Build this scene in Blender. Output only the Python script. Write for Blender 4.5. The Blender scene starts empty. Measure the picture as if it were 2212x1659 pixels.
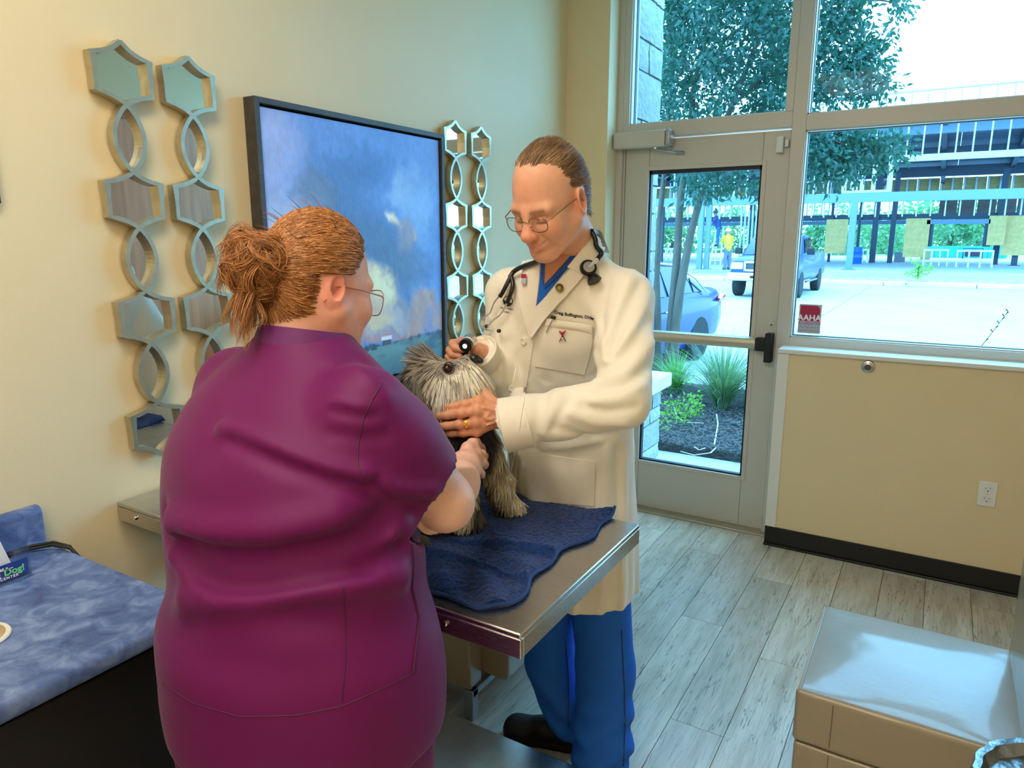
import bpy, bmesh, math, random
import numpy as np
from mathutils import Vector, Matrix
from mathutils.bvhtree import BVHTree
random.seed(7); RNG = np.random.default_rng(7)
PI = math.pi
sc = bpy.context.scene
COL = sc.collection

# ---------------------------------------------------------------- camera
CAM = np.array((1.92, 0.0, 1.62)); F = 1530.0
_p, _y = math.radians(11.62), math.radians(31.07)
FW = np.array((-math.sin(_y)*math.cos(_p), math.cos(_y)*math.cos(_p), -math.sin(_p)))
RT = np.array((math.cos(_y), math.sin(_y), 0.0)); UP = np.cross(RT, FW)
cd = bpy.data.cameras.new('camera'); co = bpy.data.objects.new('camera', cd); COL.objects.link(co)
cd.sensor_width = 36.0; cd.lens = F/2212*36.0; cd.clip_start = 0.05; cd.clip_end = 400
co.matrix_world = Matrix(((RT[0], UP[0], -FW[0], CAM[0]), (RT[1], UP[1], -FW[1], CAM[1]), (RT[2], UP[2], -FW[2], CAM[2]), (0, 0, 0, 1)))
sc.camera = co
# ---------------------------------------------------------------- colour management
sc.view_settings.view_transform = 'Standard'; sc.view_settings.look = 'None'
sc.view_settings.exposure = 0.42; sc.view_settings.gamma = 1.0; sc.view_settings.use_curve_mapping = False
# ---------------------------------------------------------------- sky: bright thin overcast
SKY = 7.2
w = bpy.data.worlds.new('world'); sc.world = w; w.use_nodes = True
nt = w.node_tree; nt.nodes.clear()
o_ = nt.nodes.new('ShaderNodeOutputWorld'); b_ = nt.nodes.new('ShaderNodeBackground')
tc = nt.nodes.new('ShaderNodeTexCoord'); mp = nt.nodes.new('ShaderNodeMapping'); mp.inputs['Scale'].default_value = (1.0, 1.0, 2.6)
nz = nt.nodes.new('ShaderNodeTexNoise'); nz.inputs['Scale'].default_value = 2.3; nz.inputs['Detail'].default_value = 4; nz.inputs['Roughness'].default_value = .45
rp = nt.nodes.new('ShaderNodeValToRGB')
rp.color_ramp.elements[0].position = .40; rp.color_ramp.elements[0].color = (0.44, 0.74, 1.0, 1)
rp.color_ramp.elements[1].position = .60; rp.color_ramp.elements[1].color = (0.72, 0.90, 1.0, 1)
nt.links.new(tc.outputs['Generated'], mp.inputs['Vector']); nt.links.new(mp.outputs[0], nz.inputs['Vector'])
nt.links.new(nz.outputs['Fac'], rp.inputs[0]); nt.links.new(rp.outputs[0], b_.inputs[0]); b_.inputs[1].default_value = SKY
nt.links.new(b_.outputs[0], o_.inputs[0])

# ---------------------------------------------------------------- helpers
def at(u, v, D):
    """point seen at pixel (u, v) at distance D along the optical axis"""
    return CAM + D*(FW + RT*(u-1106.0)/F - UP*(v-829.5)/F)
def V(*a): return np.array(a, float)
def nrm(v):
    v = np.asarray(v, float); n = np.linalg.norm(v, axis=-1, keepdims=True); return v/np.maximum(n, 1e-9)
def srgb(r, g, b):
    f = lambda c: (c/255/12.92 if c/255 <= .04045 else ((c/255+.055)/1.055)**2.4)
    return (f(r), f(g), f(b), 1.0)
MATS = {}
def mat(name, col, rough=.5, metal=0., var=None, bump=None, spec=.5, sheen=0., attr=None, coat=0., emit=None, map_scale=(1, 1, 1), trans=None, sss=0.):
    """principled surface with noise colour variation var=(scale, amount) and noise bump=(scale, strength, distance)"""
    if name in MATS: return MATS[name]
    m = bpy.data.materials.new(name); m.use_nodes = True; MATS[name] = m
    n = m.node_tree.nodes; L = m.node_tree.links; b = n['Principled BSDF']
    b.inputs['Base Color'].default_value = col if len(col) == 4 else (*col, 1)
    b.inputs['Roughness'].default_value = rough; b.inputs['Metallic'].default_value = metal
    b.inputs['Specular IOR Level'].default_value = spec
    if sheen: b.inputs['Sheen Weight'].default_value = sheen; b.inputs['Sheen Roughness'].default_value = .4
    if coat: b.inputs['Coat Weight'].default_value = coat; b.inputs['Coat Roughness'].default_value = .08
    if sss:
        b.inputs['Subsurface Weight'].default_value = sss; b.inputs['Subsurface Radius'].default_value = (1, .4, .25); b.inputs['Subsurface Scale'].default_value = .006
    if emit: b.inputs['Emission Color'].default_value = emit[0]; b.inputs['Emission Strength'].default_value = emit[1]
    t = n.new('ShaderNodeTexCoord'); mpn = n.new('ShaderNodeMapping'); mpn.inputs['Scale'].default_value = map_scale
    L.new(t.outputs['Object'], mpn.inputs['Vector'])
    src = None
    if attr:
        a = n.new('ShaderNodeAttribute'); a.attribute_name = attr; src = a.outputs['Color']
    if var:
        z = n.new('ShaderNodeTexNoise'); z.inputs['Scale'].default_value = var[0]; z.inputs['Detail'].default_value = 5; z.inputs['Roughness'].default_value = .6
        L.new(mpn.outputs[0], z.inputs['Vector'])
        r = n.new('ShaderNodeMapRange'); r.inputs['From Min'].default_value = .3; r.inputs['From Max'].default_value = .7
        r.inputs['To Min'].default_value = 1-var[1]; r.inputs['To Max'].default_value = 1+var[1]
        L.new(z.outputs['Fac'], r.inputs['Value'])
        x = n.new('ShaderNodeMix'); x.data_type = 'RGBA'; x.blend_type = 'MULTIPLY'; x.inputs['Factor'].default_value = 1
        if src: L.new(src, x.inputs['A'])
        else: x.inputs['A'].default_value = col if len(col) == 4 else (*col, 1)
        L.new(r.outputs[0], x.inputs['B']); src = x.outputs['Result']
    if src: L.new(src, b.inputs['Base Color'])
    if bump:
        z2 = n.new('ShaderNodeTexNoise'); z2.inputs['Scale'].default_value = bump[0]; z2.inputs['Detail'].default_value = 3
        L.new(mpn.outputs[0], z2.inputs['Vector'])
        bp_ = n.new('ShaderNodeBump'); bp_.inputs['Strength'].default_value = bump[1]; bp_.inputs['Distance'].default_value = bump[2] if len(bump) > 2 else .002
        L.new(z2.outputs['Fac'], bp_.inputs['Height']); L.new(bp_.outputs[0], b.inputs['Normal'])
    return m
def glass_mat(name, tint, gloss=.06):
    if name in MATS: return MATS[name]
    m = bpy.data.materials.new(name); m.use_nodes = True; MATS[name] = m
    n = m.node_tree.nodes; L = m.node_tree.links; n.remove(n['Principled BSDF'])
    tr = n.new('ShaderNodeBsdfTransparent'); tr.inputs[0].default_value = (*tint, 1)
    gl = n.new('ShaderNodeBsdfGlossy'); gl.inputs['Roughness'].default_value = .02
    mx = n.new('ShaderNodeMixShader'); mx.inputs[0].default_value = gloss
    L.new(tr.outputs[0], mx.inputs[1]); L.new(gl.outputs[0], mx.inputs[2]); L.new(mx.outputs[0], n['Material Output'].inputs[0])
    return m

def mesh_np(name, v, f):
    """fast mesh from vertex array and a face array (n,3) or (n,4)"""
    v = np.asarray(v, np.float32); f = np.asarray(f, np.int32); k = f.shape[1]
    me = bpy.data.meshes.new(name)
    me.vertices.add(len(v)); me.vertices.foreach_set('co', v.ravel())
    me.loops.add(f.size); me.loops.foreach_set('vertex_index', f.ravel())
    me.polygons.add(len(f)); me.polygons.foreach_set('loop_start', np.arange(0, f.size, k, dtype=np.int32))
    me.update(calc_edges=True); me.validate()
    return me
def set_smooth(me, ang=None):
    me.polygons.foreach_set('use_smooth', np.ones(len(me.polygons), bool))
    if ang is not None:
        try: me.set_sharp_from_angle(angle=math.radians(ang))
        except Exception: pass
def vcol(me, cols, name='Col'):
    a = me.color_attributes.new(name, 'FLOAT_COLOR', 'POINT')
    c = np.ones((len(me.vertices), 4), np.float32); c[:, :3] = cols; a.data.foreach_set('color', c.ravel())

def tag(o, label=None, cat=None, group=None, kind=None):
    if label: o['label'] = label
    if cat: o['category'] = cat
    if group: o['group'] = group
    if kind: o['kind'] = kind
    return o
def thing(name, label, cat, loc=(0, 0, 0), group=None, rz=0.):
    o = bpy.data.objects.new(name, None); COL.objects.link(o); o.empty_display_size = .1
    o.location = loc; o.rotation_euler = (0, 0, rz); return tag(o, label, cat, group)
def root_of(o):
    while o.parent: o = o.parent
    return o
def link(name, me, m, parent=None, world=True):
    """link a mesh; world=True means its vertices are world coordinates"""
    o = bpy.data.objects.new(name, me); COL.objects.link(o)
    if m is not None: me.materials.append(m)
    if parent is not None:
        o.parent = parent
        if world:
            loc = V(0, 0, 0); q = parent
            while q is not None: loc = loc + np.array(q.location); q = q.parent
            o.location = -Vector(loc) if True else o.location
    return o

class MB:
    """collects simple shapes into one mesh"""
    def __init__(s): s.v = []; s.f = []
    def add(s, vs, fs):
        k = len(s.v); s.v += [tuple(map(float, p)) for p in vs]; s.f += [tuple(i+k for i in q) for q in fs]; return s
    def box(s, x0, x1, y0, y1, z0, z1, M=None):
        vs = [V(x, y, z) for z in (z0, z1) for y in (y0, y1) for x in (x0, x1)]
        if M is not None: vs = [M(p) for p in vs]
        return s.add(vs, [(0, 2, 3, 1), (4, 5, 7, 6), (0, 1, 5, 4), (2, 6, 7, 3), (0, 4, 6, 2), (1, 3, 7, 5)])
    def tube(s, pts, r, n=10, caps=True, squash=1., closed=False):
        pts = np.asarray(pts, float); K = len(pts); r = np.full(K, r) if np.isscalar(r) else np.asarray(r, float)
        if closed: T = nrm(np.roll(pts, -1, 0)-np.roll(pts, 1, 0))
        else:
            T = np.zeros_like(pts); T[1:-1] = pts[2:]-pts[:-2]; T[0] = pts[1]-pts[0]; T[-1] = pts[-1]-pts[-2]; T = nrm(T)
        ref = V(0, 0, 1) if abs(T[0][2]) < .9 else V(1, 0, 0)
        N = nrm(np.cross(T[0], ref)); vs = []
        for i in range(K):
            N = nrm(N-T[i]*(N@T[i])); B = np.cross(T[i], N)
            for j in range(n):
                a = 2*PI*j/n; vs.append(pts[i]+r[i]*(math.cos(a)*N+squash*math.sin(a)*B))
        fs = []
        for i in range(K if closed else K-1):
            i2 = (i+1) % K
            for j in range(n): fs.append((i*n+j, i*n+(j+1) % n, i2*n+(j+1) % n, i2*n+j))
        if caps and not closed: fs.append(tuple(range(n))[::-1]); fs.append(tuple((K-1)*n+j for j in range(n)))
        return s.add(vs, fs)
    def lathe(s, prof, c, n=24, axis=(0, 0, 1)):
        """profile [(radius, height)] turned about axis at c"""
        a = nrm(V(*axis)); ref = V(1, 0, 0) if abs(a[0]) < .9 else V(0, 1, 0); u = nrm(np.cross(a, ref)); w_ = np.cross(a, u)
        vs = []; K = len(prof)
        for (r, h) in prof:
            for j in range(n):
                t = 2*PI*j/n; vs.append(np.asarray(c)+a*h+r*(math.cos(t)*u+math.sin(t)*w_))
        fs = [(i*n+j, i*n+(j+1) % n, (i+1)*n+(j+1) % n, (i+1)*n+j) for i in range(K-1) for j in range(n)]
        fs.append(tuple(range(n))[::-1]); fs.append(tuple((K-1)*n+j for j in range(n)))
        return s.add(vs, fs)
    def prism(s, poly, O, U, W, D):
        """polygon [(u,w)] in the plane (O,U,W) extruded along vector D"""
        O, U, W, D = map(np.asarray, (O, U, W, D)); n = len(poly)
        vs = [O+U*p[0]+W*p[1] for p in poly]; vs += [p+D for p in vs]
        fs = [tuple(range(n))[::-1], tuple(range(n, 2*n))]+[(i, (i+1) % n, n+(i+1) % n, n+i) for i in range(n)]
        return s.add(vs, fs)
    def mesh(s, name='m'):
        me = bpy.data.meshes.new(name); me.from_pydata(s.v, [], s.f); me.update()
        bm = bmesh.new(); bm.from_mesh(me); bmesh.ops.recalc_face_normals(bm, faces=bm.faces); bm.to_mesh(me); bm.free()
        return me
    def build(s, name, m, parent=None, bevel=0., smooth=None, seg=2, world=True):
        o = link(name, s.mesh(name), m, parent, world)
        if smooth is not None: set_smooth(o.data, smooth)
        if bevel:
            md = o.modifiers.new('bevel', 'BEVEL'); md.width = bevel; md.segments = seg; md.limit_method = 'ANGLE'; md.angle_limit = math.radians(40)
            set_smooth(o.data, 35)
        return o
def bx(name, m, parent, x0, x1, y0, y1, z0, z1, bevel=0., seg=2): return MB().box(x0, x1, y0, y1, z0, z1).build(name, m, parent, bevel, seg=seg)
def struct(o): o['kind'] = 'structure'; return o
def text_geo(body, size, extrude=.0, bold=0., spacing=1.0):
    """lettering as arrays (verts in the xy plane centred on the origin, faces)"""
    c = bpy.data.curves.new('t', 'FONT'); c.body = body; c.size = size; c.extrude = extrude; c.offset = bold; c.align_x = 'CENTER'; c.align_y = 'CENTER'; c.resolution_u = 3; c.space_character = spacing
    o = bpy.data.objects.new('t', c); COL.objects.link(o)
    dg = bpy.context.evaluated_depsgraph_get(); me = bpy.data.meshes.new_from_object(o.evaluated_get(dg))
    bpy.data.objects.remove(o); bpy.data.curves.remove(c)
    vs = np.array([v.co[:] for v in me.vertices]); fs = [tuple(p.vertices) for p in me.polygons]; bpy.data.meshes.remove(me)
    return vs, fs
def lettering(name, body, size, m, parent, O, U, W, bold=0., drape=None, spacing=1.0):
    vs, fs = text_geo(body, size, 0., bold, spacing); O, U, W = V(*O), nrm(V(*U)), nrm(V(*W)); N = np.cross(U, W)
    P = [O+U*p[0]+W*p[1] for p in vs]
    if drape: P = drape(P)
    return MB().add(P, fs).build(name, m, parent)

# ---- smooth noise for shaping (value noise on a lattice)
_lat = RNG.random((32, 32, 32))
def noise3(p):
    p = np.asarray(p, float); i = np.floor(p).astype(int); f = p-i; f = f*f*(3-2*f); r = 0
    for dx in (0, 1):
        for dy in (0, 1):
            for dz in (0, 1):
                wgt = (f[..., 0] if dx else 1-f[..., 0])*(f[..., 1] if dy else 1-f[..., 1])*(f[..., 2] if dz else 1-f[..., 2])
                r = r+wgt*_lat[(i[..., 0]+dx) % 32, (i[..., 1]+dy) % 32, (i[..., 2]+dz) % 32]
    return r*2-1
def fbm(p, o=4):
    a, s, r = 1., 0., 0.
    for _ in range(o): r = r+a*noise3(p); s += a; a *= .5; p = np.asarray(p)*2.03+7.1
    return r/s
def sstep(a, b, x): t = np.clip((x-a)/(b-a), 0, 1); return t*t*(3-2*t)
# ================================================================ ROOM SHELL
PAINT = mat('wall_paint', srgb(232, 213, 170), .62, var=(1.2, .03), bump=(160, .25, .0015))
CEIL = mat('ceiling_white', srgb(232, 230, 222), .8, bump=(90, .4, .002))
ALU = mat('anodised_aluminium', srgb(204, 199, 188), .42, .12, var=(2, .03))
WHITE = mat('white_trim', srgb(232, 232, 226), .4)
BLACKV = mat('black_vinyl', srgb(14, 14, 16), .45)
RUB = mat('black_rubber', srgb(10, 11, 13), .5)
GLASS = glass_mat('tinted_glass', (.60, .86, 1.0), .003)
CLEAR = glass_mat('clear_plastic', (.93, .96, .98), .12)
XR, YB, ZC, YW = 3.02, -1.6, 3.05, 3.78
# floor of laminate planks, each its own piece
def plank_mat():
    m = bpy.data.materials.new('weathered_plank'); m.use_nodes = True; n = m.node_tree.nodes; L = m.node_tree.links; b = n['Principled BSDF']
    t = n.new('ShaderNodeTexCoord'); oi = n.new('ShaderNodeObjectInfo'); ad = n.new('ShaderNodeVectorMath'); ad.operation = 'ADD'
    sv = n.new('ShaderNodeVectorMath'); sv.operation = 'SCALE'; cmb = n.new('ShaderNodeCombineXYZ')
    for k in range(3): L.new(oi.outputs['Random'], cmb.inputs[k])
    L.new(cmb.outputs[0], sv.inputs[0]); sv.inputs['Scale'].default_value = 37.
    L.new(t.outputs['Object'], ad.inputs[0]); L.new(sv.outputs[0], ad.inputs[1])
    def nz(scale, sx, det=6, ro=.6):
        mp = n.new('ShaderNodeMapping'); mp.inputs['Scale'].default_value = sx; L.new(ad.outputs[0], mp.inputs[0])
        z = n.new('ShaderNodeTexNoise'); z.inputs['Scale'].default_value = scale; z.inputs['Detail'].default_value = det; z.inputs['Roughness'].default_value = ro
        L.new(mp.outputs[0], z.inputs['Vector']); return z.outputs['Fac']
    def ramp(src, els):
        r = n.new('ShaderNodeValToRGB'); L.new(src, r.inputs[0]); e = r.color_ramp.elements
        while len(e) < len(els): e.new(.5)
        for q, (p, c) in zip(e, els): q.position = p; q.color = c
        return r.outputs[0]
    def mix(a, c, mode, fac=1.):
        x = n.new('ShaderNodeMix'); x.data_type = 'RGBA'; x.blend_type = mode; x.inputs['Factor'].default_value = fac; L.new(a, x.inputs['A']); L.new(c, x.inputs['B']); return x.outputs['Result']
    base = ramp(nz(3., (6, .8, 1)), [(.3, srgb(176, 168, 148)), (.52, srgb(206, 200, 184)), (.72, srgb(222, 217, 204))])
    grain = ramp(nz(16., (9, .55, 1), 8, .7), [(.34, (.50, .47, .42, 1)), (.45, (.93, .92, .90, 1)), (.6, (1, 1, 1, 1))])
    crack = ramp(nz(7., (5, .35, 1), 3, .5), [(.485, (1, 1, 1, 1)), (.5, (.36, .33, .29, 1)), (.512, (1, 1, 1, 1))])
    mask = ramp(nz(2.2, (2, 1, 1), 2), [(.45, (1, 1, 1, 1)), (.58, (0, 0, 0, 1))])
    x = n.new('ShaderNodeMix'); x.data_type = 'RGBA'; x.blend_type = 'LIGHTEN'; x.inputs['Factor'].default_value = 1; L.new(crack, x.inputs['A']); L.new(mask, x.inputs['B'])
    c = mix(mix(base, grain, 'MULTIPLY', .8), x.outputs['Result'], 'MULTIPLY')
    hs = n.new('ShaderNodeHueSaturation'); mr = n.new('ShaderNodeMapRange'); L.new(oi.outputs['Random'], mr.inputs['Value']); mr.inputs['To Min'].default_value = .86; mr.inputs['To Max'].default_value = 1.08
    L.new(mr.outputs[0], hs.inputs['Value']); L.new(c, hs.inputs['Color']); L.new(hs.outputs[0], b.inputs['Base Color'])
    b.inputs['Roughness'].default_value = .34; b.inputs['Specular IOR Level'].default_value = .6; b.inputs['Coat Weight'].default_value = .35; b.inputs['Coat Roughness'].default_value = .22
    bm_ = n.new('ShaderNodeBump'); bm_.inputs['Strength'].default_value = .15; bm_.inputs['Distance'].default_value = .002
    L.new(nz(16., (9, .55, 1), 8, .7), bm_.inputs['Height']); L.new(bm_.outputs[0], b.inputs['Normal'])
    return m
PLK = plank_mat()
floor = struct(bx('floor', mat('floor_joint', srgb(70, 62, 50), .8), None, 0, XR, YB, 3.92, -.06, -.004))
PW, PL = .182, 1.22
mbp = MB().box(0, PW-.0022, 0, PL-.0022, -.004, 0.0); pme = mbp.mesh('plank'); pme.materials.append(PLK)
cut = {}
def plank(x, y0, y1):
    key = round(y1-y0, 3)
    if key not in cut:
        if abs(key-PL) < 1e-3: cut[key] = pme
        else:
            cut[key] = MB().box(0, PW-.0022, 0, y1-y0-.0022, -.004, 0.0).mesh('plank'); cut[key].materials.append(PLK)
    p = bpy.data.objects.new('plank', cut[key]); COL.objects.link(p); p.parent = floor; p.location = (x, y0, 0)
nx = int(math.ceil(XR/PW))
for i in range(nx):
    off = (i*.437) % 1.0*PL
    y = YB-PL+off
    while y < 3.92:
        a, b2 = max(y, YB), min(y+PL, 3.92)
        if b2-a > .05 and i*PW+PW < XR+.1: plank(i*PW, a, b2)
        y += PL
struct(bx('ceiling', CEIL, None, -.15, XR+.15, YB-.15, 4.3, ZC, ZC+.12))
struct(bx('wall_left', PAINT, None, -.15, 0, YB-.15, YW, -.06, ZC))
wr = struct(bx('wall_right', PAINT, None, XR, XR+.15, YB-.15, 4.3, -.06, ZC))
struct(bx('wall_back', PAINT, None, 0, XR, YB-.15, YB, -.06, ZC))
struct(bx('wall_corner', PAINT, None, -.15, .255, YW, 4.06, -.06, ZC, .004))        # drywall return beside the door
knee = struct(bx('wall_window', PAINT, None, 1.245, XR, YW, 3.915, -.06, 1.045))
tr = struct(bx('trim_1', WHITE, None, 1.236, 1.292, YW-.006, 3.915, .104, 1.045, .003))   # white end guard of the knee wall
struct(bx('trim_2', WHITE, None, 1.236, XR, YW-.018, 3.915, 1.046, 1.068, .004))        # white sill
for i, (a, b2, c, d) in enumerate([(1.238, XR, YW-.008, YW), ]): struct(bx('baseboard_window', BLACKV, None, a, b2, c, d, .0, .105, .002))
struct(MB().box(1.236, XR, YW-.022, YW-.008, .0, .013).build('trim_3', BLACKV, None, .005))     # toe of the vinyl base
struct(bx('baseboard_left', BLACKV, None, 0, .008, .84, YW, 0, .105, .002))
struct(bx('baseboard_right', BLACKV, None, XR-.008, XR, YB, 2.28, 0, .105, .002))
struct(bx('baseboard_corner', BLACKV, None, .008, .255, YW-.008, YW, 0, .105, .002))
# ---------------- storefront frame (aluminium) with its panes
YF = 3.93
sf = struct(bx('window_1', ALU, None, 1.196, 1.262, YF-.02, YF+.10, 0, ZC, .002))     # main mullion is the root
def bar(x0, x1, z0, z1, y0=YF-.02, y1=YF+.10, n='frame_bar'): return bx(n, ALU, sf, x0, x1, y0, y1, z0, z1, .002)
bar(.255, .292, 0, ZC); bar(.292, 1.196, 2.165, 2.242); bar(1.262, XR, 2.146, 2.222); bar(1.262, XR, 1.068, 1.112); bar(.292, 1.196, 2.965, ZC); bar(1.262, XR, 2.965, ZC)
GK = mat('glazing_gasket', srgb(12, 20, 34), .5)
def pane(x0, x1, z0, z1, g=.012, y=YF+.045):
    p = bx('glass_pane', GLASS, sf, x0, x1, y, y+.006, z0, z1)
    gk = MB(); w_ = .009
    for (a, b2, c, d) in ((x0, x0+w_, z0, z1), (x1-w_, x1, z0, z1), (x0, x1, z0, z0+w_), (x0, x1, z1-w_, z1)): gk.box(a, b2, y-.012, y+.014, c, d)
    gk.build('gasket', GK, sf)
    st = MB(); q = .016          # inner glazing stops
    for (a, b2, c, d) in ((x0-.002, x0+.006, z0, z1), (x1-.006, x1+.002, z0, z1), (x0, x1, z0-.002, z0+.006), (x0, x1, z1-.006, z1+.002)): st.box(a, b2, y-.05, y-.013, c, d)
    st.build('glazing_stop', ALU, sf)
pane(.328, 1.160, 2.242, 2.965); pane(1.262, XR, 2.222, 2.965); pane(1.262, XR, 1.112, 2.146)
bar(.292, .328, 2.242, 2.965); bar(1.160, 1.196, 2.242, 2.965)
bar(.292, .304, 0, 2.165, YF+.0, YF+.06, 'door_stop')
# outer wall above and right of the shopfront, so the room is closed
struct(bx('trim_4', PAINT, None, .255, XR, YF-.02, 4.06, ZC-.002, ZC+.12))
struct(bx('trim_5', mat('threshold_metal', srgb(176, 168, 150), .4, .6), None, .27, 1.245, 3.86, 4.06, -.004, .012, .004))
# ---------------- door
dr = struct(thing('door_1', 'glazed aluminium entrance door with a push bar', 'door', (.30, YF+.02, 0)))
dr['kind'] = 'structure'
def dbx(n, x0, x1, y0, y1, z0, z1, m=ALU, bev=.002): return bx(n, m, dr, x0, x1, y0, y1, z0, z1, bev)
D0, D1 = YF+.005, YF+.05
dbx('stile', .306, .447, D0, D1, .012, 2.155); dbx('stile', 1.06, 1.192, D0, D1, .012, 2.155)
dbx('top_rail', .448, 1.059, D0, D1, 1.992, 2.155); dbx('bottom_rail', .448, 1.059, D0, D1, .012, .302)
bx('glass_pane', GLASS, dr, .44, 1.07, D0+.024, D0+.030, .295, 2.0)
g = MB()
for (a, b2, c, d) in ((.447, .458, .302, 1.992), (1.049, 1.06, .302, 1.992), (.447, 1.06, .302, .311), (.447, 1.06, 1.972, 1.992)): g.box(a, b2, D0+.010, D0+.040, c, d)
g.build('gasket', GK, dr)
g = MB()
for (a, b2, c, d) in ((.425, .447, .282, 2.014), (1.06, 1.082, .282, 2.014), (.447, 1.06, .282, .302), (.447, 1.06, 1.992, 2.014)): g.box(a, b2, D0-.004, D0+.002, c, d)
g.build('glazing_bead', ALU, dr, .0015)
pb = MB().prism([(0, .033), (-.03, .026), (-.042, .008), (-.042, -.012), (-.03, -.03), (0, -.033)], (.40, D0-.012, 1.068), (0, 1, 0), (0, 0, 1), (.70, 0, 0)).build('push_bar', mat('brushed_bar', srgb(206, 196, 176), .35, .5), dr, .003)
k = MB().box(1.095, 1.150, D0-.058, D0-.004, 1.030, 1.100).box(1.146, 1.184, D0-.062, D0-.002, .972, 1.128).build('push_bar_bracket', RUB, dr, .006)
MB().box(.36, .40, D0-.05, D0-.002, 1.03, 1.105).build('push_bar_bracket', RUB, dr, .006)
MB().lathe([(.012, 0), (.012, .006), (.006, .009)], (1.165, D0-.002, 1.178), 16, (0, -1, 0)).build('lock_cylinder', mat('chrome', (.75, .75, .76), .18, 1.), dr)
# closer on the head of the door
cl = thing('door_closer', 'beige box door closer above the glass door with a metal arm', 'door closer', (.27, YF, 2.12))
bx('housing', ALU, cl, .262, .560, YF-.085, YF-.022, 2.108, 2.195, .008, 3)
bx('end_cap', mat('alu_cap', srgb(170, 172, 176), .35, .6), cl, .561, .592, YF-.085, YF-.022, 2.108, 2.195, .010, 3)
STEEL = mat('steel', (.58, .58, .57), .3, 1.)
MB().lathe([(.016, 0), (.016, .022), (.011, .028)], (.50, YF-.055, 2.098), 16, (0, 0, 1)).build('pivot', STEEL, cl, smooth=30)
MB().tube([(.50, YF-.055, 2.097), (.575, YF-.04, 2.085), (.605, YF-.022, 2.078)], [.010, .008, .009], 8, squash=.5).build('arm', STEEL, cl, smooth=40)
MB().tube([(.598, YF-.020, 2.077), (.645, YF-.004, 2.077)], [.012, .011], 10, squash=.8).build('arm_shoe', mat('dull_steel', (.4, .4, .38), .4, 1.), cl, smooth=40)
se = thing('door_sensor', 'small white plastic door contact sensor at the top right of the door', 'sensor', (1.15, YF, 2.06))
bx('sensor_body', WHITE, se, 1.128, 1.162, YF-.035, YF+.004, 2.045, 2.125, .004); bx('sensor_magnet', WHITE, se, 1.168, 1.186, YF-.025, YF+.004, 2.072, 2.108, .003)
# wall-mounted door stop under the sill
ds = thing('door_stop', 'round chrome door stop with a dark rubber centre under the window sill', 'door stop', (1.655, YW, 1.01))
MB().lathe([(.031, 0), (.031, .004), (.028, .009), (.020, .012), (.019, .020), (.015, .022)], (1.655, YW, 1.012), 32, (0, -1, 0)).build('base_ring', mat('satin_nickel', (.62, .6, .58), .28, 1.), ds, smooth=30)
MB().lathe([(.0145, .018), (.0145, .026), (.010, .030)], (1.655, YW, 1.012), 24, (0, -1, 0)).build('rubber_bumper', mat('grey_rubber', srgb(80, 78, 76), .6), ds, smooth=30)
# outlet
ou = thing('wall_outlet', 'white duplex wall outlet on the beige wall under the window', 'outlet', (2.198, YW, .41))
OW = mat('outlet_white', srgb(238, 236, 230), .35)
bx('cover_plate', OW, ou, 2.163, 2.235, YW-.006, YW, .408, .526, .004)
SL = mat('slot_black', (.01, .01, .01), .6)
for zc in (.443, .491):
    so = MB().lathe([(.0165, 0), (.0165, .003), (.0155, .004)], (2.199, YW-.006, zc), 24, (0, -1, 0)).build('socket', OW, ou, smooth=30)
    s_ = MB().box(2.190, 2.1915, YW-.0105, YW-.0098, zc+.001, zc+.008).box(2.206, 2.2075, YW-.0105, YW-.0098, zc+.000, zc+.009).box(2.186, 2.1905, YW-.0105, YW-.0098, zc+.004, zc+.0052)
    s_.lathe([(.0028, 0), (.0028, .0006)], (2.199, YW-.0099, zc-.008), 10, (0, -1, 0)); s_.build('slots', SL, so)
MB().lathe([(.003, 0), (.003, .0012)], (2.199, YW-.006, .467), 12, (0, -1, 0)).build('screw', STEEL, ou)
# accreditation sticker inside the glass
st = thing('window_sticker', 'red and grey square accreditation sticker in the corner of the window', 'sticker', (1.335, YF+.043, 1.12))
sy = YF+.0428
bx('sticker_backing', mat('sticker_grey', srgb(186, 186, 190), .6), st, 1.290, 1.400, sy, sy+.0012, 1.131, 1.283)
RED = mat('sticker_red', srgb(176, 24, 66), .5)
pl = [(1.296, 1.195), (1.393, 1.195), (1.393, 1.255)]+[(1.393-.022+.022*math.cos(a), 1.255+.022*math.sin(a)) for a in np.linspace(0, PI/2, 7)[1:]]+[(1.296, 1.277)]
MB().prism(pl, (0, sy-.0004, 0), (1, 0, 0), (0, 0, 1), (0, .0004, 0)).build('red_field', RED, st)
SW = mat('print_white', srgb(240, 238, 240), .6); SG = mat('print_grey', srgb(120, 116, 124), .6); SR = mat('print_red', srgb(170, 60, 90), .6)
lettering('lettering', 'AAHA', .042, SW, st, (1.343, sy-.0008, 1.2115), (1, 0, 0), (0, 0, 1), .0012)
lettering('lettering', 'ACCREDITED', .0185, SR, st, (1.345, sy-.0006, 1.184), (1, 0, 0), (0, 0, 1), .0002)
bx('rule', SG, st, 1.297, 1.393, sy-.0006, sy, 1.1735, 1.1745)
lettering('lettering', 'The Standard of', .0155, SG, st, (1.345, sy-.0006, 1.163), (1, 0, 0), (0, 0, 1))
lettering('lettering', 'Veterinary Excellence', .0135, SG, st, (1.345, sy-.0006, 1.146), (1, 0, 0), (0, 0, 1))
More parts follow.
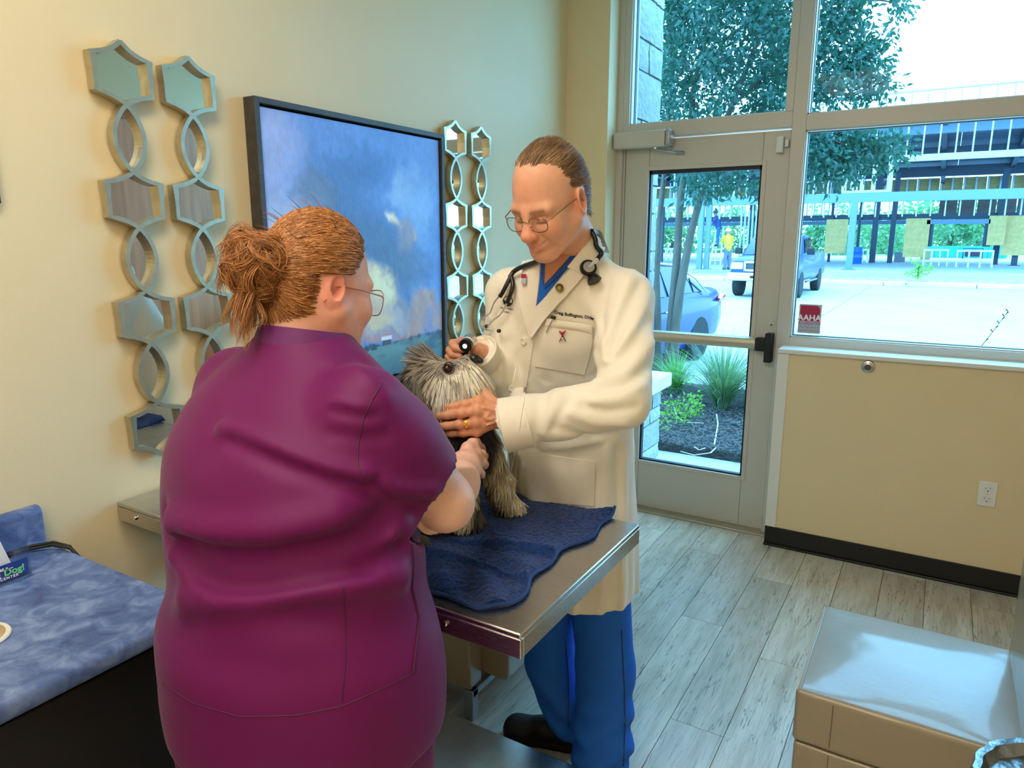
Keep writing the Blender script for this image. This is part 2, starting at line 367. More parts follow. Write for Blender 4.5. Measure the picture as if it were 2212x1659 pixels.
# ceiling light panels (outside the frame): the room's own lamps
LT = mat('light_diffuser', (1, 1, 1), .5, emit=((1.0, .86, .66, 1), 1.0))
for i, (lx, ly, lab) in enumerate([(1.05, .30, 'recessed ceiling light panel near the counter'), (1.7, -1.0, 'recessed ceiling light panel by the back wall')]):
    t = thing('ceiling_light', lab, 'ceiling light', (lx, ly, ZC-.02), 'ceiling light panels')
    bx('frame', WHITE, t, lx-.32, lx+.32, ly-.62, ly+.62, ZC-.018, ZC-.001); bx('diffuser', LT, t, lx-.29, lx+.29, ly-.59, ly+.59, ZC-.022, ZC-.017)
    ld = bpy.data.lights.new('lamp', 'AREA'); ld.shape = 'RECTANGLE'; ld.size = .58; ld.size_y = 1.18; ld.energy = 19; ld.color = (1.0, .92, .80)
    lo = bpy.data.objects.new('lamp', ld); COL.objects.link(lo); lo.parent = t; lo.location = (0, 0, -.006)
# wooden door on the right wall (seen in the mirrors)
wd = thing('wooden_door', 'wood veneer interior door in a grey frame on the right wall', 'door', (XR, 2.9, 0))
WOOD = mat('veneer', srgb(206, 138, 96), .45, var=(3, .25), map_scale=(6, 6, .5))
GF = mat('grey_frame', srgb(120, 132, 140), .5)
bx('leaf', WOOD, wd, XR-.03, XR-.002, 2.35, 3.68, .01, 2.42, .003)
g = MB()
for (a, b2, c, d) in ((2.29, 2.35, 0, 2.49), (3.68, 3.74, 0, 2.49), (2.29, 3.74, 2.42, 2.49)): g.box(XR-.04, XR-.001, a, b2, c, d)
g.build('door_frame', GF, wd, .004)
# ================================================================ THINGS ON THE LEFT WALL
CHAMP = mat('champagne_silver', srgb(190, 184, 160), .34, .85, var=(30, .12), bump=(60, .15, .001))
MIRR = mat('mirror_silver', (.86, .90, .87), .015, 1.)
def bez(p0, p1, p2, n=8): return [tuple((1-t)**2*np.array(p0)+2*t*(1-t)*np.array(p1)+t*t*np.array(p2)) for t in np.linspace(0, 1, n)]
HW, LW, PER, HH, CR = .075, .041, .3165, .09, .028
Ts = [2.082-PER*i for i in range(4)]
def strand(sg):
    pts = [(0, Ts[0]+.038)]; side = sg
    for i, T in enumerate(Ts):
        top = .038 if i == 0 else CR; bot = .038 if i == 3 else CR
        pts += bez((0, T+top), (side*.030, T+.006), (side*HW, T))[1:]
        pts += [(side*HW, T-HH/2)]
        pts += bez((side*HW, T-HH), (side*.030, T-HH-.006), (0, T-HH-bot))
        if i < 3:
            a, b2 = T-HH-CR, T-PER+CR; m_ = (a+b2)/2; side = -side
            for t in np.linspace(0, 1, 15)[1:-1]: pts.append((side*LW*math.sin(PI*t)**.8, a+(b2-a)*t))
            pts.append((0, b2))
    out = [pts[0]]
    for p in pts[1:]:
        if abs(p[0]-out[-1][0])+abs(p[1]-out[-1][1]) > 1e-5: out.append(p)
    return out
def ribbon(mb, pts, w, x0, x1):
    p = np.array(pts); d = np.zeros_like(p); d[1:-1] = p[2:]-p[:-2]; d[0] = p[1]-p[0]; d[-1] = p[-1]-p[-2]; d = nrm(d); n = np.stack([-d[:, 1], d[:, 0]], 1)
    for i in range(1, len(p)-1):     # mitre
        e = nrm(p[i]-p[i-1]); c = abs(e@d[i]); n[i] /= max(c, .6)
    vs = []
    for q, m_ in zip(p, n):
        for s in (-w/2, w/2):
            for x in (x0, x1): vs.append((x, q[0]+m_[0]*s, q[1]+m_[1]*s))
    fs = []
    for i in range(len(p)-1):
        a, b2 = 4*i, 4*i+4
        fs += [(a, a+1, b2+1, b2), (a+2, b2+2, b2+3, a+3), (a+1, a+3, b2+3, b2+1), (a, b2, b2+2, a+2)]
    k = 4*(len(p)-1); fs += [(0, 2, 3, 1), (k, k+1, k+3, k+2)]
    mb.add(vs, fs)
fr = MB(); ribbon(fr, strand(1), .0115, .006, .034); ribbon(fr, strand(-1), .0115, .006, .0335)
frame_me = fr.mesh('frame'); frame_me.materials.append(CHAMP)
panes = []
for i, T in enumerate(Ts):
    top = .036 if i == 0 else CR; bot = .036 if i == 3 else CR
    r = bez((0, T+top), (.030, T+.006), (HW, T))+bez((HW, T-HH), (.030, T-HH-.006), (0, T-HH-bot)); poly = r+[(-a, b2) for a, b2 in r[::-1][1:-1]]
    panes.append(MB().prism(poly, (.010, 0, 0), (0, 1, 0), (0, 0, 1), (.003, 0, 0)).mesh('mirror_pane'))
    if i < 3:
        a, b2 = T-HH-CR, T-PER+CR; r = [(LW*math.sin(PI*t)**.8 if 0 < t < 1 else 0, a+(b2-a)*t) for t in np.linspace(0, 1, 13)]; poly = r+[(-p[0], p[1]) for p in r[::-1][1:-1]]
        panes.append(MB().prism(poly, (.010, 0, 0), (0, 1, 0), (0, 0, 1), (.003, 0, 0)).mesh('mirror_pane'))
for me in panes: me.materials.append(MIRR)
for yc, lab in ((1.167, 'tall silver chain-link wall mirror, leftmost on the wall'), (1.362, 'tall silver chain-link wall mirror just left of the painting'), (2.655, 'tall silver chain-link wall mirror touching the right side of the painting'), (2.858, 'tall silver chain-link wall mirror farthest right, behind the man in white coat')):
    t = thing('wall_mirror', lab, 'mirror', (0, yc, 1.0), 'chain-link wall mirrors')
    for n_, me in [('frame', frame_me)]+[('mirror_pane', q) for q in panes]:
        o = bpy.data.objects.new(n_, me); COL.objects.link(o); o.parent = t; o.location = (0, 0, -1.0)
# ---------------- painting
P0, P1, Z0, Z1 = 1.567, 2.545, 1.05, 2.05
pt = thing('painting', 'large square landscape painting of clouds at dusk in a dark floater frame', 'painting', (0, 2.056, 1.05))
FRM = mat('dark_wood_frame', srgb(62, 58, 56), .5, var=(40, .35), bump=(70, .6, .002), map_scale=(1, .25, 1))
fr = MB(); ft = .019
for (a, b2, c, d) in ((P0, P0+ft, Z0, Z1), (P1-ft, P1, Z0, Z1)): bx('frame_rail', FRM, pt, .0, .052, a, b2, c, d, .0015)
for (a, b2, c, d) in ((P0+ft, P1-ft, Z0, Z0+ft), (P0+ft, P1-ft, Z1-ft, Z1)): bx('frame_rail', FRM, pt, .0, .052, a, b2, c, d, .0015)
bx('backing', mat('matt_black', (.006, .006, .008), .9), pt, .001, .012, P0+ft, P1-ft, Z0+ft, Z1-ft)
N = 180
U_, V_ = np.meshgrid(np.linspace(0, 1, N), np.linspace(0, 1, N))
q = np.stack([U_*4, V_*4, 0*U_], -1); wx = fbm(q*1.7+3, 6)*.13; wy = fbm(q*1.7+17, 6)*.13
u, v = U_+wx, V_+wy
def S(*c): return np.array(srgb(*c)[:3])
def blob(cx, cy, rx, ry, rot=0., soft=.55):
    c, s = math.cos(rot), math.sin(rot); a = ((u-cx)*c+(v-cy)*s)/rx; b2 = (-(u-cx)*s+(v-cy)*c)/ry; return sstep(1., soft*.3, np.sqrt(a*a+b2*b2))[..., None]
img = np.zeros((N, N, 3))+S(96, 140, 204)
g_ = sstep(.25, 1., v)[..., None]; img = img*(1-g_)+S(104, 142, 214)*g_
def put(c, m_, a=1.):
    global img; img = img*(1-m_*a)+S(*c)*m_*a
put((168, 180, 232), blob(.02, .9, .28, .35), .8); put((176, 196, 236), blob(.12, .62, .3, .22), .9); put((200, 204, 222), blob(.05, .5, .3, .14), .8)
put((74, 112, 168), blob(.45, .66, .30, .42, .5), .85); put((88, 118, 160), blob(.62, .50, .45, .20, -.4), .9); put((112, 122, 140), blob(.28, .74, .14, .16), .6); put((70, 112, 176), blob(.55, .86, .35, .14), .6)
put((140, 180, 226), blob(.88, .70, .2, .2), .8); put((156, 190, 232), blob(.78, .78, .1, .12), .7); put((116, 150, 208), blob(.95, .92, .2, .14), .7)
put((168, 150, 150), blob(.74, .60, .12, .10, -.6), .7); put((226, 214, 190), blob(.68, .67, .065, .05, -.5), 1.); put((240, 232, 214), blob(.66, .68, .035, .03), 1.); put((200, 176, 166), blob(.80, .60, .045, .04), .8); put((98, 122, 156), blob(.82, .48, .26, .12), .7)
put((236, 222, 172), blob(.5, .36, .26, .12), .95); put((244, 236, 190), blob(.58, .37, .12, .07), .9); put((226, 208, 178), blob(.45, .25, .45, .14), .95); put((236, 214, 160), blob(.42, .22, .3, .07), .8)
put((150, 148, 160), blob(.70, .31, .14, .045, -.2), .7); put((196, 156, 140), blob(.88, .25, .22, .12, .1), .9); put((206, 150, 120), blob(.62, .15, .35, .03), .7); put((168, 132, 130), blob(.72, .205, .2, .022, .15), .8); put((236, 190, 140), blob(.38, .165, .2, .03), .8)
rays = sstep(.45, .2, v)*sstep(.5, .8, u)*sstep(.15, .3, v)*(.5+.5*np.sin((U_+.35*V_)*70+4*wx*10)); put((206, 206, 190), rays[..., None], .35)
hz = .115+.028*U_+.006*fbm(np.stack([U_*14, 0*U_, 0*U_], -1), 3)
gm = sstep(hz+.004, hz-.004, V_)[..., None]; put((86, 128, 134), gm)
put((112, 152, 150), gm*sstep(.05, .11, V_)[..., None]*.8); put((52, 82, 104), gm*sstep(-.1, .5, fbm(np.stack([U_*7, V_*22, 0*U_+2], -1), 5))[..., None], .8); put((60, 100, 120), gm*sstep(.06, .0, V_)[..., None], .7)
tr_ = (sstep(.006, -.002, np.abs(V_-hz-.006)-.010*np.clip(fbm(np.stack([U_*34, 0*U_+5, 0*U_], -1), 3)+.35, 0, 1)))[..., None]; put((58, 82, 92), tr_, .9)
for (cx, hh) in ((.40, .030), (.41, .038), (.43, .022), (.47, .018), (.52, .02)): put((44, 74, 86), ((np.abs(U_-cx) < .013*(1-(V_-hz)/hh)) & (V_ > hz-.01) & (V_ < hz+hh))[..., None].astype(float))
put((70, 84, 100), ((np.abs(U_-.60) < .028) & (np.abs(V_-.146) < .012))[..., None].astype(float)); put((236, 232, 234), ((np.abs(U_-.60) < .032) & (np.abs(V_-.161) < .007))[..., None].astype(float))
img *= (1+.16*fbm(np.stack([U_*7+wx*9, V_*11+wy*9, 0*U_+3], -1), 6)*sstep(.12, .2, V_))[..., None]; img *= (1+.08*fbm(np.stack([U_*60, V_*60, 0*U_+9], -1), 2))[..., None]
cy0, cy1, cz0, cz1 = P0+ft+.008, P1-ft-.008, Z0+ft+.008, Z1-ft-.008
rel = .0016*np.clip(np.abs(fbm(np.stack([U_*9, V_*9, 0*U_+4], -1), 4)), 0, 1)
vx = np.stack([.040+rel, cy0+U_*(cy1-cy0), cz0+V_*(cz1-cz0)], -1).reshape(-1, 3)
ii = np.arange(N*N).reshape(N, N); fs = np.stack([ii[:-1, :-1], ii[:-1, 1:], ii[1:, 1:], ii[1:, :-1]], -1).reshape(-1, 4)
me = mesh_np('canvas', vx, fs); set_smooth(me); vcol(me, np.clip(img*1.2, 0, 1).reshape(-1, 3))
PCAN = mat('oil_paint', (1, 1, 1), .42, attr='Col', bump=(38, .5, .003))
link('canvas', me, PCAN, pt); bx('canvas_edge', mat('canvas_side', srgb(60, 70, 90), .7), pt, .012, .0395, cy0, cy1, cz0, cz1)
# black frame at the left border
bf = thing('picture_frame', 'corner of a small black picture frame at the left edge of the wall', 'picture frame', (0, .64, 1.70))
for (a, b2, c, d) in ((.40, .845, 1.70, 1.73), (.40, .845, 2.06, 2.09), (.40, .43, 1.73, 2.06), (.815, .845, 1.73, 2.06)): bx('frame_rail', BLACKV, bf, 0, .02, a, b2, c, d, .002)
bx('print', mat('print_paper', srgb(225, 222, 212), .8), bf, .001, .008, .43, .815, 1.73, 2.06)
# ================================================================ COUNTER
def lam_mat():
    m = mat('blue_marbled_laminate', srgb(110, 140, 196), .30, spec=.5); n = m.node_tree.nodes; L = m.node_tree.links; b = n['Principled BSDF']
    t = n.new('ShaderNodeTexCoord'); z = n.new('ShaderNodeTexNoise'); z.inputs['Scale'].default_value = 17; z.inputs['Detail'].default_value = 9; z.inputs['Roughness'].default_value = .62; z.inputs['Distortion'].default_value = .7
    L.new(t.outputs['Object'], z.inputs['Vector']); r = n.new('ShaderNodeValToRGB'); L.new(z.outputs['Fac'], r.inputs[0])
    e = r.color_ramp.elements; e[0].position = .33; e[0].color = srgb(52, 76, 128); e[1].position = .70; e[1].color = srgb(128, 150, 192); x = e.new(.5); x.color = srgb(84, 108, 160)
    L.new(r.outputs[0], b.inputs['Base Color']); return m
LAM = lam_mat()
ct = thing('counter', 'blue marbled laminate counter with backsplash over a black base cabinet', 'counter', (.3, 0, 0))
prof = [(.003, .820), (.640, .820)]+[(.640+.012*math.sin(a), .832-.012*math.cos(a)) for a in np.linspace(0, PI/2, 5)]+[(.652-.016+.016*math.cos(a), .846+.016*math.sin(a)) for a in np.linspace(0, PI/2, 6)]+[(.045, .862)]+[(.045-.013*math.sin(a), .875-.013*math.cos(a)) for a in np.linspace(0, PI/2, 5)][1:]+[(.032, .940)]+[(.032-.016+.016*math.cos(a), .940+.018*math.sin(a)) for a in np.linspace(0, PI/2, 6)]+[(.003, .958)]
MB().prism(prof, (0, YB+.005, 0), (1, 0, 0), (0, 0, 1), (0, .828-YB, 0)).build('worktop', LAM, ct, smooth=30)
DK = mat('black_laminate', srgb(13, 13, 15), .55)
bx('cabinet_body', DK, ct, .004, .60, YB+.005, .80, .0, .819, .002)
for i in range(3):
    d_ = bx('cabinet_door', DK, ct, .60, .618, .80-.62*(i+1)+.004, .80-.62*i-.004, .11, .80, .003)
    MB().tube([(.619, .80-.62*i-.05, .60), (.64, .80-.62*i-.05, .60), (.64, .80-.62*i-.05, .72), (.619, .80-.62*i-.05, .72)], .005, 8).build('handle', STEEL, d_, smooth=40)
# brochure holder
bh = thing('brochure_holder', 'clear acrylic brochure stand with a blue training-centre insert on the counter', 'brochure holder', (.17, .63, .862))
pol = [(.52, .8645), (.724, .8645), (.724, .935), (.717, .945), (.704, .945), (.695, .938), (.692, .904), (.552, .904), (.549, .938), (.540, .945), (.527, .945), (.52, .938)]
MB().prism(pol, (.190, 0, 0), (0, 1, 0), (0, 0, 1), (.002, 0, 0)).build('front_panel', CLEAR, bh)
MB().box(.150, .192, .722, .724, .8645, .945).build('side_panel', CLEAR, bh); MB().box(.150, .192, .52, .522, .8645, .945).build('side_panel', CLEAR, bh)
MB().box(.140, .205, .52, .724, .8622, .8645).build('base_plate', CLEAR, bh)
MB().box(.148, .150, .52, .724, .8645, .98).build('back_panel', CLEAR, bh)
INS = mat('insert_blue', srgb(22, 66, 166), .4); bx('insert_card', INS, bh, .1885, .1898, .524, .720, .868, .905)
LG = mat('print_green', srgb(120, 214, 150), .6)
lettering('lettering', '...What a....', .0115, SW, bh, (.1925, .662, .8965), (0, 1, 0), (0, 0, 1), .0004)
lettering('lettering', 'Great', .021, SW, bh, (.1925, .636, .884), (0, 1, 0), (0, 0, 1), .0008); lettering('lettering', 'Dog!', .021, LG, bh, (.1925, .6895, .886), (0, 1, 0), (0, 0, 1), .0008)
lettering('lettering', 'TRAINING CENTER', .0085, SW, bh, (.1925, .652, .8735), (0, 1, 0), (0, 0, 1), .0003, spacing=1.25)
br = thing('brochure', 'white paper brochure leaning in the clear acrylic stand', 'brochure', (.17, .61, .866))
PAP = mat('white_paper', srgb(236, 240, 246), .7)
MB().prism([(.530, .867), (.700, .867), (.668, .995), (.50, .995)], (.172, 0, 0), (0, 1, 0), (0, 0, 1), (.003, 0, 0)).build('sheet', PAP, br)
bx('printed_line', SG, br, .1751, .1755, .60, .668, .9395, .9402); lettering('lettering', 'APPOINTMENTS', .0055, mat('print_dark', srgb(40, 42, 48), .7), br, (.1754, .655, .948), (0, 1, 0), (0, 0, 1))
# cables
cb = thing('power_cable', 'two black power cables trailing over the end of the blue counter', 'cable', (.1, .8, .862))
for k, (dx, dy) in enumerate(((0, 0), (.014, -.014))): MB().tube([(.03+dx, .60+dy, .868), (.036+dx, .72+dy, .867), (.045+dx, .79+dy, .870), (.085+dx, .825+dy*.6, .876), (.125+dx, .842+dy*.3, .868), (.150+dx, .848, .84), (.155+dx, .850, .70), (.15+dx, .852, .3)], .0042, 8).build('cord', RUB, cb, smooth=60)
cs = thing('coaster', 'tan and white round coaster at the left edge of the blue counter', 'coaster', (.37, .52, .862))
MB().lathe([(.058, 0), (.060, .002), (.058, .005)], (.395, .525, .862), 40).build('rim', mat('coaster_white', srgb(226, 222, 206), .4), cs, smooth=30)
MB().lathe([(.050, .0048), (.050, .0056), (.049, .006)], (.395, .525, .862), 40).build('face', mat('coaster_tan', srgb(190, 160, 116), .5, var=(20, .2)), cs, smooth=30)
# ================================================================ EXAM TABLE
def steel_mat(name, rough, col=(.56, .55, .53)):
    m = mat(name, (*col, 1), rough, 1., var=(3, .12)); n = m.node_tree.nodes; L = m.node_tree.links; b = n['Principled BSDF']
    t = n.new('ShaderNodeTexCoord'); mp = n.new('ShaderNodeMapping'); mp.inputs['Scale'].default_value = (1.5, 90, 90); z = n.new('ShaderNodeTexNoise'); z.inputs['Scale'].default_value = 8; z.inputs['Detail'].default_value = 4
    L.new(t.outputs['Object'], mp.inputs[0]); L.new(mp.outputs[0], z.inputs['Vector']); r = n.new('ShaderNodeMapRange'); r.inputs['To Min'].default_value = rough-.06; r.inputs['To Max'].default_value = rough+.10
    L.new(z.outputs['Fac'], r.inputs['Value']); L.new(r.outputs[0], b.inputs['Roughness'])
    bm_ = n.new('ShaderNodeBump'); bm_.inputs['Strength'].default_value = .05; bm_.inputs['Distance'].default_value = .001; L.new(z.outputs['Fac'], bm_.inputs['Height']); L.new(bm_.outputs[0], b.inputs['Normal']); return m
SS = steel_mat('stainless_brushed', .24)
X0, X1, Y0, Y1, ZT = .012, 1.318, 1.03, 1.636, .900
tb = thing('exam_table', 'stainless steel veterinary exam table projecting from the wall', 'table', (.66, 1.33, 0))
bx('table_top', SS, tb, X0, X1, Y0, Y1, ZT-.012, ZT, .003)
for n_, a in (('edge_panel', (X0, X1, Y0, Y0+.012)), ('edge_panel', (X0, X1, Y1-.012, Y1)), ('edge_panel', (X1-.012, X1, Y0+.012, Y1-.012)), ('edge_panel', (X0, X0+.012, Y0+.012, Y1-.012))): bx(n_, SS, tb, *a, ZT-.052, ZT-.012, .0015)
for (x, y) in ((.10, Y0-.001), (.62, Y0-.001), (1.145, Y0-.001)): MB().lathe([(.0065, 0), (.0065, .002), (.004, .004)], (x, y, ZT-.028), 14, (0, -1, 0)).build('bolt', mat('chrome', (.75, .75, .76), .18, 1.), tb, smooth=30)
bx('column', SS, tb, .42, .58, 1.26, 1.42, .10, ZT-.012, .006)
bx('base_plate', steel_mat('stainless_base', .28), tb, .20, 1.30, 1.05, 1.652, .086, .100, .004)
bx('base_skirt', mat('dark_steel', (.03, .035, .04), .5, .3), tb, .22, 1.28, 1.07, 1.63, .0, .086, .004)
bx('brace', mat('dark_steel', (.03, .035, .04), .5, .3), tb, .02, .42, 1.32, 1.36, .70, .75, .003)
# towel
tw = thing('towel', 'thick dark blue terry towel spread rumpled over the steel exam table', 'towel', (1.0, 1.35, ZT))
NU, NV = 230, 265
uu, vv = np.meshgrid(np.linspace(0, 1, NU), np.linspace(0, 1, NV), indexing='ij')
right = 1.236+.012*np.sin(vv*9+1)+.008*np.sin(vv*21)+.025*sstep(.85, 1, vv)*0
left = .72+.02*np.sin(vv*7)
xx = left+(right-left)*uu
near = 1.050+.012*np.sin(uu*11)+.018*sstep(.6, 1.0, uu)+.05*sstep(.9, 1.02, uu)
far = 1.640+.012*np.sin(uu*8+1)+.02*sstep(.85, 1, uu)
yy = near+(far-near)*vv
yc_ = yy+.10*np.sin(xx*5)
hgt = .0075+.007*np.sin(yc_*30+xx*6)*sstep(-.6, .6, np.sin(xx*9+yc_*4+1))+.006*np.sin((yc_+xx*.55)*44)*sstep(-.1, .8, np.sin(xx*13-yc_*7))
hgt = hgt+.010*np.exp(-((xx-1.07)/.05)**2-((yy-1.11)/.03)**2)+.008*np.exp(-((yy-1.19-.1*(xx-1))/.012)**2)*sstep(.8, .9, xx)+.010*np.exp(-((yy-1.33-.25*(xx-1.1))/.02)**2)*sstep(.9, 1.0, xx)
hgt = np.clip(.0075+(hgt-.0075)*1.7, .0045, .04)+.0026*fbm(np.stack([xx*170, yy*170, xx*0], -1), 2)
edge = np.minimum(np.minimum(uu, 1-uu)*.5, np.minimum(vv, 1-vv)*.6); hgt = hgt*sstep(-.004, .010, edge)+.0015
hgt += .014*sstep(.93, 1, vv)*sstep(.86, 1, uu)
top = np.stack([xx, yy, ZT+.0008+hgt], -1).reshape(-1, 3); bot = np.stack([xx, yy, ZT+.0006+hgt*0+.010*(sstep(.93, 1, vv)*sstep(.86, 1, uu))], -1).reshape(-1, 3)
ii = np.arange(NU*NV).reshape(NU, NV); q1 = np.stack([ii[:-1, :-1], ii[1:, :-1], ii[1:, 1:], ii[:-1, 1:]], -1).reshape(-1, 4); q2 = q1[:, ::-1]+NU*NV
rim = np.concatenate([ii[:, 0], ii[-1, 1:], ii[::-1, -1][1:], ii[0, ::-1][1:-1]]); r2 = np.roll(rim, -1); q3 = np.stack([rim, rim+NU*NV, r2+NU*NV, r2], -1)
me = mesh_np('cloth', np.concatenate([top, bot]), np.concatenate([q1, q2, q3])); set_smooth(me)
TERRY = mat('navy_terry', srgb(26, 58, 116), .95, var=(70, .35), bump=(300, 1., .006), sheen=.2, spec=.1)
link('cloth', me, TERRY, tw)
hem = [(xx[-1, j], yy[-1, j], ZT+.004+hgt[-1, j]) for j in range(0, NV, 6)]; hn = [(xx[i, 0], yy[i, 0], ZT+.004+hgt[i, 0]) for i in range(0, NU, 6)]
MB().tube(hn+hem, .0042, 6).build('hem', mat('navy_hem', srgb(34, 66, 122), .9, bump=(300, .6, .003)), tw, smooth=60)
# ================================================================ SEATS
LEA = mat('tan_leather', srgb(150, 137, 114), .42, var=(5, .06), bump=(55, .30, .003), spec=.6, coat=.55)
GRM = mat('grey_powder_coat', srgb(138, 150, 158), .4, .3)
STI = mat('stitching', srgb(120, 100, 74), .7)
def cushion(name, parent, x0, x1, y0, y1, z0, z1, bev=.018, crown=.012, m=LEA):
    n_ = 26; a = np.linspace(0, 1, n_); U2, W2 = np.meshgrid(a, a, indexing='ij')
    bm = bmesh.new(); bmesh.ops.create_cube(bm, size=1.); bmesh.ops.scale(bm, vec=(x1-x0, y1-y0, z1-z0), verts=bm.verts); bmesh.ops.translate(bm, vec=((x0+x1)/2, (y0+y1)/2, (z0+z1)/2), verts=bm.verts)
    bmesh.ops.bevel(bm, geom=list(bm.edges), offset=bev, segments=4, profile=.6, affect='EDGES'); bmesh.ops.subdivide_edges(bm, edges=[e for e in bm.edges if e.calc_length() > .08], cuts=14, use_grid_fill=True)
    for v_ in bm.verts:
        tx, ty = (v_.co.x-x0)/(x1-x0), (v_.co.y-y0)/(y1-y0)
        if v_.co.z > (z0+z1)/2: v_.co.z += crown*max(0, 16*tx*(1-tx)*ty*(1-ty))
        nn = fbm(np.array([v_.co.x*9, v_.co.y*9, v_.co.z*9]), 2)*.0018; v_.co += Vector((nn, nn, nn))
    me = bpy.data.meshes.new(name); bm.to_mesh(me); bm.free(); set_smooth(me); return link(name, me, m, parent)
ch = thing('leather_seat', 'tan leather armless seat with stitched seams in the right foreground', 'chair', (2.1, 2.12, 0))
cu = cushion('seat_cushion', ch, 1.695, 2.235, 1.852, 2.385, .275, .43, .016, .012)
ba = cushion('seat_base', ch, 1.70, 2.235, 1.856, 2.38, .02, .270, .012, 0)
bk = cushion('backrest', ch, 2.20, 2.36, 1.852, 2.40, .275, .86, .05, 0)
for (y, xa) in ((1.8505, 0), ):
    MB().tube([(1.79, 1.851, .29), (1.79, 1.8505, .35), (1.79, 1.851, .418)], .0012, 5).build('seam', STI, cu); MB().tube([(1.79, 1.855, .03), (1.79, 1.855, .262)], .0012, 5).build('seam', STI, ba)
MB().tube([(1.705, 1.856, .4265), (2.19, 1.856, .4265)], .0018, 5).build('piping', mat('leather_piping', srgb(196, 176, 140), .4), cu); MB().tube([(1.699, 1.86, .4265), (1.699, 2.38, .4265)], .0018, 5).build('piping', mat('leather_piping', srgb(196, 176, 140), .4), cu)
for (x, y) in ((1.73, 1.89), (1.73, 2.34), (2.2, 1.89), (2.2, 2.34)): bx('foot', RUB, ch, x-.02, x+.02, y-.02, y+.02, 0, .022)
# hammered tray table
ty = thing('side_table', 'round dark hammered metal tray side table at the lower right', 'side table', (2.262, 1.655, 0))
HM = mat('hammered_metal', (.30, .32, .34), .28, 1., var=(8, .25), bump=(26, .7, .006)); n_ = 48
vs = []; pr = [(.0, .478), (.120, .478), (.150, .480), (.157, .492), (.162, .505), (.176, .506), (.180, .498), (.176, .470), (.150, .462), (.0, .462)]
mb = MB(); K = len(pr)
for i, (r, h) in enumerate(pr):
    for j in range(n_):
        a = 2*PI*j/n_; rr = r*(1+(.012*math.sin(j*2.1)+.01*math.sin(j*3.7) if r > .14 else 0)); vs.append((2.262+rr*math.cos(a), 1.655+rr*math.sin(a), h+(.0025*math.sin(j*2.6) if r > .15 else 0)))
mb.add(vs, [(i*n_+j, i*n_+(j+1) % n_, (i+1)*n_+(j+1) % n_, (i+1)*n_+j) for i in range(K-1) for j in range(n_)]); mb.build('tray', HM, ty, smooth=50)
MB().lathe([(.15, .0), (.15, .012), (.03, .03), (.022, .06), (.022, .46), (.06, .463)], (2.262, 1.655, 0), 32).build('pedestal', mat('dark_iron', (.05, .05, .055), .45, .8), ty, smooth=40)
# armchair under the table against the left wall
ac = thing('armchair', 'tan upholstered armchair on a grey metal frame behind the exam table', 'chair', (.35, 2.1, 0))
cushion('arm', ac, .06, .690, 1.764, 1.838, .112, .50, .008, 0); cushion('arm', ac, .06, .690, 2.40, 2.474, .112, .50, .008, 0)
cushion('seat_cushion', ac, .06, .790, 1.842, 2.396, .135, .44, .02, .01); cushion('backrest', ac, .02, .16, 1.842, 2.396, .445, .64, .03, 0)
f_ = MB()
for y in (1.772, 2.442): f_.box(.05, .70, y, y+.024, .088, .112)
for x in (.05, .676): f_.box(x, x+.024, 1.796, 2.442, .088, .112)
f_.build('frame_rails', GRM, ac)
for (x, y) in ((.664, 1.764), (.664, 2.438), (.06, 1.764), (.06, 2.438)): bx('leg', GRM, ac, x, x+.036, y, y+.036, 0, .112, .002)
# ================================================================ OUTSIDE
def on(u, v, axis, val):
    """point of the plane coordinate[axis]=val seen at a photo pixel"""
    d = FW+RT*(u-1106.)/F-UP*(v-829.5)/F; return CAM+d*((val-CAM[axis])/d[axis])
GZ = -.05; LZ = -.15
CONC = mat('concrete', srgb(176, 178, 172), .85, var=(.7, .10), bump=(30, .2, .004))
CONC2 = mat('concrete_walk', srgb(190, 188, 180), .85, var=(1.5, .08), bump=(60, .3, .003))
gr = struct(bx('ground', mat('subgrade', srgb(90, 88, 84), .9), None, -70, 70, 4.06, 130, LZ-.3, LZ-.02))
slab_cache = {}
for (ya, yb) in ((7.95, 13.9), (13.9, 19.9), (19.9, 25.4), (25.4, 30.6)):
    for i in range(-4, 4):
        key = round(yb-ya, 2)
        if key not in slab_cache:
            slab_cache[key] = MB().box(.012, 4.988, .012, yb-ya-.012, -.02, 0).mesh('concrete_slab'); slab_cache[key].materials.append(CONC)
        o = bpy.data.objects.new('concrete_slab', slab_cache[key]); COL.objects.link(o); o.parent = gr; o.location = (i*5.0-.4, ya, LZ)
bx('walkway', CONC2, gr, -1.25, 8, 4.06, 5.30, LZ-.02, GZ)
bx('planter_kerb', CONC2, gr, -1.25, 8, 7.80, 7.95, LZ-.02, GZ+.02, .02); bx('planter_kerb', CONC2, gr, -1.25, -1.10, 5.3, 7.80, LZ-.02, GZ+.02, .02)
CURB = mat('kerb_concrete', srgb(214, 214, 208), .85, var=(2, .06))
for i in range(-6, 6): bx('kerb_stone', CURB, gr, i*3.0+.01, i*3.0+2.99, 30.6, 30.95, LZ-.02, LZ+.17, .03)
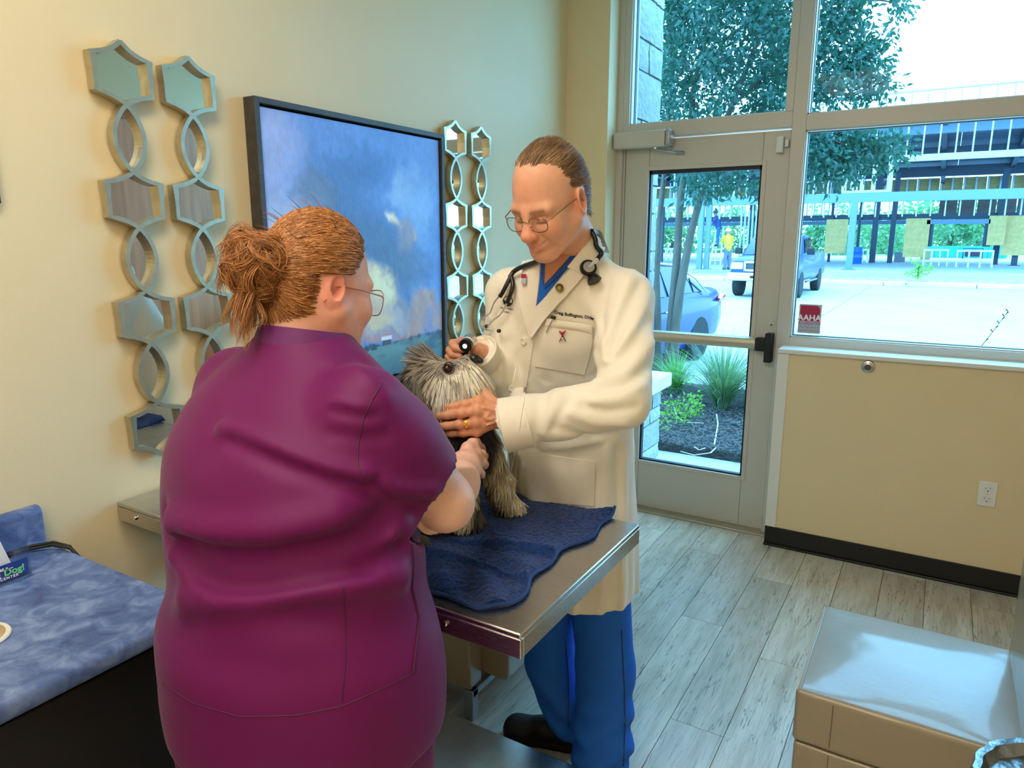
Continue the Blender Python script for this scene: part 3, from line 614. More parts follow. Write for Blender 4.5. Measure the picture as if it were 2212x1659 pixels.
# gravel strip (uncountable) and building slab
def bumpy(name, m, parent, x0, x1, y0, y1, z, amp, n=(120, 60), sc_=6, kind=None):
    X, Y = np.meshgrid(np.linspace(x0, x1, n[0]), np.linspace(y0, y1, n[1]), indexing='ij'); Z = z+amp*np.clip(fbm(np.stack([X*sc_, Y*sc_, X*0], -1), 4), -1, 1)-.10*(1-sstep(y0, y0+.18, Y))
    ii = np.arange(n[0]*n[1]).reshape(n); f = np.stack([ii[:-1, :-1], ii[1:, :-1], ii[1:, 1:], ii[:-1, 1:]], -1).reshape(-1, 4)
    me = mesh_np(name, np.stack([X, Y, Z], -1).reshape(-1, 3), f); set_smooth(me); o = link(name, me, m, parent)
    if kind: o['kind'] = kind
    return o
bumpy('gravel', mat('gravel_mix', srgb(170, 160, 140), .9, var=(9, .45), bump=(20, 1., .05)), gr, -20, 14, 30.93, 33.0, .06, .10, (260, 40), 2.2, 'stuff')
bsl = struct(bx('building_slab', mat('slab_concrete', srgb(176, 182, 186), .85, var=(.6, .12)), None, -45, 30, 33.0, 70, LZ-.02, .25))
# ---------------- mulch bed with chips
mul = bumpy('mulch', mat('mulch_dark', srgb(62, 56, 54), .95, var=(30, .5), bump=(60, 1., .03)), gr, -1.1, 4.5, 5.26, 7.80, -.005, .035, (110, 60), 4, 'stuff')
R = RNG; nC = 5200
cx_ = R.uniform(-1.05, 1.6, nC); cy_ = 5.28+2.4*R.random(nC)**1.4; cz_ = -.005+.03*R.random(nC); L_ = R.uniform(.012, .035, nC); a_ = R.uniform(0, PI, nC); tl = R.uniform(-.5, .5, nC); wd_ = R.uniform(.004, .008, nC)
dx = np.stack([np.cos(a_)*np.cos(tl), np.sin(a_)*np.cos(tl), np.sin(tl)], -1); sdv = np.stack([-np.sin(a_), np.cos(a_), 0*a_], -1)*wd_[:, None]; c_ = np.stack([cx_, cy_, cz_+.02], -1)
q = np.stack([c_-dx*L_[:, None]-sdv, c_+dx*L_[:, None]-sdv*.5, c_+dx*L_[:, None]+sdv*.5, c_-dx*L_[:, None]+sdv, c_+V(0, 0, .006)], 1).reshape(-1, 3)
k5 = np.arange(nC)[:, None]*5; fc = np.concatenate([k5+np.array([[0, 1, 4]]), k5+np.array([[1, 2, 4]]), k5+np.array([[2, 3, 4]]), k5+np.array([[3, 0, 4]])])
me = mesh_np('mulch_chips', q, fc); link('mulch_chips', me, mat('chips', srgb(84, 78, 76), .9, var=(60, .6)), mul)['kind'] = 'stuff'
# ---------------- stone pier left of the door
LIME = [mat('limestone_%d' % i, srgb(*c), .9, var=(14, .10), bump=(26, .9, .02)) for i, c in enumerate(((150, 148, 140), (162, 160, 152), (138, 138, 132)))]
pier = struct(bx('wall_exterior', mat('mortar', srgb(110, 110, 106), .95), None, -.6, .105, 4.07, 4.965, GZ, 4.6))
bx('pier_plinth', mat('mortar', srgb(196, 198, 194), .95), pier, -.6, .135, 4.07, 5.14, GZ, .50)
def stones(x, y0, y1, z0, z1, hs, seed):
    rg = random.Random(seed); z = z0
    while z < z1-.03:
        h = min(rg.choice(hs), z1-z); y = y0
        if z1-z-h < .05: h = z1-z
        while y < y1-.01:
            ln = rg.uniform(.22, .48)
            if y1-y-ln < .14: ln = y1-y
            pr_ = rg.uniform(.02, .034)
            mb = MB(); nn = 3; vs = []; fs = []; j = lambda s: rg.uniform(-s, s)
            for b2 in range(nn+1):
                for a in range(nn+1):
                    fy, fz = a/nn, b2/nn; ed = a in (0, nn) or b2 in (0, nn)
                    vs.append((x+(pr_*.55 if ed else pr_)+j(.004), y+.006+(ln-.012)*fy+(0 if ed else j(.01)), z+.006+(h-.012)*fz+(0 if ed else j(.008))))
            for b2 in range(nn):
                for a in range(nn): k = b2*(nn+1)+a; fs.append((k, k+1, k+nn+2, k+nn+1))
            rim = [a for a in range(nn+1)]+[(nn+1)*b2+nn for b2 in range(1, nn+1)]+[(nn+1)*nn+a for a in range(nn-1, -1, -1)]+[(nn+1)*b2 for b2 in range(nn-1, 0, -1)]
            k0 = len(vs); vs += [(x-.01, vs[r][1], vs[r][2]) for r in rim]; m_ = len(rim); fs += [(rim[i], rim[(i+1) % m_], k0+(i+1) % m_, k0+i) for i in range(m_)]
            MB().add(vs, fs).build('stone', LIME[rg.randrange(3)], pier, smooth=40); y += ln
        z += h
stones(.135, 4.07, 5.17, GZ, .50, (.11, .15, .19), 3); stones(.105, 4.07, 4.99, .61, 4.5, (.14, .19, .26, .3), 5)
MB().box(-.6, .205, 4.07, 5.25, .50, .605).build('pier_cap', mat('cap_stone', srgb(214, 214, 206), .85, var=(6, .06), bump=(40, .3, .004)), pier, .012)
# ---------------- plants
def leaf_mesh(C, Dv, L, W, nrmv=None, curl=.25):
    """rhomb leaves: 6 verts each"""
    n = len(C); Dv = nrm(Dv); up_ = nrm(R.normal(size=(n, 3))) if nrmv is None else nrmv; S_ = nrm(np.cross(Dv, up_)); Nn = np.cross(S_, Dv)
    L = L[:, None]; W = W[:, None]
    pts = np.stack([C, C+Dv*L*.45+S_*W-Nn*W*.2, C+Dv*L*.5+Nn*W*.15, C+Dv*L*.45-S_*W-Nn*W*.2, C+Dv*L-Nn*L*curl*.5], 1)
    k = np.arange(n)[:, None]*5; f = np.concatenate([k+np.array([[0, 1, 2]]), k+np.array([[1, 4, 2]]), k+np.array([[2, 4, 3]]), k+np.array([[0, 2, 3]])]); return pts.reshape(-1, 3), f
def foliage(name, m, parent, clusters, per, rad, L, W):
    C = np.repeat(np.asarray(clusters), per, 0); n = len(C); off = R.normal(size=(n, 3)); off = nrm(off)*(rad*R.random(n)**.6)[:, None]
    d = nrm(off+R.normal(size=(n, 3))*rad*.5+V(0, 0, -.3*rad)); v_, f_ = leaf_mesh(C+off, d, R.uniform(.7, 1.2, n)*L, R.uniform(.7, 1.2, n)*W)
    o = link(name, mesh_np(name, v_, f_), m, parent); o['kind'] = 'stuff'; return o
def leaf_mat(name, c, tr=.35):
    if name in MATS: return MATS[name]
    m = mat(name, srgb(*c), .5, var=(3, .3)); n = m.node_tree.nodes; L = m.node_tree.links
    t = n.new('ShaderNodeBsdfTranslucent'); t.inputs[0].default_value = srgb(min(255, c[0]*1.3), min(255, c[1]*1.35), c[2]); x = n.new('ShaderNodeMixShader'); x.inputs[0].default_value = tr
    L.new(n['Principled BSDF'].outputs[0], x.inputs[1]); L.new(t.outputs[0], x.inputs[2]); L.new(x.outputs[0], n['Material Output'].inputs[0]); return m
BARK = mat('smooth_bark', srgb(78, 70, 60), .8, var=(12, .25), bump=(30, .4, .01), map_scale=(1, 1, .3))
ctree = thing('crape_myrtle', 'multi-trunk leafy tree growing in the planter outside the glass door', 'tree', tuple(on(1432, 818, 2, GZ)))
tb0 = 8.55
trunks = [[(1440, 822, 8.5), (1448, 720, 8.5), (1462, 560, 8.5), (1470, 430, 8.5), (1484, 340, 8.6), (1500, 180, 8.7), (1540, 20, 8.8), (1560, -150, 9)],
          [(1452, 822, 8.4), (1460, 700, 8.4), (1470, 620, 8.4), (1492, 505, 8.4), (1512, 430, 8.4), (1535, 360, 8.3), (1580, 230, 8.2), (1640, 80, 8.0), (1680, -100, 8)],
          [(1424, 822, 8.7), (1421, 700, 8.7), (1418, 600, 8.7), (1424, 480, 8.8), (1440, 330, 9), (1450, 150, 9.1), (1440, -60, 9.2)],
          [(1412, 820, 8.9), (1408, 740, 8.9), (1400, 640, 9), (1396, 480, 9.1), (1400, 250, 9.2)]]
for i, tk in enumerate(trunks):
    pts = [at(*p) for p in tk]; pts[0] = pts[0]+V(0, 0, -.08); n_ = len(pts); MB().tube(pts, list(np.linspace(.060 if i < 2 else .05, .022, n_)), 9).build('trunk', BARK, ctree, smooth=60)
brs = []
for (a, b2) in (((1500, 180, 8.7), (1640, 30, 7.8)), ((1580, 230, 8.2), (1720, 150, 7.8)), ((1535, 330, 8.3), (1680, 300, 7.6)), ((1640, 80, 8.0), (1820, 40, 7.6)), ((1680, 290, 7.7), (1830, 180, 7.5)), ((1680, 300, 7.6), (1860, 330, 7.3)), ((1484, 340, 8.6), (1450, 300, 8)), ((1830, 180, 7.5), (1915, 185, 7.3)), ((1820, 40, 7.6), (1930, 5, 7.4)), ((1540, 20, 8.8), (1600, -160, 8.6)), ((1500, 180, 8.7), (1440, 60, 8.9))):
    p, q = at(*a), at(*b2); mid = (p+q)/2+V(0, 0, .12); MB().tube([p, mid, q], [.022, .015, .006], 6).build('branch', BARK, ctree, smooth=60)
cl = []
def scat(n, u0, u1, v0, v1, d0, d1):
    for _ in range(n): cl.append(at(R.uniform(u0, u1), R.uniform(v0, v1), R.uniform(d0, d1)))
scat(430, 1400, 1735, -260, 270, 7.4, 9.8); scat(46, 1440, 1650, 270, 420, 7.6, 9.0); scat(120, 1700, 1900, -260, -20, 7.2, 9); scat(14, 1630, 1720, 270, 420, 7.4, 8.4)
for (u, v, s, n) in ((1790, 40, 40, 12), (1850, 20, 35, 7), (1780, 110, 35, 8), (1850, 110, 38, 14), (1890, 125, 20, 5), (1830, 165, 40, 10), (1780, 200, 25, 6), (1880, 175, 22, 4), (1912, 180, 10, 2), (1800, 330, 38, 12), (1880, 330, 30, 8), (1930, 320, 16, 3), (1780, 370, 25, 6), (1770, 290, 25, 7), (1850, 300, 25, 5), (1940, 4, 16, 3), (1925, 62, 8, 1), (1840, 350, 30, 5), (1800, 390, 15, 2)):
    for _ in range(n): cl.append(at(u+R.normal()*s*.55, v+R.normal()*s*.55, R.uniform(7.2, 7.8)))
foliage('foliage', leaf_mat('crape_leaf', (40, 82, 74)), ctree, cl, 46, .20, .085, .020)
# shrubs and grasses of the planter
def clump(name, label, base, n, h, spread, m, w=.006, group=None, cat='grass', lean=1.):
    t = thing(name, label, cat, tuple(base), group); K = 6; az = R.uniform(0, 2*PI, n); hh = h*R.uniform(.45, 1.1, n); sp = spread*R.random(n)**.7*lean
    root = np.asarray(base)+np.stack([np.cos(az), np.sin(az), 0*az], -1)*(.06*R.random(n))[:, None]; s = np.linspace(0, 1, K)
    P = root[:, None, :]+np.stack([np.cos(az)[:, None]*sp[:, None]*s**1.7, np.sin(az)[:, None]*sp[:, None]*s**1.7, hh[:, None]*(s-.35*(sp/spread)[:, None]*s**3)], -1)
    sd = np.stack([-np.sin(az), np.cos(az), 0*az], -1)[:, None, :]*(w*(1-.9*s))[None, :, None]; vs = np.stack([P-sd, P+sd], 2).reshape(-1, 3)
    k = (np.arange(n)[:, None]*K+np.arange(K-1)[None])*2; k = k.ravel(); f = np.stack([k, k+1, k+3, k+2], -1); me = mesh_np('blades', vs, f); set_smooth(me); link('blades', me, m, t)['kind'] = 'stuff'; return t
GB = leaf_mat('grass_blade', (96, 120, 92), .3); GB2 = leaf_mat('grass_bright', (92, 140, 70), .35)
clump('ornamental_grass', 'tall arching grass clump in the mulch bed behind the glass door', (.22, 6.75, .0), 420, .78, .85, GB, .007, 'grass clumps in the planter')
clump('ornamental_grass', 'second grass clump at the right end of the mulch bed', (.62, 6.9, .0), 300, .66, .75, GB, .006, 'grass clumps in the planter')
clump('ornamental_grass', 'grass clump at the foot of the tree trunks', (-.42, 7.3, .0), 320, .50, .45, GB2, .007, 'grass clumps in the planter')
clump('ornamental_grass', 'bright grass clump behind the middle of the mulch bed', (.02, 7.5, .0), 320, .46, .45, GB2, .007, 'grass clumps in the planter')
clump('ornamental_grass', 'bright grass clump at the back right of the mulch bed', (.45, 7.5, .0), 300, .46, .45, GB2, .007, 'grass clumps in the planter')
clump('seed_stalks', 'few long bare seed stalks rising from the grass clump', (.2, 6.8, .0), 12, 1.05, .6, mat('stalk', srgb(66, 84, 84), .7), .005, None, 'grass', .8)
sh = thing('leafy_shrub', 'small bright green leafy shrub beside the stone pier', 'shrub', (-.02, 6.2, .0)); foliage('foliage', leaf_mat('shrub_leaf', (104, 150, 60)), sh, [V(.02, 6.1, .12)+R.normal(size=3)*V(.10, .22, .08) for _ in range(34)], 10, .06, .036, .012)
MB().tube([(-.02, 6.2, -.05), (-.02, 6.2, .12)], .012, 6).build('stem', BARK, sh)
dg_ = thing('dry_leaf_blades', 'pale dry fallen grass blades curling on the mulch', 'dry grass', (.25, 5.9, 0))
for pts in ([(1456, 880), (1462, 900), (1480, 912), (1520, 914)], [(1548, 895), (1551, 915), (1547, 940), (1543, 960)], [(1470, 975), (1500, 983), (1535, 978), (1552, 962)], [(1500, 965), (1510, 972), (1523, 968)]):
    MB().tube([on(u, v, 2, .04) for u, v in pts], .006, 5, squash=.4).build('blade', mat('dry_blade', srgb(206, 198, 176), .8), dg_, smooth=60)
sk = thing('twig', 'thin dark budding twig standing outside the window glass', 'twig', (on(2117, 752, 1, 4.6)[0]-.25, 4.6, GZ))
a, b2 = on(2117, 752, 1, 4.6), on(2178, 672, 1, 4.6); stm = MB().tube([(a[0]-.25, 4.6, GZ), a-V(.10, 0, .35), a, (a+b2)/2+V(.004, 0, .006), b2], [.003, .0026, .0022, .0018, .0012], 6).build('stem', mat('twig_brown', srgb(50, 46, 48), .8), sk)
for t_, s_ in ((.2, 1), (.45, -1), (.55, 1), (.68, -1), (.78, 1), (.86, -1), (.92, 1), (.99, -1)):
    p = a+(b2-a)*t_; MB().tube([p, p+V(.010*s_, .002, .012)], [.0022, .0035], 6).build('bud', mat('twig_brown', srgb(50, 46, 48), .8), sk)
# ---------------- vehicles
TIRE = mat('tyre', srgb(26, 28, 30), .8); RIM = mat('alloy', srgb(190, 194, 198), .3, .7); CGL = mat('car_glass', srgb(22, 34, 42), .08, spec=.5)
CHR = mat('chrome', (.75, .75, .76), .18, 1.)
def wheel(parent, c, ax, r=.33, w=.22, sgn=1):
    c = V(*c); ax = V(*ax)
    t = MB().lathe([(r*.62, -w/2), (r*.94, -w/2), (r, -w*.36), (r, w*.36), (r*.94, w/2), (r*.62, w/2)], c, 28, ax).build('wheel', TIRE, parent, smooth=40)
    hub = MB().lathe([(r*.62, w*.34), (r*.60, w*.46), (r*.56, w*.46), (r*.54, w*.36), (.05, w*.36)], c, 28, ax)
    ref = nrm(np.cross(ax, V(0, 0, 1))); up_ = V(0, 0, 1)
    for k in range(5):
        an = 2*PI*k/5; d = math.cos(an)*ref+math.sin(an)*up_; s = np.cross(ax, d); vs = []
        for (q, ww) in ((.04, .05), (r*.57, .035)):
            for sg in (-1, 1):
                for e in (w*.36, w*.45): vs.append(c+d*q+s*sg*ww+ax*e)
        hub.add(vs, [(0, 1, 3, 2), (4, 6, 7, 5), (0, 4, 5, 1), (2, 3, 7, 6), (1, 5, 7, 3), (0, 2, 6, 4)])
    hub.build('rim', RIM, t, smooth=30); return t
def loft_body(name, stations, m, parent, M):
    """stations: (s, [(halfwidth, z) ...]) from sill to roof; mirrored"""
    K = len(stations[0][1]); vs = []; fs = []; n = 2*K
    for s, sec in stations:
        for (hw, z) in sec: vs.append(M(s, hw, z))
        for (hw, z) in sec[::-1]: vs.append(M(s, -hw, z))
    for i in range(len(stations)-1):
        for j in range(n): fs.append((i*n+j, i*n+(j+1) % n, (i+1)*n+(j+1) % n, (i+1)*n+j))
    fs.append(tuple(range(n))[::-1]); fs.append(tuple((len(stations)-1)*n+j for j in range(n)))
    o = MB().add(vs, fs).build(name, m, parent, smooth=38); return o
# blue sedan: rear towards +X
CARB = mat('car_blue', srgb(26, 50, 112), .30, .0, coat=.25, spec=.3)
car = thing('sedan_car', 'dark blue sedan parked beyond the planter, rear end showing', 'car', (-2.0, 9.6, LZ))
_A = V(math.sin(.122), math.cos(.122), 0); _N = V(math.cos(.122), -math.sin(.122), 0); _O = on(1503, 777, 2, LZ)+1.02*_A-.86*_N
Mc = lambda s, hw, z: _O-s*_A+hw*_N+V(0, 0, z)
sec = lambda hw, z0, zs, zb, zt, ht: [(hw*.90, z0), (hw*.97, z0+.10), (hw, zs), (hw*.985, (zs+zb)/2+.06), (hw*.93, zb), (ht, zt), (ht*.6, zt+.012)]
B_ = [(0, .78, .42, .60, .86, .93, .70), (.10, .84, .34, .58, .92, .985, .74), (.35, .90, .26, .56, .97, 1.03, .76), (.70, .91, .22, .55, .98, 1.07, .74), (1.0, .91, .22, .55, .97, 1.22, .66), (1.45, .91, .22, .55, .96, 1.42, .60), (2.0, .91, .22, .55, .95, 1.47, .60), (2.6, .91, .22, .55, .94, 1.44, .59), (3.0, .91, .22, .55, .93, 1.30, .60), (3.4, .91, .22, .55, .92, 1.05, .70), (3.9, .90, .24, .55, .86, .95, .72), (4.4, .86, .28, .52, .76, .82, .66), (4.65, .74, .36, .48, .62, .68, .55)]
loft_body('body', [(s, sec(hw, z0, zs, zb, zt, ht)) for (s, hw, z0, zs, zb, zt, ht) in B_], CARB, car, Mc)
def side_pane(pts, hw0, hw1, z0, z1, off=.012, side=1):
    vs = []
    for (s, z) in pts:
        t = (z-z0)/(z1-z0); hw = hw0+(hw1-hw0)*t; vs.append(Mc(s, side*(hw+off), z))
    return MB().add(vs+[p-_N*side*.02 for p in vs], [tuple(range(len(vs))), tuple(range(len(vs), 2*len(vs)))[::-1]]+[(i, (i+1) % len(vs), len(vs)+(i+1) % len(vs), len(vs)+i) for i in range(len(vs))])
for sd_ in (1, -1):
    side_pane([(.86, 1.00), (1.12, 1.20), (1.16, 1.01)], .85, .60, .96, 1.45, .012, sd_).build('window', CGL, car)
    side_pane([(1.22, 1.01), (1.20, 1.22), (1.50, 1.385), (1.92, 1.415), (1.98, 1.00)], .85, .60, .96, 1.45, .012, sd_).build('window', CGL, car)
    side_pane([(2.06, 1.00), (2.02, 1.415), (2.5, 1.395), (3.0, 1.2), (3.22, .99)], .85, .60, .96, 1.45, .012, sd_).build('window', CGL, car)
    MB().tube([Mc(s, sd_*(hw), z) for s, hw, z in ((.80, .885, .985), (1.05, .80, 1.20), (1.45, .66, 1.40), (2.0, .65, 1.435), (2.6, .66, 1.41), (3.1, .76, 1.20))], .012, 6).build('chrome_trim', CHR, car, smooth=60)
    MB().tube([Mc(.10, sd_*.80, .86), Mc(.22, sd_*.88, .88), Mc(.42, sd_*.915, .86)], [.05, .07, .02], 8).build('tail_light', mat('tail_red', srgb(190, 30, 40), .25, coat=.6), car, smooth=60)
    MB().tube([Mc(2.1, sd_*.925, .80), Mc(2.25, sd_*.93, .80)], .014, 6).build('door_handle', CHR, car, smooth=60)
    wheel(car, Mc(1.02, sd_*.80, .33), sd_*_N); wheel(car, Mc(3.78, sd_*.80, .33), sd_*_N)
    MB().lathe([(.40, -.02), (.40, .02), (.37, .024)], V(*Mc(1.02, sd_*.70, .335)), 28, sd_*_N).build('wheel_arch', mat('arch_black', (.01, .012, .014), .8), car)
MB().add([Mc(.44, .62, 1.055), Mc(.44, -.62, 1.055), Mc(1.36, -.52, 1.425), Mc(1.36, .52, 1.425)], [(0, 1, 2, 3)]).build('rear_window', CGL, car)
# pickup: front towards us (-Y)
PKB = mat('pickup_blue', srgb(40, 64, 112), .35, .0, coat=.2, spec=.3); pk = thing('pickup_truck', 'light blue pickup truck facing the clinic across the lot', 'truck', (-2.7, 24.8, LZ))
_q = on(1595, 638, 2, LZ); xc, yf = _q[0]+.86, _q[1]-.95
Mp = lambda s, hw, z: V(xc+hw, yf+s, LZ+z)
S2 = lambda hw, z0, zm, zt, ht: [(hw*.95, z0), (hw, z0+.12), (hw, zm), (hw*.98, zm+.15), (ht, zt), (ht*.7, zt+.01)]
loft_body('body', [(s, S2(*a)) for s, *a in ((.0, .90, .55, .80, 1.08, .84), (.12, .97, .50, .85, 1.16, .88), (1.2, .98, .48, .9, 1.24, .90), (1.35, .98, .48, .9, 1.26, .90), (3.4, .98, .48, .9, 1.26, .92), (3.45, .98, .48, .9, 1.30, .95), (5.6, .98, .50, .9, 1.30, .95))], PKB, pk, Mp)
loft_body('cab', [(s, [(.90, 1.15), (.89, 1.3), (hw, zt*.92+.1), (hw-.02, zt), (hw*.6, zt+.01)]) for s, hw, zt in ((1.25, .86, 1.28), (1.95, .76, 1.80), (2.2, .75, 1.86), (3.2, .75, 1.86), (3.38, .80, 1.60))], PKB, pk, Mp)
MB().add([Mp(1.36, .76, 1.33), Mp(1.36, -.76, 1.33), Mp(1.90, -.66, 1.77), Mp(1.90, .66, 1.77)], [(0, 1, 2, 3)]).build('windshield', CGL, pk)
for s_ in (1, -1):
    MB().add([Mp(a, s_*h, z) for a, h, z in ((1.75, .895, 1.33), (2.1, .80, 1.76), (2.55, .80, 1.78), (2.55, .895, 1.33))], [(0, 1, 2, 3)]).build('window', CGL, pk); MB().add([Mp(a, s_*h, z) for a, h, z in ((2.62, .895, 1.33), (2.62, .80, 1.78), (3.15, .80, 1.78), (3.2, .895, 1.33))], [(0, 1, 2, 3)]).build('window', CGL, pk)
    wheel(pk, (xc+s_*.86, yf+.95, LZ+.40), (s_, 0, 0), .40, .26); wheel(pk, (xc+s_*.86, yf+4.6, LZ+.40), (s_, 0, 0), .40, .26)
    MB().tube([Mp(1.55, s_*1.02, .46), Mp(3.5, s_*1.02, .46)], .05, 8, squash=.6).build('running_board', CHR, pk); MB().box(*sorted((xc+s_*.98, xc+s_*1.2)), yf+1.55, yf+1.65, LZ+1.28, LZ+1.48).build('side_mirror', RUB, pk, .02)
    MB().box(*sorted((xc+s_*.55, xc+s_*.90)), yf-.03, yf+.06, LZ+.86, LZ+1.06).build('headlight', mat('headlight', srgb(214, 226, 234), .1, coat=.5), pk, .02); MB().box(*sorted((xc+s_*.80, xc+s_*.96)), yf+5.58, yf+5.62, LZ+.85, LZ+1.2).build('tail_light', mat('tail_red', srgb(190, 30, 40), .25), pk)
g = MB()
for (x0, x1, z0, z1) in ((-.50, .50, .80, .86), (-.50, .50, 1.04, 1.10), (-.52, -.46, .80, 1.10), (.46, .52, .80, 1.10)): g.box(xc+x0, xc+x1, yf-.05, yf+.05, LZ+z0, LZ+z1)
g.build('grille_surround', mat('silver_plastic', srgb(214, 218, 220), .3, .3), pk, .01); bx('grille', mat('grille_mesh', srgb(70, 78, 84), .5, .3, bump=(90, 1., .02)), pk, xc-.46, xc+.46, yf-.02, yf+.04, LZ+.86, LZ+1.04)
bx('bumper', mat('silver_plastic', srgb(214, 218, 220), .3, .3), pk, xc-.98, xc+.98, yf-.12, yf+.1, LZ+.52, LZ+.76, .04); bx('bumper_slot', RUB, pk, xc-.30, xc+.30, yf-.126, yf-.11, LZ+.60, LZ+.68)
# ---------------- building under construction (facade plane y = 35)
YB0 = 35.0; GALV = mat('galvanised_stud', srgb(170, 188, 200), .4, .35); BLU = mat('primed_steel', srgb(96, 122, 148), .5, .2); DKS = mat('dark_steel_beam', srgb(42, 60, 78), .5, .2); OSB = mat('osb_board', srgb(206, 172, 110), .85, var=(5, .15)); DECK = mat('roof_deck', srgb(84, 100, 120), .55, .3, bump=(6, .3, .05), map_scale=(1, .05, 1))
bd = thing('building_frame', 'steel-framed building under construction across the parking lot', 'building', (0, 40, .25))
cache = {}
def piece(name, m, x0, x1, y0, y1, z0, z1):
    key = (name, m.name, round(x1-x0, 2), round(y1-y0, 2), round(z1-z0, 2))
    if key not in cache:
        cache[key] = MB().box(0, x1-x0, 0, y1-y0, 0, z1-z0).mesh(name); cache[key].materials.append(m)
    o = bpy.data.objects.new(name, cache[key]); COL.objects.link(o); o.parent = bd; o.location = (x0, y0-40, z0-.25); return o
def sx(u, v, y=YB0): return on(u, v, 1, y)
zt = sx(2000, 193)[2]; zk = sx(2080, 336)[2]; zb1 = sx(1980, 413)[2]; zb0 = sx(1980, 434)[2]
piece('top_track', GALV, -16, 9, YB0, YB0+.15, zt-.05, zt); piece('stud_track', GALV, sx(1935, 345)[0], 9, YB0-.02, YB0+.15, zk-.13, zk+.13)
x = -14.
while x < 8.5:
    piece('stud', GALV, x, x+.055, YB0+.02, YB0+.14, zk if x > sx(1935, 345)[0] else zb1, zt-.05); x += .585
for u in (1822, 1838, 1860, 1884, 1920): x = sx(u, 380)[0]; piece('jamb_stud', GALV, x, x+.16, YB0-.03, YB0+.12, zb1, zk)
piece('beam', BLU, -16, 10, YB0-.05, YB0+.25, zb0, zb1); piece('sill_track', GALV, sx(1822, 420)[0], sx(1925, 420)[0], YB0-.06, YB0+.1, zb1, zb1+.10)
for (u, vb, m_, dy, w_) in ((1832, 583, BLU, 0, .26), (1508, 582, BLU, 0, .22), (1524, 582, BLU, .2, .2), (1424, 570, DKS, 4, .25), (2190, 574, DKS, 3, .26)):
    p = on(u, vb, 2, .25); piece('column', m_, p[0]-w_/2, p[0]+w_/2, p[1], p[1]+w_, .25, zb0+(0 if dy < 1 else .6)); piece('base_plate', m_, p[0]-w_, p[0]+w_, p[1]-.1, p[1]+w_+.1, .25, .28)
for (u, w_) in ((1884, .30), (1922, .26), (2150, .28), (1618, .3), (1790, .14), (1850, .14)): p = on(u, 555, 1, 46.); piece('column', DKS, p[0]-w_/2, p[0]+w_/2, 46, 46+w_, .25, 5.2)
zb2 = on(1950, 466, 1, 46.)[2]; piece('beam', DKS, -22, 12, 46.3, 46.6, zb2-.22, zb2+.1)
zd = on(1950, 510, 1, 52.)[2]; piece('beam', BLU, -24, 13, 52, 52.3, on(1950, 480, 1, 52)[2]-.12, on(1950, 480, 1, 52)[2]+.12)
# roof deck with joists
def slope(name, m, x0, x1, dz0, dz1):
    """member following the shed roof's fall"""
    ya, yb = YB0+.8, 52.5; za, zb = 7.05, 5.35; poly = [(ya, za+dz0), (yb, zb+dz0), (yb, zb+dz1), (ya, za+dz1)]
    key = (name, round(x1-x0, 2))
    if key not in cache:
        cache[key] = MB().prism([(p-40, q-.25) for p, q in poly], (0, 0, 0), (0, 1, 0), (0, 0, 1), (x1-x0, 0, 0)).mesh(name); cache[key].materials.append(m)
    o = bpy.data.objects.new(name, cache[key]); COL.objects.link(o); o.parent = bd; o.location = (x0, 0, 0)
for i in range(-11, 6): slope('roof_deck', DECK, i*2.0, i*2.0+1.985, 0, .1)
for i in range(-7, 4): slope('joist', DKS, i*3.2+1.2, i*3.2+1.42, -.45, 0)
for (yj, m_) in ((37.5, BLU), (43.0, DKS), (48.0, DKS)): zz = 7.05-1.7*(yj-35.8)/16.7; piece('girder', m_, -22, 12, yj, yj+.25, zz-.75, zz-.2)
zo0, zo1 = on(1950, 425, 1, 52.5)[2], on(1950, 398, 1, 52.5)[2]
xw = -22.
while xw < 12: piece('osb_sheet', OSB, xw, xw+1.19, 52.5, 52.55, zo0, zo1+.3); xw += 1.22
xw = -22.
while xw < 12: piece('stud', GALV, xw, xw+.10, 52.2, 52.4, zo0-.1, zo1+.3); xw += .61
xw = -16.
while xw < 9: piece('hanger_stud', GALV, xw, xw+.05, YB0+.3, YB0+.42, zb0-.62, zb0); xw += .52
xw = 1.3
while xw < 12: piece('wall_sheet', mat('wood_dark', srgb(96, 82, 78), .8, var=(4, .3)), xw, xw+.9, 50, 50.05, on(2100, 462, 1, 50)[2], on(2100, 430, 1, 50)[2]); xw += .95
for (u0, u1, v0, v1, y) in ((1786, 1826, 474, 548, 44.), (1958, 2001, 472, 556, 44.), (2138, 2168, 466, 530, 44.), (2172, 2212, 466, 552, 44.4)): a, b2 = on(u0, v0, 1, y), on(u1, v1, 1, y); piece('osb_panel', OSB, a[0], b2[0], y, y+.06, max(b2[2], .25), a[2])
for (u0, u1, v, y) in ((2003, 2140, 475, 44.), ): a, b2 = on(u0, v, 1, y), on(u1, v, 1, y); piece('lintel', BLU, a[0], b2[0], y, y+.2, a[2]-.22, a[2])
for u in (2006, 2012, 2130, 2138): a = on(u, 500, 1, 44.2); piece('jamb', DKS, a[0]-.09, a[0]+.09, 44.1, 44.3, 1.2, on(u, 476, 1, 44.2)[2])
xw = on(1430, 500, 1, 47.)[0]
for k in range(26): piece('stud', GALV, xw+k*.41, xw+k*.41+.07, 47., 47.1, 2.6, 5.2)
for k in range(6): xs = on(1598+k*8, 500, 1, 42.)[0]; piece('stud', GALV, xs, xs+.09, 42, 42.1, .25, zb0)
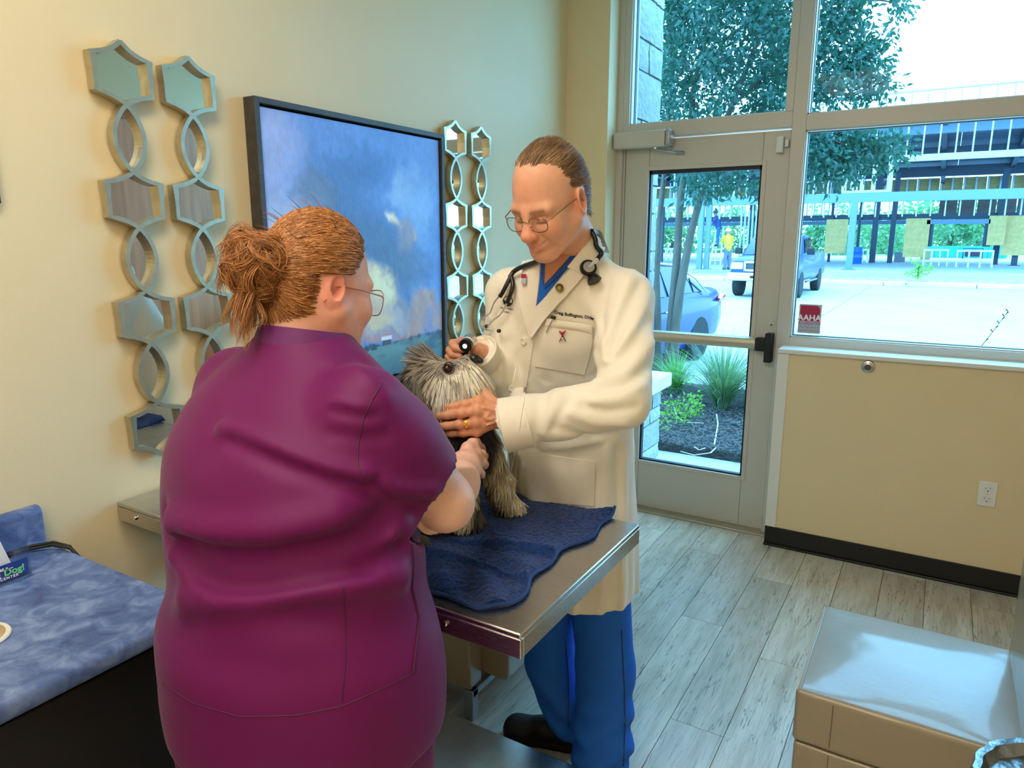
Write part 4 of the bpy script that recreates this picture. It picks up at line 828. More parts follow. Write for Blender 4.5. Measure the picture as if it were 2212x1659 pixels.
# ---------------- site clutter
WHT = mat('site_white', srgb(226, 232, 236), .6)
def trestle(label, u0, u1, v0, v1, y):
    a, b2 = on(u0, v0, 1, y), on(u1, v1, 1, y); t = thing('site_trestle', label, 'trestle', (a[0], y, .25), 'white trestles on the slab'); x0, x1, z = a[0], b2[0], a[2]
    bx('top_rail', WHT, t, x0, x1, y, y+.08, z-.08, z); bx('top_rail', WHT, t, x0, x1, y+.6, y+.68, z-.08, z)
    for k in range(4): xx_ = x0+(x1-x0-.06)*k/3; bx('leg', WHT, t, xx_, xx_+.06, y, y+.06, .25, z-.08); bx('leg', WHT, t, xx_, xx_+.06, y+.6, y+.66, .25, z-.08)
trestle('white trestle frame in front of the blue dumpster', 1996, 2048, 538, 560, 42.); trestle('white trestle frame near the right construction columns', 2068, 2146, 540, 560, 41.); trestle('white trestle frame between the construction columns in the window middle', 1838, 1874, 538, 558, 45.); trestle('white trestle frame seen through the door glass behind the tree trunks', 1430, 1462, 536, 556, 44.)
a = on(2008, 532, 1, 60.); dm = thing('dumpster', 'turquoise construction dumpster behind the unfinished building', 'dumpster', (a[0]+2.2, 60, .0)); TQ = mat('dumpster_blue', srgb(30, 150, 190), .5)
MB().prism([(-.3, a[2]), (4.9, a[2]), (4.6, .2), (.0, .2)], (a[0], 60, 0), (1, 0, 0), (0, 0, 1), (0, 2.2, 0)).build('tub', TQ, dm)
for k in range(6): bx('rib', TQ, dm, a[0]+.2+k*.85, a[0]+.3+k*.85, 59.92, 60.0, .25, a[2]-.05)
a = on(1848, 570, 2, .25); bl = thing('blue_barrel', 'bright blue plastic barrel standing by the construction columns', 'barrel', tuple(a)); MB().lathe([(.28, 0), (.30, .05), (.30, .3), (.315, .32), (.30, .34), (.30, .6), (.315, .62), (.30, .64), (.29, .85), (.27, .88)], a, 20).build('drum', mat('barrel_blue', srgb(16, 86, 220), .4), bl, smooth=40); MB().lathe([(.26, .88), (.26, .90), (.1, .91)], a, 20).build('lid', mat('barrel_lid', srgb(30, 70, 160), .5), bl)
a = on(2100, 560, 2, .25); ge = thing('generator', 'dark portable generator in a tube frame on the slab', 'generator', tuple(a)); bx('engine', mat('engine_dark', srgb(44, 36, 58), .6, var=(9, .5)), ge, a[0]-.45, a[0]+.45, a[1], a[1]+.6, .42, .85, .05)
for y in (a[1], a[1]+.6): MB().tube([(a[0]-.55, y, .27), (a[0]-.55, y, .95), (a[0]+.55, y, .95), (a[0]+.55, y, .27)], .03, 6).build('tube_frame', RUB, ge)
for (u, v, lab, c) in ((1998, 561, 'tan carton on the building slab below the timber panel', (170, 152, 120)), (1942, 566, 'grey carton on the building slab between the columns', (130, 138, 150))): a = on(u, v, 2, .25); t = thing('carton', lab, 'box', tuple(a)); bx('box', mat('carton_%d' % u, srgb(*c), .8), t, a[0]-.28, a[0]+.28, a[1], a[1]+.5, .25, .80, .01); bx('flap', mat('carton_%d' % u, srgb(*c), .8), t, a[0]-.30, a[0]+.02, a[1]-.02, a[1]+.52, .80, .82)
sp = thing('dirt_mound', 'tan heap of excavated dirt at the right edge of the site', 'dirt pile', (9, 74, 0)); X, Y = np.meshgrid(np.linspace(-4, 9, 60), np.linspace(-4, 4, 40), indexing='ij'); Z = 2.0*np.exp(-((X-2.5)/3.2)**2-(Y/2)**2)+.25*fbm(np.stack([X, Y, X*0], -1), 4)*np.exp(-((X-2.5)/4)**2-(Y/2.5)**2)-.1
ii = np.arange(2400).reshape(60, 40); link('heap', mesh_np('heap', np.stack([X+on(2160, 540, 1, 74.)[0], Y+74, Z*1.1], -1).reshape(-1, 3), np.stack([ii[:-1, :-1], ii[1:, :-1], ii[1:, 1:], ii[:-1, 1:]], -1).reshape(-1, 4)), mat('dirt', srgb(196, 168, 128), .95, var=(1.5, .25), bump=(5, 1., .2)), sp)
sh = thing('weed_plant', 'small bright green weed growing at the slab edge', 'plant', tuple(on(1982, 602, 2, .15))); a = on(1982, 602, 2, .15); foliage('foliage', leaf_mat('shrub_leaf', (120, 176, 60)), sh, [a+R.normal(size=3)*V(.18, .1, .2)+V(0, 0, .32) for _ in range(26)], 8, .1, .12, .035); MB().tube([a, a+V(0, 0, .45)], .02, 5).build('stem', BARK, sh)
# trees beyond
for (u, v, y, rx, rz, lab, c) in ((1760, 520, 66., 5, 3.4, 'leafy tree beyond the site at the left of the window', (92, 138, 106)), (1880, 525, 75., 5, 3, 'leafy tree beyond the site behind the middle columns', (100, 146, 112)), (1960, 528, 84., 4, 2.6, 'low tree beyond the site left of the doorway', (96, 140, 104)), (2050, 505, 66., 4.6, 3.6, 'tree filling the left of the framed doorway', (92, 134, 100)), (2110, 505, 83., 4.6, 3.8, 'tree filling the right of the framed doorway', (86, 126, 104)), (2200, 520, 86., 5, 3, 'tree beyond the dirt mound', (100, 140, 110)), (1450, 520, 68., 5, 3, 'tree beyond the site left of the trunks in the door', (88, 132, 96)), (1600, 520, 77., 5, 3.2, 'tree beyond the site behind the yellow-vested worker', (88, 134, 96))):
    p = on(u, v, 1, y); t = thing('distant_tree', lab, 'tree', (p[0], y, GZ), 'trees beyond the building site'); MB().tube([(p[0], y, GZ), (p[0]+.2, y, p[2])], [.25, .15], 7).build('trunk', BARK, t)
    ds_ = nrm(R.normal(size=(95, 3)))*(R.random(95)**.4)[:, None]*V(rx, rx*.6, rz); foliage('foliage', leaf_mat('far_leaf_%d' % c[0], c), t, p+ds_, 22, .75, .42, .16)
# step ladder
def legp(a, b2, r=.03): return MB().tube([a, b2], r, 6)
yl = on(1555, 573, 2, .25)[1]; ld_ = thing('step_ladder', 'white A-frame step ladder at the construction site', 'ladder', tuple(on(1553, 574, 2, .25)))
tpL, tpR = on(1549, 492, 1, yl), on(1562, 492, 1, yl); bL, bR = on(1532, 574, 1, yl), on(1556, 574, 1, yl)
for (a, b2) in ((tpL, bL), (tpR, bR)): legp(a, b2, .04).build('rail', WHT, ld_); legp(a+V(0, .1, 0), b2+V(0, 1.1, 0), .03).build('rear_rail', WHT, ld_)
for k in range(1, 7): t_ = k/7; MB().tube([tpL+(bL-tpL)*t_, tpR+(bR-tpR)*t_], .035, 6).build('step', WHT, ld_)
# ================================================================ FIGURES: implicit-surface modelling kit
class Field:
    """signed-distance grid; shapes are blended in, then a surface is extracted"""
    def __init__(s, lo, hi, h):
        s.lo = np.array(lo, float); s.h = h; s.n = np.ceil((np.array(hi)-s.lo)/h).astype(int)+1
        s.ax = [s.lo[i]+h*np.arange(s.n[i]) for i in range(3)]; s.d = np.full(s.n, .5, np.float32)
    def sub(s, lo, hi):
        sl = []
        for i in range(3):
            a = int(np.clip(math.floor((lo[i]-s.lo[i])/s.h), 0, s.n[i])); b = int(np.clip(math.ceil((hi[i]-s.lo[i])/s.h)+1, 0, s.n[i])); sl.append(slice(a, b))
        return tuple(sl), [s.ax[i][sl[i]].reshape([-1 if j == i else 1 for j in range(3)]) for i in range(3)]
    def blend(s, sl, b, k, mode):
        a = s.d[sl]
        if a.size == 0: return s
        if mode == 'sub':
            b = -b; h = np.clip(.5-.5*(a-b)/k, 0, 1) if k > 0 else (b > a)*1.; s.d[sl] = a*(1-h)+b*h+k*h*(1-h)
        elif k > 0:
            h = np.clip(.5+.5*(a-b)/k, 0, 1); s.d[sl] = a*(1-h)+b*h-k*h*(1-h)
        else: s.d[sl] = np.minimum(a, b)
        return s
    def cap(s, a, b, ra, rb=None, k=.01, mode='add'):
        rb = ra if rb is None else rb; a, b = V(*a), V(*b); m = max(ra, rb)+k+3*s.h; sl, (X, Y, Z) = s.sub(np.minimum(a, b)-m, np.maximum(a, b)+m)
        ab = b-a; L = ab@ab+1e-12; t = np.clip(((X-a[0])*ab[0]+(Y-a[1])*ab[1]+(Z-a[2])*ab[2])/L, 0, 1)
        d = np.sqrt((X-a[0]-t*ab[0])**2+(Y-a[1]-t*ab[1])**2+(Z-a[2]-t*ab[2])**2)-(ra+(rb-ra)*t); return s.blend(sl, d, k, mode)
    def chain(s, pts, rs, k=.01, mode='add'):
        for i in range(len(pts)-1): s.cap(pts[i], pts[i+1], rs[i], rs[i+1], k, mode)
        return s
    def ell(s, c, r, k=.01, mode='add', R=None):
        c = V(*c); r = V(*r); m = r.max()+k+3*s.h; sl, (X, Y, Z) = s.sub(c-m, c+m); p = [X-c[0], Y-c[1], Z-c[2]]
        if R is not None: R = np.asarray(R); p = [R[i][0]*p[0]+R[i][1]*p[1]+R[i][2]*p[2] for i in range(3)]
        k0 = np.sqrt((p[0]/r[0])**2+(p[1]/r[1])**2+(p[2]/r[2])**2); k1 = np.sqrt((p[0]/r[0]**2)**2+(p[1]/r[1]**2)**2+(p[2]/r[2]**2)**2)+1e-9
        return s.blend(sl, k0*(k0-1)/k1, k, mode)
    def loft(s, tab, k=.02, mode='add', rot=0.):
        """tab rows (z, cx, cy, rx, ry): stacked elliptical slices; rot turns the ellipse axes"""
        T = np.array(tab, float); T = T[np.argsort(T[:, 0])]; z0, z1 = T[0, 0], T[-1, 0]; m = T[:, 3:].max()+k+.02
        sl, (X, Y, Z) = s.sub((T[:, 1].min()-m, T[:, 2].min()-m, z0-k-.02), (T[:, 1].max()+m, T[:, 2].max()+m, z1+k+.02)); zq = np.clip(Z, z0, z1).ravel()
        cx, cy, rx, ry = [herm(T[:, 0], T[:, j], zq).reshape(Z.shape) for j in (1, 2, 3, 4)]
        c, sn = math.cos(rot), math.sin(rot); px, py = (X-cx)*c+(Y-cy)*sn, -(X-cx)*sn+(Y-cy)*c
        k0 = np.sqrt((px/rx)**2+(py/ry)**2); k1 = np.sqrt((px/rx**2)**2+(py/ry**2)**2)+1e-9; d = k0*(k0-1)/k1; d = np.where(k0 < .05, -np.minimum(rx, ry), d)
        d = np.maximum(d, np.maximum(z0-Z, Z-z1)); return s.blend(sl, d, k, mode)
    def groove(s, pts, w, a):
        """a>0 presses a crease of width w along a polyline, a<0 raises a fold"""
        pts = [V(*p) for p in pts]; P = np.array(pts); m = 3*w; sl, (X, Y, Z) = s.sub(P.min(0)-m, P.max(0)+m); D = None
        for p, q in zip(pts[:-1], pts[1:]):
            ab = q-p; L = ab@ab+1e-12; t = np.clip(((X-p[0])*ab[0]+(Y-p[1])*ab[1]+(Z-p[2])*ab[2])/L, 0, 1)
            d = (X-p[0]-t*ab[0])**2+(Y-p[1]-t*ab[1])**2+(Z-p[2]-t*ab[2])**2; D = d if D is None else np.minimum(D, d)
        s.d[sl] += (a*np.exp(-D/w**2)).astype(np.float32); return s
    def wrinkle(s, lo, hi, fn):
        sl, (X, Y, Z) = s.sub(lo, hi); s.d[sl] += fn(X, Y, Z).astype(np.float32); return s
    def cut(s, p, n):
        """keep the side of the plane the normal points away from"""
        n = nrm(V(*n)); X, Y, Z = [s.ax[i].reshape([-1 if j == i else 1 for j in range(3)]) for i in range(3)]
        s.d = np.maximum(s.d, ((X-p[0])*n[0]+(Y-p[1])*n[1]+(Z-p[2])*n[2]).astype(np.float32)); return s
    def surf(s):
        d = s.d.copy()
        for i in range(3):
            ix = [slice(None)]*3; ix[i] = 0; d[tuple(ix)] = np.maximum(d[tuple(ix)], .01); ix[i] = -1; d[tuple(ix)] = np.maximum(d[tuple(ix)], .01)
        sg = d < 0; c = [sg[i:i+sg.shape[0]-1, j:j+sg.shape[1]-1, k:k+sg.shape[2]-1] for i in (0, 1) for j in (0, 1) for k in (0, 1)]
        tot = sum(x.astype(np.int8) for x in c); I = np.argwhere((tot > 0) & (tot < 8)); idx = -np.ones(tot.shape, np.int32); idx[I[:, 0], I[:, 1], I[:, 2]] = np.arange(len(I))
        acc = np.zeros((len(I), 3)); cnt = np.zeros(len(I)); cor = [(i, j, k) for i in (0, 1) for j in (0, 1) for k in (0, 1)]
        val = [d[I[:, 0]+a, I[:, 1]+b, I[:, 2]+c_] for a, b, c_ in cor]
        for p in range(8):
            for q in range(p+1, 8):
                if sum(abs(x-y) for x, y in zip(cor[p], cor[q])) != 1: continue
                m = (val[p] < 0) != (val[q] < 0); t = val[p][m]/(val[p][m]-val[q][m]); acc[m] += np.array(cor[p])+t[:, None]*(np.array(cor[q])-np.array(cor[p])); cnt[m] += 1
        v = s.lo+s.h*(I+acc/np.maximum(cnt, 1)[:, None]); fs = []
        for ax in range(3):
            sh = [slice(1, -1)]*3; sh[ax] = slice(0, None); a = [slice(1, -1)]*3; b = [slice(1, -1)]*3; a[ax] = slice(0, -1); b[ax] = slice(1, None)
            A, B = sg[tuple(a)], sg[tuple(b)]; E = np.argwhere(A != B)
            if len(E) == 0: continue
            inv = A[E[:, 0], E[:, 1], E[:, 2]]; o = np.ones(3, int); o[ax] = 0; E = E+o; u, w_ = (ax+1) % 3, (ax+2) % 3; eu = np.eye(3, dtype=int)[u]; ew = np.eye(3, dtype=int)[w_]
            g = lambda c_: idx[c_[:, 0], c_[:, 1], c_[:, 2]]; quad = np.stack([g(E-eu-ew), g(E-ew), g(E), g(E-eu)], -1); quad[~inv] = quad[~inv][:, ::-1]; fs.append(quad)
        f = np.concatenate(fs); f = f[(f >= 0).all(1)]; return v, f
def herm(x, y, q):
    m = np.gradient(y, x); i = np.clip(np.searchsorted(x, q)-1, 0, len(x)-2); h = x[i+1]-x[i]; t = (q-x[i])/h
    return (2*t**3-3*t**2+1)*y[i]+(t**3-2*t**2+t)*h*m[i]+(-2*t**3+3*t**2)*y[i+1]+(t**3-t**2)*h*m[i+1]
def smooth_v(v, f, it=2, lam=.5):
    """light Laplacian smoothing"""
    e = np.concatenate([f[:, [0, 1]], f[:, [1, 2]], f[:, [2, 3]], f[:, [3, 0]]]); e = np.concatenate([e, e[:, ::-1]]); n = np.bincount(e[:, 0], minlength=len(v))[:, None]
    for _ in range(it):
        a = np.stack([np.bincount(e[:, 0], v[e[:, 1], j], len(v)) for j in range(3)], -1); v = v*(1-lam)+lam*a/np.maximum(n, 1)
    return v
def vnormals(v, f):
    n = np.cross(v[f[:, 2]]-v[f[:, 0]], v[f[:, 3]]-v[f[:, 1]]); o = np.zeros_like(v)
    for j in range(4):
        for c in range(3): o[:, c] += np.bincount(f[:, j], n[:, c], len(v))
    return nrm(o)
def sdf_obj(name, F_, m, parent, it=2, col=None, M=None):
    v, f = F_.surf(); v = smooth_v(v, f, it)
    if M is not None: v = M(v)
    me = mesh_np(name, v, f); set_smooth(me)
    if col is not None: vcol(me, col(v))
    return link(name, me, m, parent), v, f
def bvh_of(v, f): return BVHTree.FromPolygons([tuple(p) for p in v], [tuple(map(int, q)) for q in f])
def caster(bvh):
    def cast(u, v, off=0., dflt=1.66):
        d = nrm(FW+RT*(u-1106.)/F-UP*(v-829.5)/F); h = bvh.ray_cast(Vector(CAM), Vector(d), 4.)
        if h[0] is None:
            p = bvh.find_nearest(Vector(at(u, v, dflt))); return np.array(p[0])+np.array(p[1])*off, np.array(p[1])
        n = np.array(h[1]); n = n if n@d < 0 else -n; return np.array(h[0])+n*off, n
    return cast
def polyline(pts, n):
    p = np.array(pts, float); s = np.r_[0, np.cumsum(np.linalg.norm(np.diff(p, axis=0), axis=1))]; q = np.linspace(0, s[-1], n); return np.stack([np.interp(q, s, p[:, j]) for j in range(p.shape[1])], -1)
def patch(name, m, parent, cast, Lp, Rp, n=18, mm=12, off=.003, th=.002, offR=None, bulge=0.):
    """cloth patch laid on a garment between two outlines given in photo pixels"""
    A, B = polyline(Lp, n), polyline(Rp, n); top = []; bot = []
    for i in range(n):
        for j in range(mm):
            t = j/(mm-1); u, v = A[i]*(1-t)+B[i]*t; o = off if offR is None else off+(offR-off)*t; o += bulge*math.sin(PI*t)*math.sin(PI*i/(n-1)); p, nn = cast(u, v, o); top.append(p); bot.append(p-nn*th)
    k = n*mm; fs = []; g = lambda i, j: i*mm+j
    T = np.array(top).reshape(n, mm, 3); Bt = np.array(bot).reshape(n, mm, 3)
    for a in (T, Bt):
        for _ in range(1): a[1:-1, 1:-1] = .5*a[1:-1, 1:-1]+.125*(a[:-2, 1:-1]+a[2:, 1:-1]+a[1:-1, :-2]+a[1:-1, 2:])
    for i in range(n-1):
        for j in range(mm-1): fs.append((g(i, j), g(i, j+1), g(i+1, j+1), g(i+1, j))); fs.append((k+g(i, j), k+g(i+1, j), k+g(i+1, j+1), k+g(i, j+1)))
    rim = [g(0, j) for j in range(mm)]+[g(i, mm-1) for i in range(1, n)]+[g(n-1, j) for j in range(mm-2, -1, -1)]+[g(i, 0) for i in range(n-2, 0, -1)]
    for i in range(len(rim)): a, b = rim[i], rim[(i+1) % len(rim)]; fs.append((a, k+a, k+b, b))
    return MB().add(list(T.reshape(-1, 3))+list(Bt.reshape(-1, 3)), fs).build(name, m, parent, smooth=50)
def strands(name, P, r, m, parent, cols=None, taper=.75, sides=3):
    """hair: P (n,k,3) polylines as thin tapering tubes"""
    n, k, _ = P.shape; T = np.gradient(P, axis=1); T = nrm(T); ref = nrm(R.normal(size=(n, 1, 3))); N = nrm(np.cross(T, ref)); B = np.cross(T, N); r = np.broadcast_to(np.asarray(r), (n,))
    rr = r[:, None]*(1-taper*np.linspace(0, 1, k)**1.5)[None]; vs = np.stack([P+rr[..., None]*(math.cos(2*PI*j/sides)*N+math.sin(2*PI*j/sides)*B) for j in range(sides)], 2).reshape(-1, 3)
    base = (np.arange(n)[:, None]*k+np.arange(k-1)[None]).ravel()*sides; f = np.concatenate([np.stack([base+j, base+(j+1) % sides, base+sides+(j+1) % sides, base+sides+j], -1) for j in range(sides)])
    me = mesh_np(name, vs, f); set_smooth(me)
    if cols is not None: vcol(me, np.repeat(cols, k*sides, 0) if cols.ndim == 2 else np.repeat(cols.reshape(-1, 3), sides, 0))
    o = link(name, me, m, parent); o['kind'] = 'stuff'; return o
def hair_mat(name, rough=.42):
    return mat(name, (1, 1, 1), rough, attr='Col', spec=.35)
SKIN = mat('skin', (1, 1, 1), .48, attr='Col', bump=(220, .12, .0012), spec=.35, sss=.12, var=(35, .06))
def frame_of(fwd, up):
    f_ = nrm(V(*fwd)); u_ = V(*up); l_ = nrm(np.cross(u_, f_)); u_ = np.cross(f_, l_); return f_, l_, u_
def to_world(O, fr):
    Mx = np.stack(fr, 0); return lambda v: np.asarray(O)+np.asarray(v)@Mx
def head_field(h=.0026, jaw=1., cheek=1., male=True, neck_to=(-.05, 0, -.2), neck_r=.060):
    """head in its own frame: x face-forward, y to its left, z up"""
    F_ = Field((-.135, -.11, -.24), (.145, .11, .15), h)
    F_.ell((-.012, 0, .032), (.100, .0765, .100), .01); F_.ell((.030, 0, -.035), (.066, .061*jaw, .088), .035); F_.ell((-.045, 0, .0), (.062, .066, .075), .03)
    for s in (1, -1):
        F_.cap((-.002, s*.056*jaw, -.052), (.060, s*.020, -.106), .022*jaw, .017, .03); F_.ell((.060, s*.034, -.040), (.028*cheek, .027*cheek, .026*cheek), .022)
        F_.cap((.084, s*.010, .012), (.074, s*.046, .012), .012, .010, .018)
        F_.ell((.097, s*.031, -.009), (.018, .0185, .0125), .012, 'sub')
        F_.ell((.0735, s*.031, -.010), (.0160, .0165, .0135), .003)
    F_.ell((.070, 0, -.108), (.024, .026, .022), .022)
    ns = 1.14 if male else .92; F_.cap((.092, 0, .002), (.112, 0, -.034), .0085*ns, .0120*ns, .012); F_.ell((.1155, 0, -.040), (.0130*ns, .0142*ns, .0122*ns), .007)
    for s in (1, -1): F_.ell((.104, s*.0135, -.043), (.0110, .0085, .0095), .006)
    F_.ell((.083, 0, -.070), (.018, .028, .018), .015)
    for s in (1, -1):                                  # lips, mouth line, smile folds
        F_.cap((.1005, 0, -.0705), (.088, s*.024, -.0655), .0052, .003, .005); F_.cap((.0985, 0, -.0815), (.088, s*.021, -.074), .0062, .003, .006)
        F_.groove([(.1065, 0, -.0765), (.101, s*.012, -.0745), (.091, s*.026, -.068), (.086, s*.031, -.064)], .0028, .0062)
        F_.groove([(.101, s*.019, -.038), (.094, s*.031, -.052), (.082, s*.039, -.070), (.072, s*.040, -.085)], .004, .0030)
        F_.groove([(.090, s*.016, -.016), (.089, s*.031, -.0185), (.080, s*.046, -.014)], .0025, .0016)
        for a in (0, 1, 2): F_.groove([(.066, s*.050, -.010-a*.008), (.048, s*.0585, -.008-a*.013)], .0022, .0014)
    F_.groove([(.094, -.02, -.094), (.096, 0, -.0945), (.094, .02, -.094)], .006, .003)
    for s in (1, -1):                                  # ears
        Rr = np.array(((math.cos(.35), s*math.sin(.35)*.9, 0), (-s*math.sin(.35), math.cos(.35), 0), (0, 0, 1))); es = 1.18 if male else 1.; F_.ell((-.024, s*.079, -.012), (.021*es, .0085*es, .033*es), .006, R=Rr)
        F_.ell((-.019, s*.0855, -.009), (.0135*es, .0070*es, .022*es), .003, 'sub', R=Rr); F_.cap((-.004, s*.0735, -.012), (-.006, s*.075, -.022), .005, .005, .004); F_.ell((-.012, s*.0765, -.038), (.0085, .0065, .0105), .004)
    F_.chain([(-.028, 0, -.05), neck_to], [neck_r, neck_r*1.05], .03)
    return F_
def skin_cols(base, red):
    def f(v):
        c = np.zeros((len(v), 3))+S(*base); 
        for (p, r, a) in red:
            w_ = np.exp(-((v-V(*p))**2).sum(1)/r**2)[:, None]*a; c = c*(1-w_)+c*np.array((1.15, .62, .58))*w_
        return c*(1+.05*fbm(v*60, 3))[:, None]
    return f
def hand_field(lo, hi, h, wrist, fore, mcps, fingers, thumb, rr=(.0108, .0102, .0094, .0078), wr=.027, palm_r=.0125):
    F_ = Field(lo, hi, h); F_.cap(fore, wrist, wr*1.12, wr, .01)
    for m_ in mcps: F_.cap(wrist, m_, wr*.62, palm_r, .014)
    for a, b in zip(mcps[:-1], mcps[1:]): F_.cap(a, b, palm_r*.92, palm_r*.92, .008)
    for m_, fi in zip(mcps, fingers): F_.chain([m_]+list(fi), rr, .004)
    F_.chain(thumb, [.017, .0135, .0115, .009], .008); return F_
# ================================================================ THE MAN IN THE WHITE COAT
doc = thing('person', 'man in a white lab coat and blue scrubs with glasses, holding the dog', 'person', (1.05, 1.78, 0))
WOV = mat('white_cotton', srgb(236, 228, 212), .75, var=(9, .03), bump=(90, .10, .002), spec=.2)
SCB = mat('royal_scrub', srgb(36, 104, 208), .72, var=(12, .06), bump=(160, .15, .001), spec=.2)
dSR, dSL = V(.935, 1.63, 1.475), V(1.262, 1.63, 1.475)
dEL, dWL = at(1345, 868, 1.60), at(1104, 916, 1.62); dER, dWR = at(1092, 835, 1.92), at(1038, 765, 1.80)
HD = V(1.130, 1.470, 1.706); HFR = frame_of((-.10, -.87, -.47), (-.02, -.47, .87))
# ---- lab coat
def coat_shape(h):
    C_ = Field((.66, 1.20, .56), (1.56, 2.12, 1.64), h)
    C_.loft([(.52, 1.036, 1.79, .216, .175), (.60, 1.036, 1.79, .214, .174), (.80, 1.034, 1.80, .204, .170), (.98, 1.036, 1.795, .192, .160), (1.15, 1.05, 1.765, .188, .150), (1.30, 1.075, 1.71, .192, .142), (1.40, 1.092, 1.67, .190, .128), (1.46, 1.10, 1.645, .165, .112), (1.51, 1.108, 1.625, .122, .095), (1.55, 1.114, 1.612, .094, .082), (1.59, 1.120, 1.602, .078, .074), (1.625, 1.126, 1.592, .068, .068)], .02)
    C_.cap(dSR, V(1.06, 1.63, 1.515), .056, .045, .03); C_.cap(dSL, V(1.14, 1.63, 1.515), .056, .045, .03); C_.cap(V(1.150, 1.615, 1.555), dSL+V(-.04, 0, .018), .046, .055, .03); C_.cap(V(1.085, 1.62, 1.535), dSR+V(.03, 0, .012), .046, .052, .03)
    up1 = dSL+(dEL-dSL)*.5
    C_.chain([dSL, up1, dEL], [.070, .068, .062], .018); C_.chain([dEL, dEL+(dWL-dEL)*.55, dWL], [.060, .058, .058], .015)
    C_.chain([dSR, dSR+(dER-dSR)*.5, dER], [.068, .064, .058], .02); C_.chain([dER, dER+(dWR-dER)*.55, dWR], [.056, .050, .046], .015); return C_
_v, _f = coat_shape(.013).surf(); cc0 = caster(bvh_of(_v, _f)); C_ = coat_shape(.0062)
# sleeve folds, elbow creases, hanging folds
for L, w_, a in (([(1404, 690), (1350, 770), (1285, 812)], .013, .010), ([(1410, 740), (1352, 805), (1290, 822)], .011, -.010), ([(1405, 790), (1350, 835), (1290, 842)], .010, .010), ([(1392, 830), (1340, 858), (1275, 868)], .010, -.010), ([(1375, 880), (1310, 890), (1262, 876)], .009, .009), ([(1350, 915), (1285, 915), (1230, 892)], .010, -.009), ([(1330, 935), (1265, 940), (1200, 925)], .009, .008), ([(1300, 950), (1240, 962), (1170, 968)], .010, -.007), ([(1235, 846), (1222, 880), (1196, 925)], .009, .008), ([(1200, 850), (1190, 890), (1172, 940)], .008, -.007), ([(1165, 862), (1160, 900), (1150, 950)], .006, .005),
                ([(1385, 610), (1345, 690), (1318, 770)], .011, .009), ([(1368, 585), (1338, 650), (1312, 730)], .010, -.007), ([(1400, 640), (1375, 700), (1330, 760)], .009, -.007), ([(1320, 560), (1306, 640), (1300, 720)], .010, .007), ([(1270, 640), (1300, 720), (1310, 780)], .009, -.007), ([(1225, 640), (1262, 690), (1290, 760)], .010, .005), ([(1140, 770), (1132, 900), (1124, 1060)], .012, -.008), ([(1098, 740), (1092, 860), (1086, 1060)], .012, .008), ([(1180, 820), (1168, 900), (1160, 970)], .014, .007), ([(1230, 1000), (1235, 1060), (1240, 1110)], .014, .009), ([(1200, 1010), (1215, 1060), (1220, 1100)], .010, -.007), ([(1310, 970), (1308, 1080), (1300, 1330)], .012, -.011), ([(1332, 970), (1336, 1080), (1330, 1330)], .010, .010), ([(1350, 980), (1352, 1100), (1352, 1330)], .008, -.007), ([(1265, 1170), (1255, 1250), (1250, 1340)], .014, .010), ([(1075, 640), (1060, 720), (1060, 800)], .010, .008), ([(1060, 690), (1068, 740), (1085, 770)], .008, -.007), ([(1050, 740), (1062, 790), (1080, 820)], .008, .007)):
    C_.groove([cc0(u, v)[0] for u, v in polyline(L, 7)], w_, a)
def coat_wr(X, Y, Z):
    a = np.arctan2(Y-1.79, X-1.06); return (.006*np.sin(a*9+Z*2)+.004*np.sin(a*17-Z*3))*sstep(1.05, .62, Z)
C_.wrinkle((.66, 1.45, .56), (1.45, 2.12, 1.06), coat_wr)
C_.wrinkle((.66, 1.2, 1.0), (1.56, 1.95, 1.64), lambda X, Y, Z: .0022*np.sin(X*37+Z*22+3*np.sin(Y*21))*np.sin(Z*31-Y*27+2*np.sin(X*19)))
nL = nrm(dWL-dEL); C_.ell(dWL+nL*.048, (.052, .052, .052), .003, 'sub'); nR = nrm(dWR-dER); C_.ell(dWR+nR*.04, (.042, .042, .042), .003, 'sub')
C_.cut((0, 0, .588), (0, 0, -1)); C_.ell((1.036, 1.79, .55), (.195, .150, .10), .004, 'sub')
coat, cv, cf = sdf_obj('lab_coat', C_, WOV, doc, 2); CB = bvh_of(cv, cf); cc = caster(CB)
# cuff band
ax_ = nrm(dWL-dEL); MB().lathe([(.0590, -.034), (.0615, -.032), (.0625, .012), (.0640, .030), (.0615, .0315), (.056, .025)], dWL-ax_*.012, 36, ax_).build('cuff', WOV, coat, smooth=40)
ax_ = nrm(dWR-dER); MB().lathe([(.047, -.025), (.049, -.022), (.050, .020), (.047, .022), (.042, .015)], dWR-ax_*.008, 32, ax_).build('cuff', WOV, coat, smooth=40)
# V opening: scrub shirt and skin, then lapels, collar, placket, pockets
patch('scrub_shirt', SCB, doc, cc, [(1166, 540), (1165, 600), (1162, 640), (1159, 662)], [(1262, 540), (1218, 590), (1186, 630), (1160, 662)], 16, 12, .002, .004)
skp = patch('chest', SKIN, doc, cc, [(1176, 530), (1176, 580), (1177, 616)], [(1250, 530), (1208, 582), (1178, 617)], 12, 10, .0045, .003)
patch('scrub_neckband', mat('royal_band', srgb(28, 78, 168), .72), doc, cc, [(1172, 556), (1172, 590), (1175, 616)], [(1180, 556), (1179, 590), (1177, 616)], 10, 4, .006, .005); patch('scrub_neckband', mat('royal_band', srgb(28, 78, 168), .72), doc, cc, [(1228, 560), (1202, 590), (1176, 616)], [(1240, 562), (1208, 596), (1178, 624)], 10, 4, .006, .005)
patch('lapel', WOV, coat, cc, [(1148, 548), (1132, 600), (1126, 640), (1140, 700), (1150, 725)], [(1172, 552), (1168, 600), (1163, 640), (1160, 662), (1152, 728)], 26, 10, .010, .004, .006)
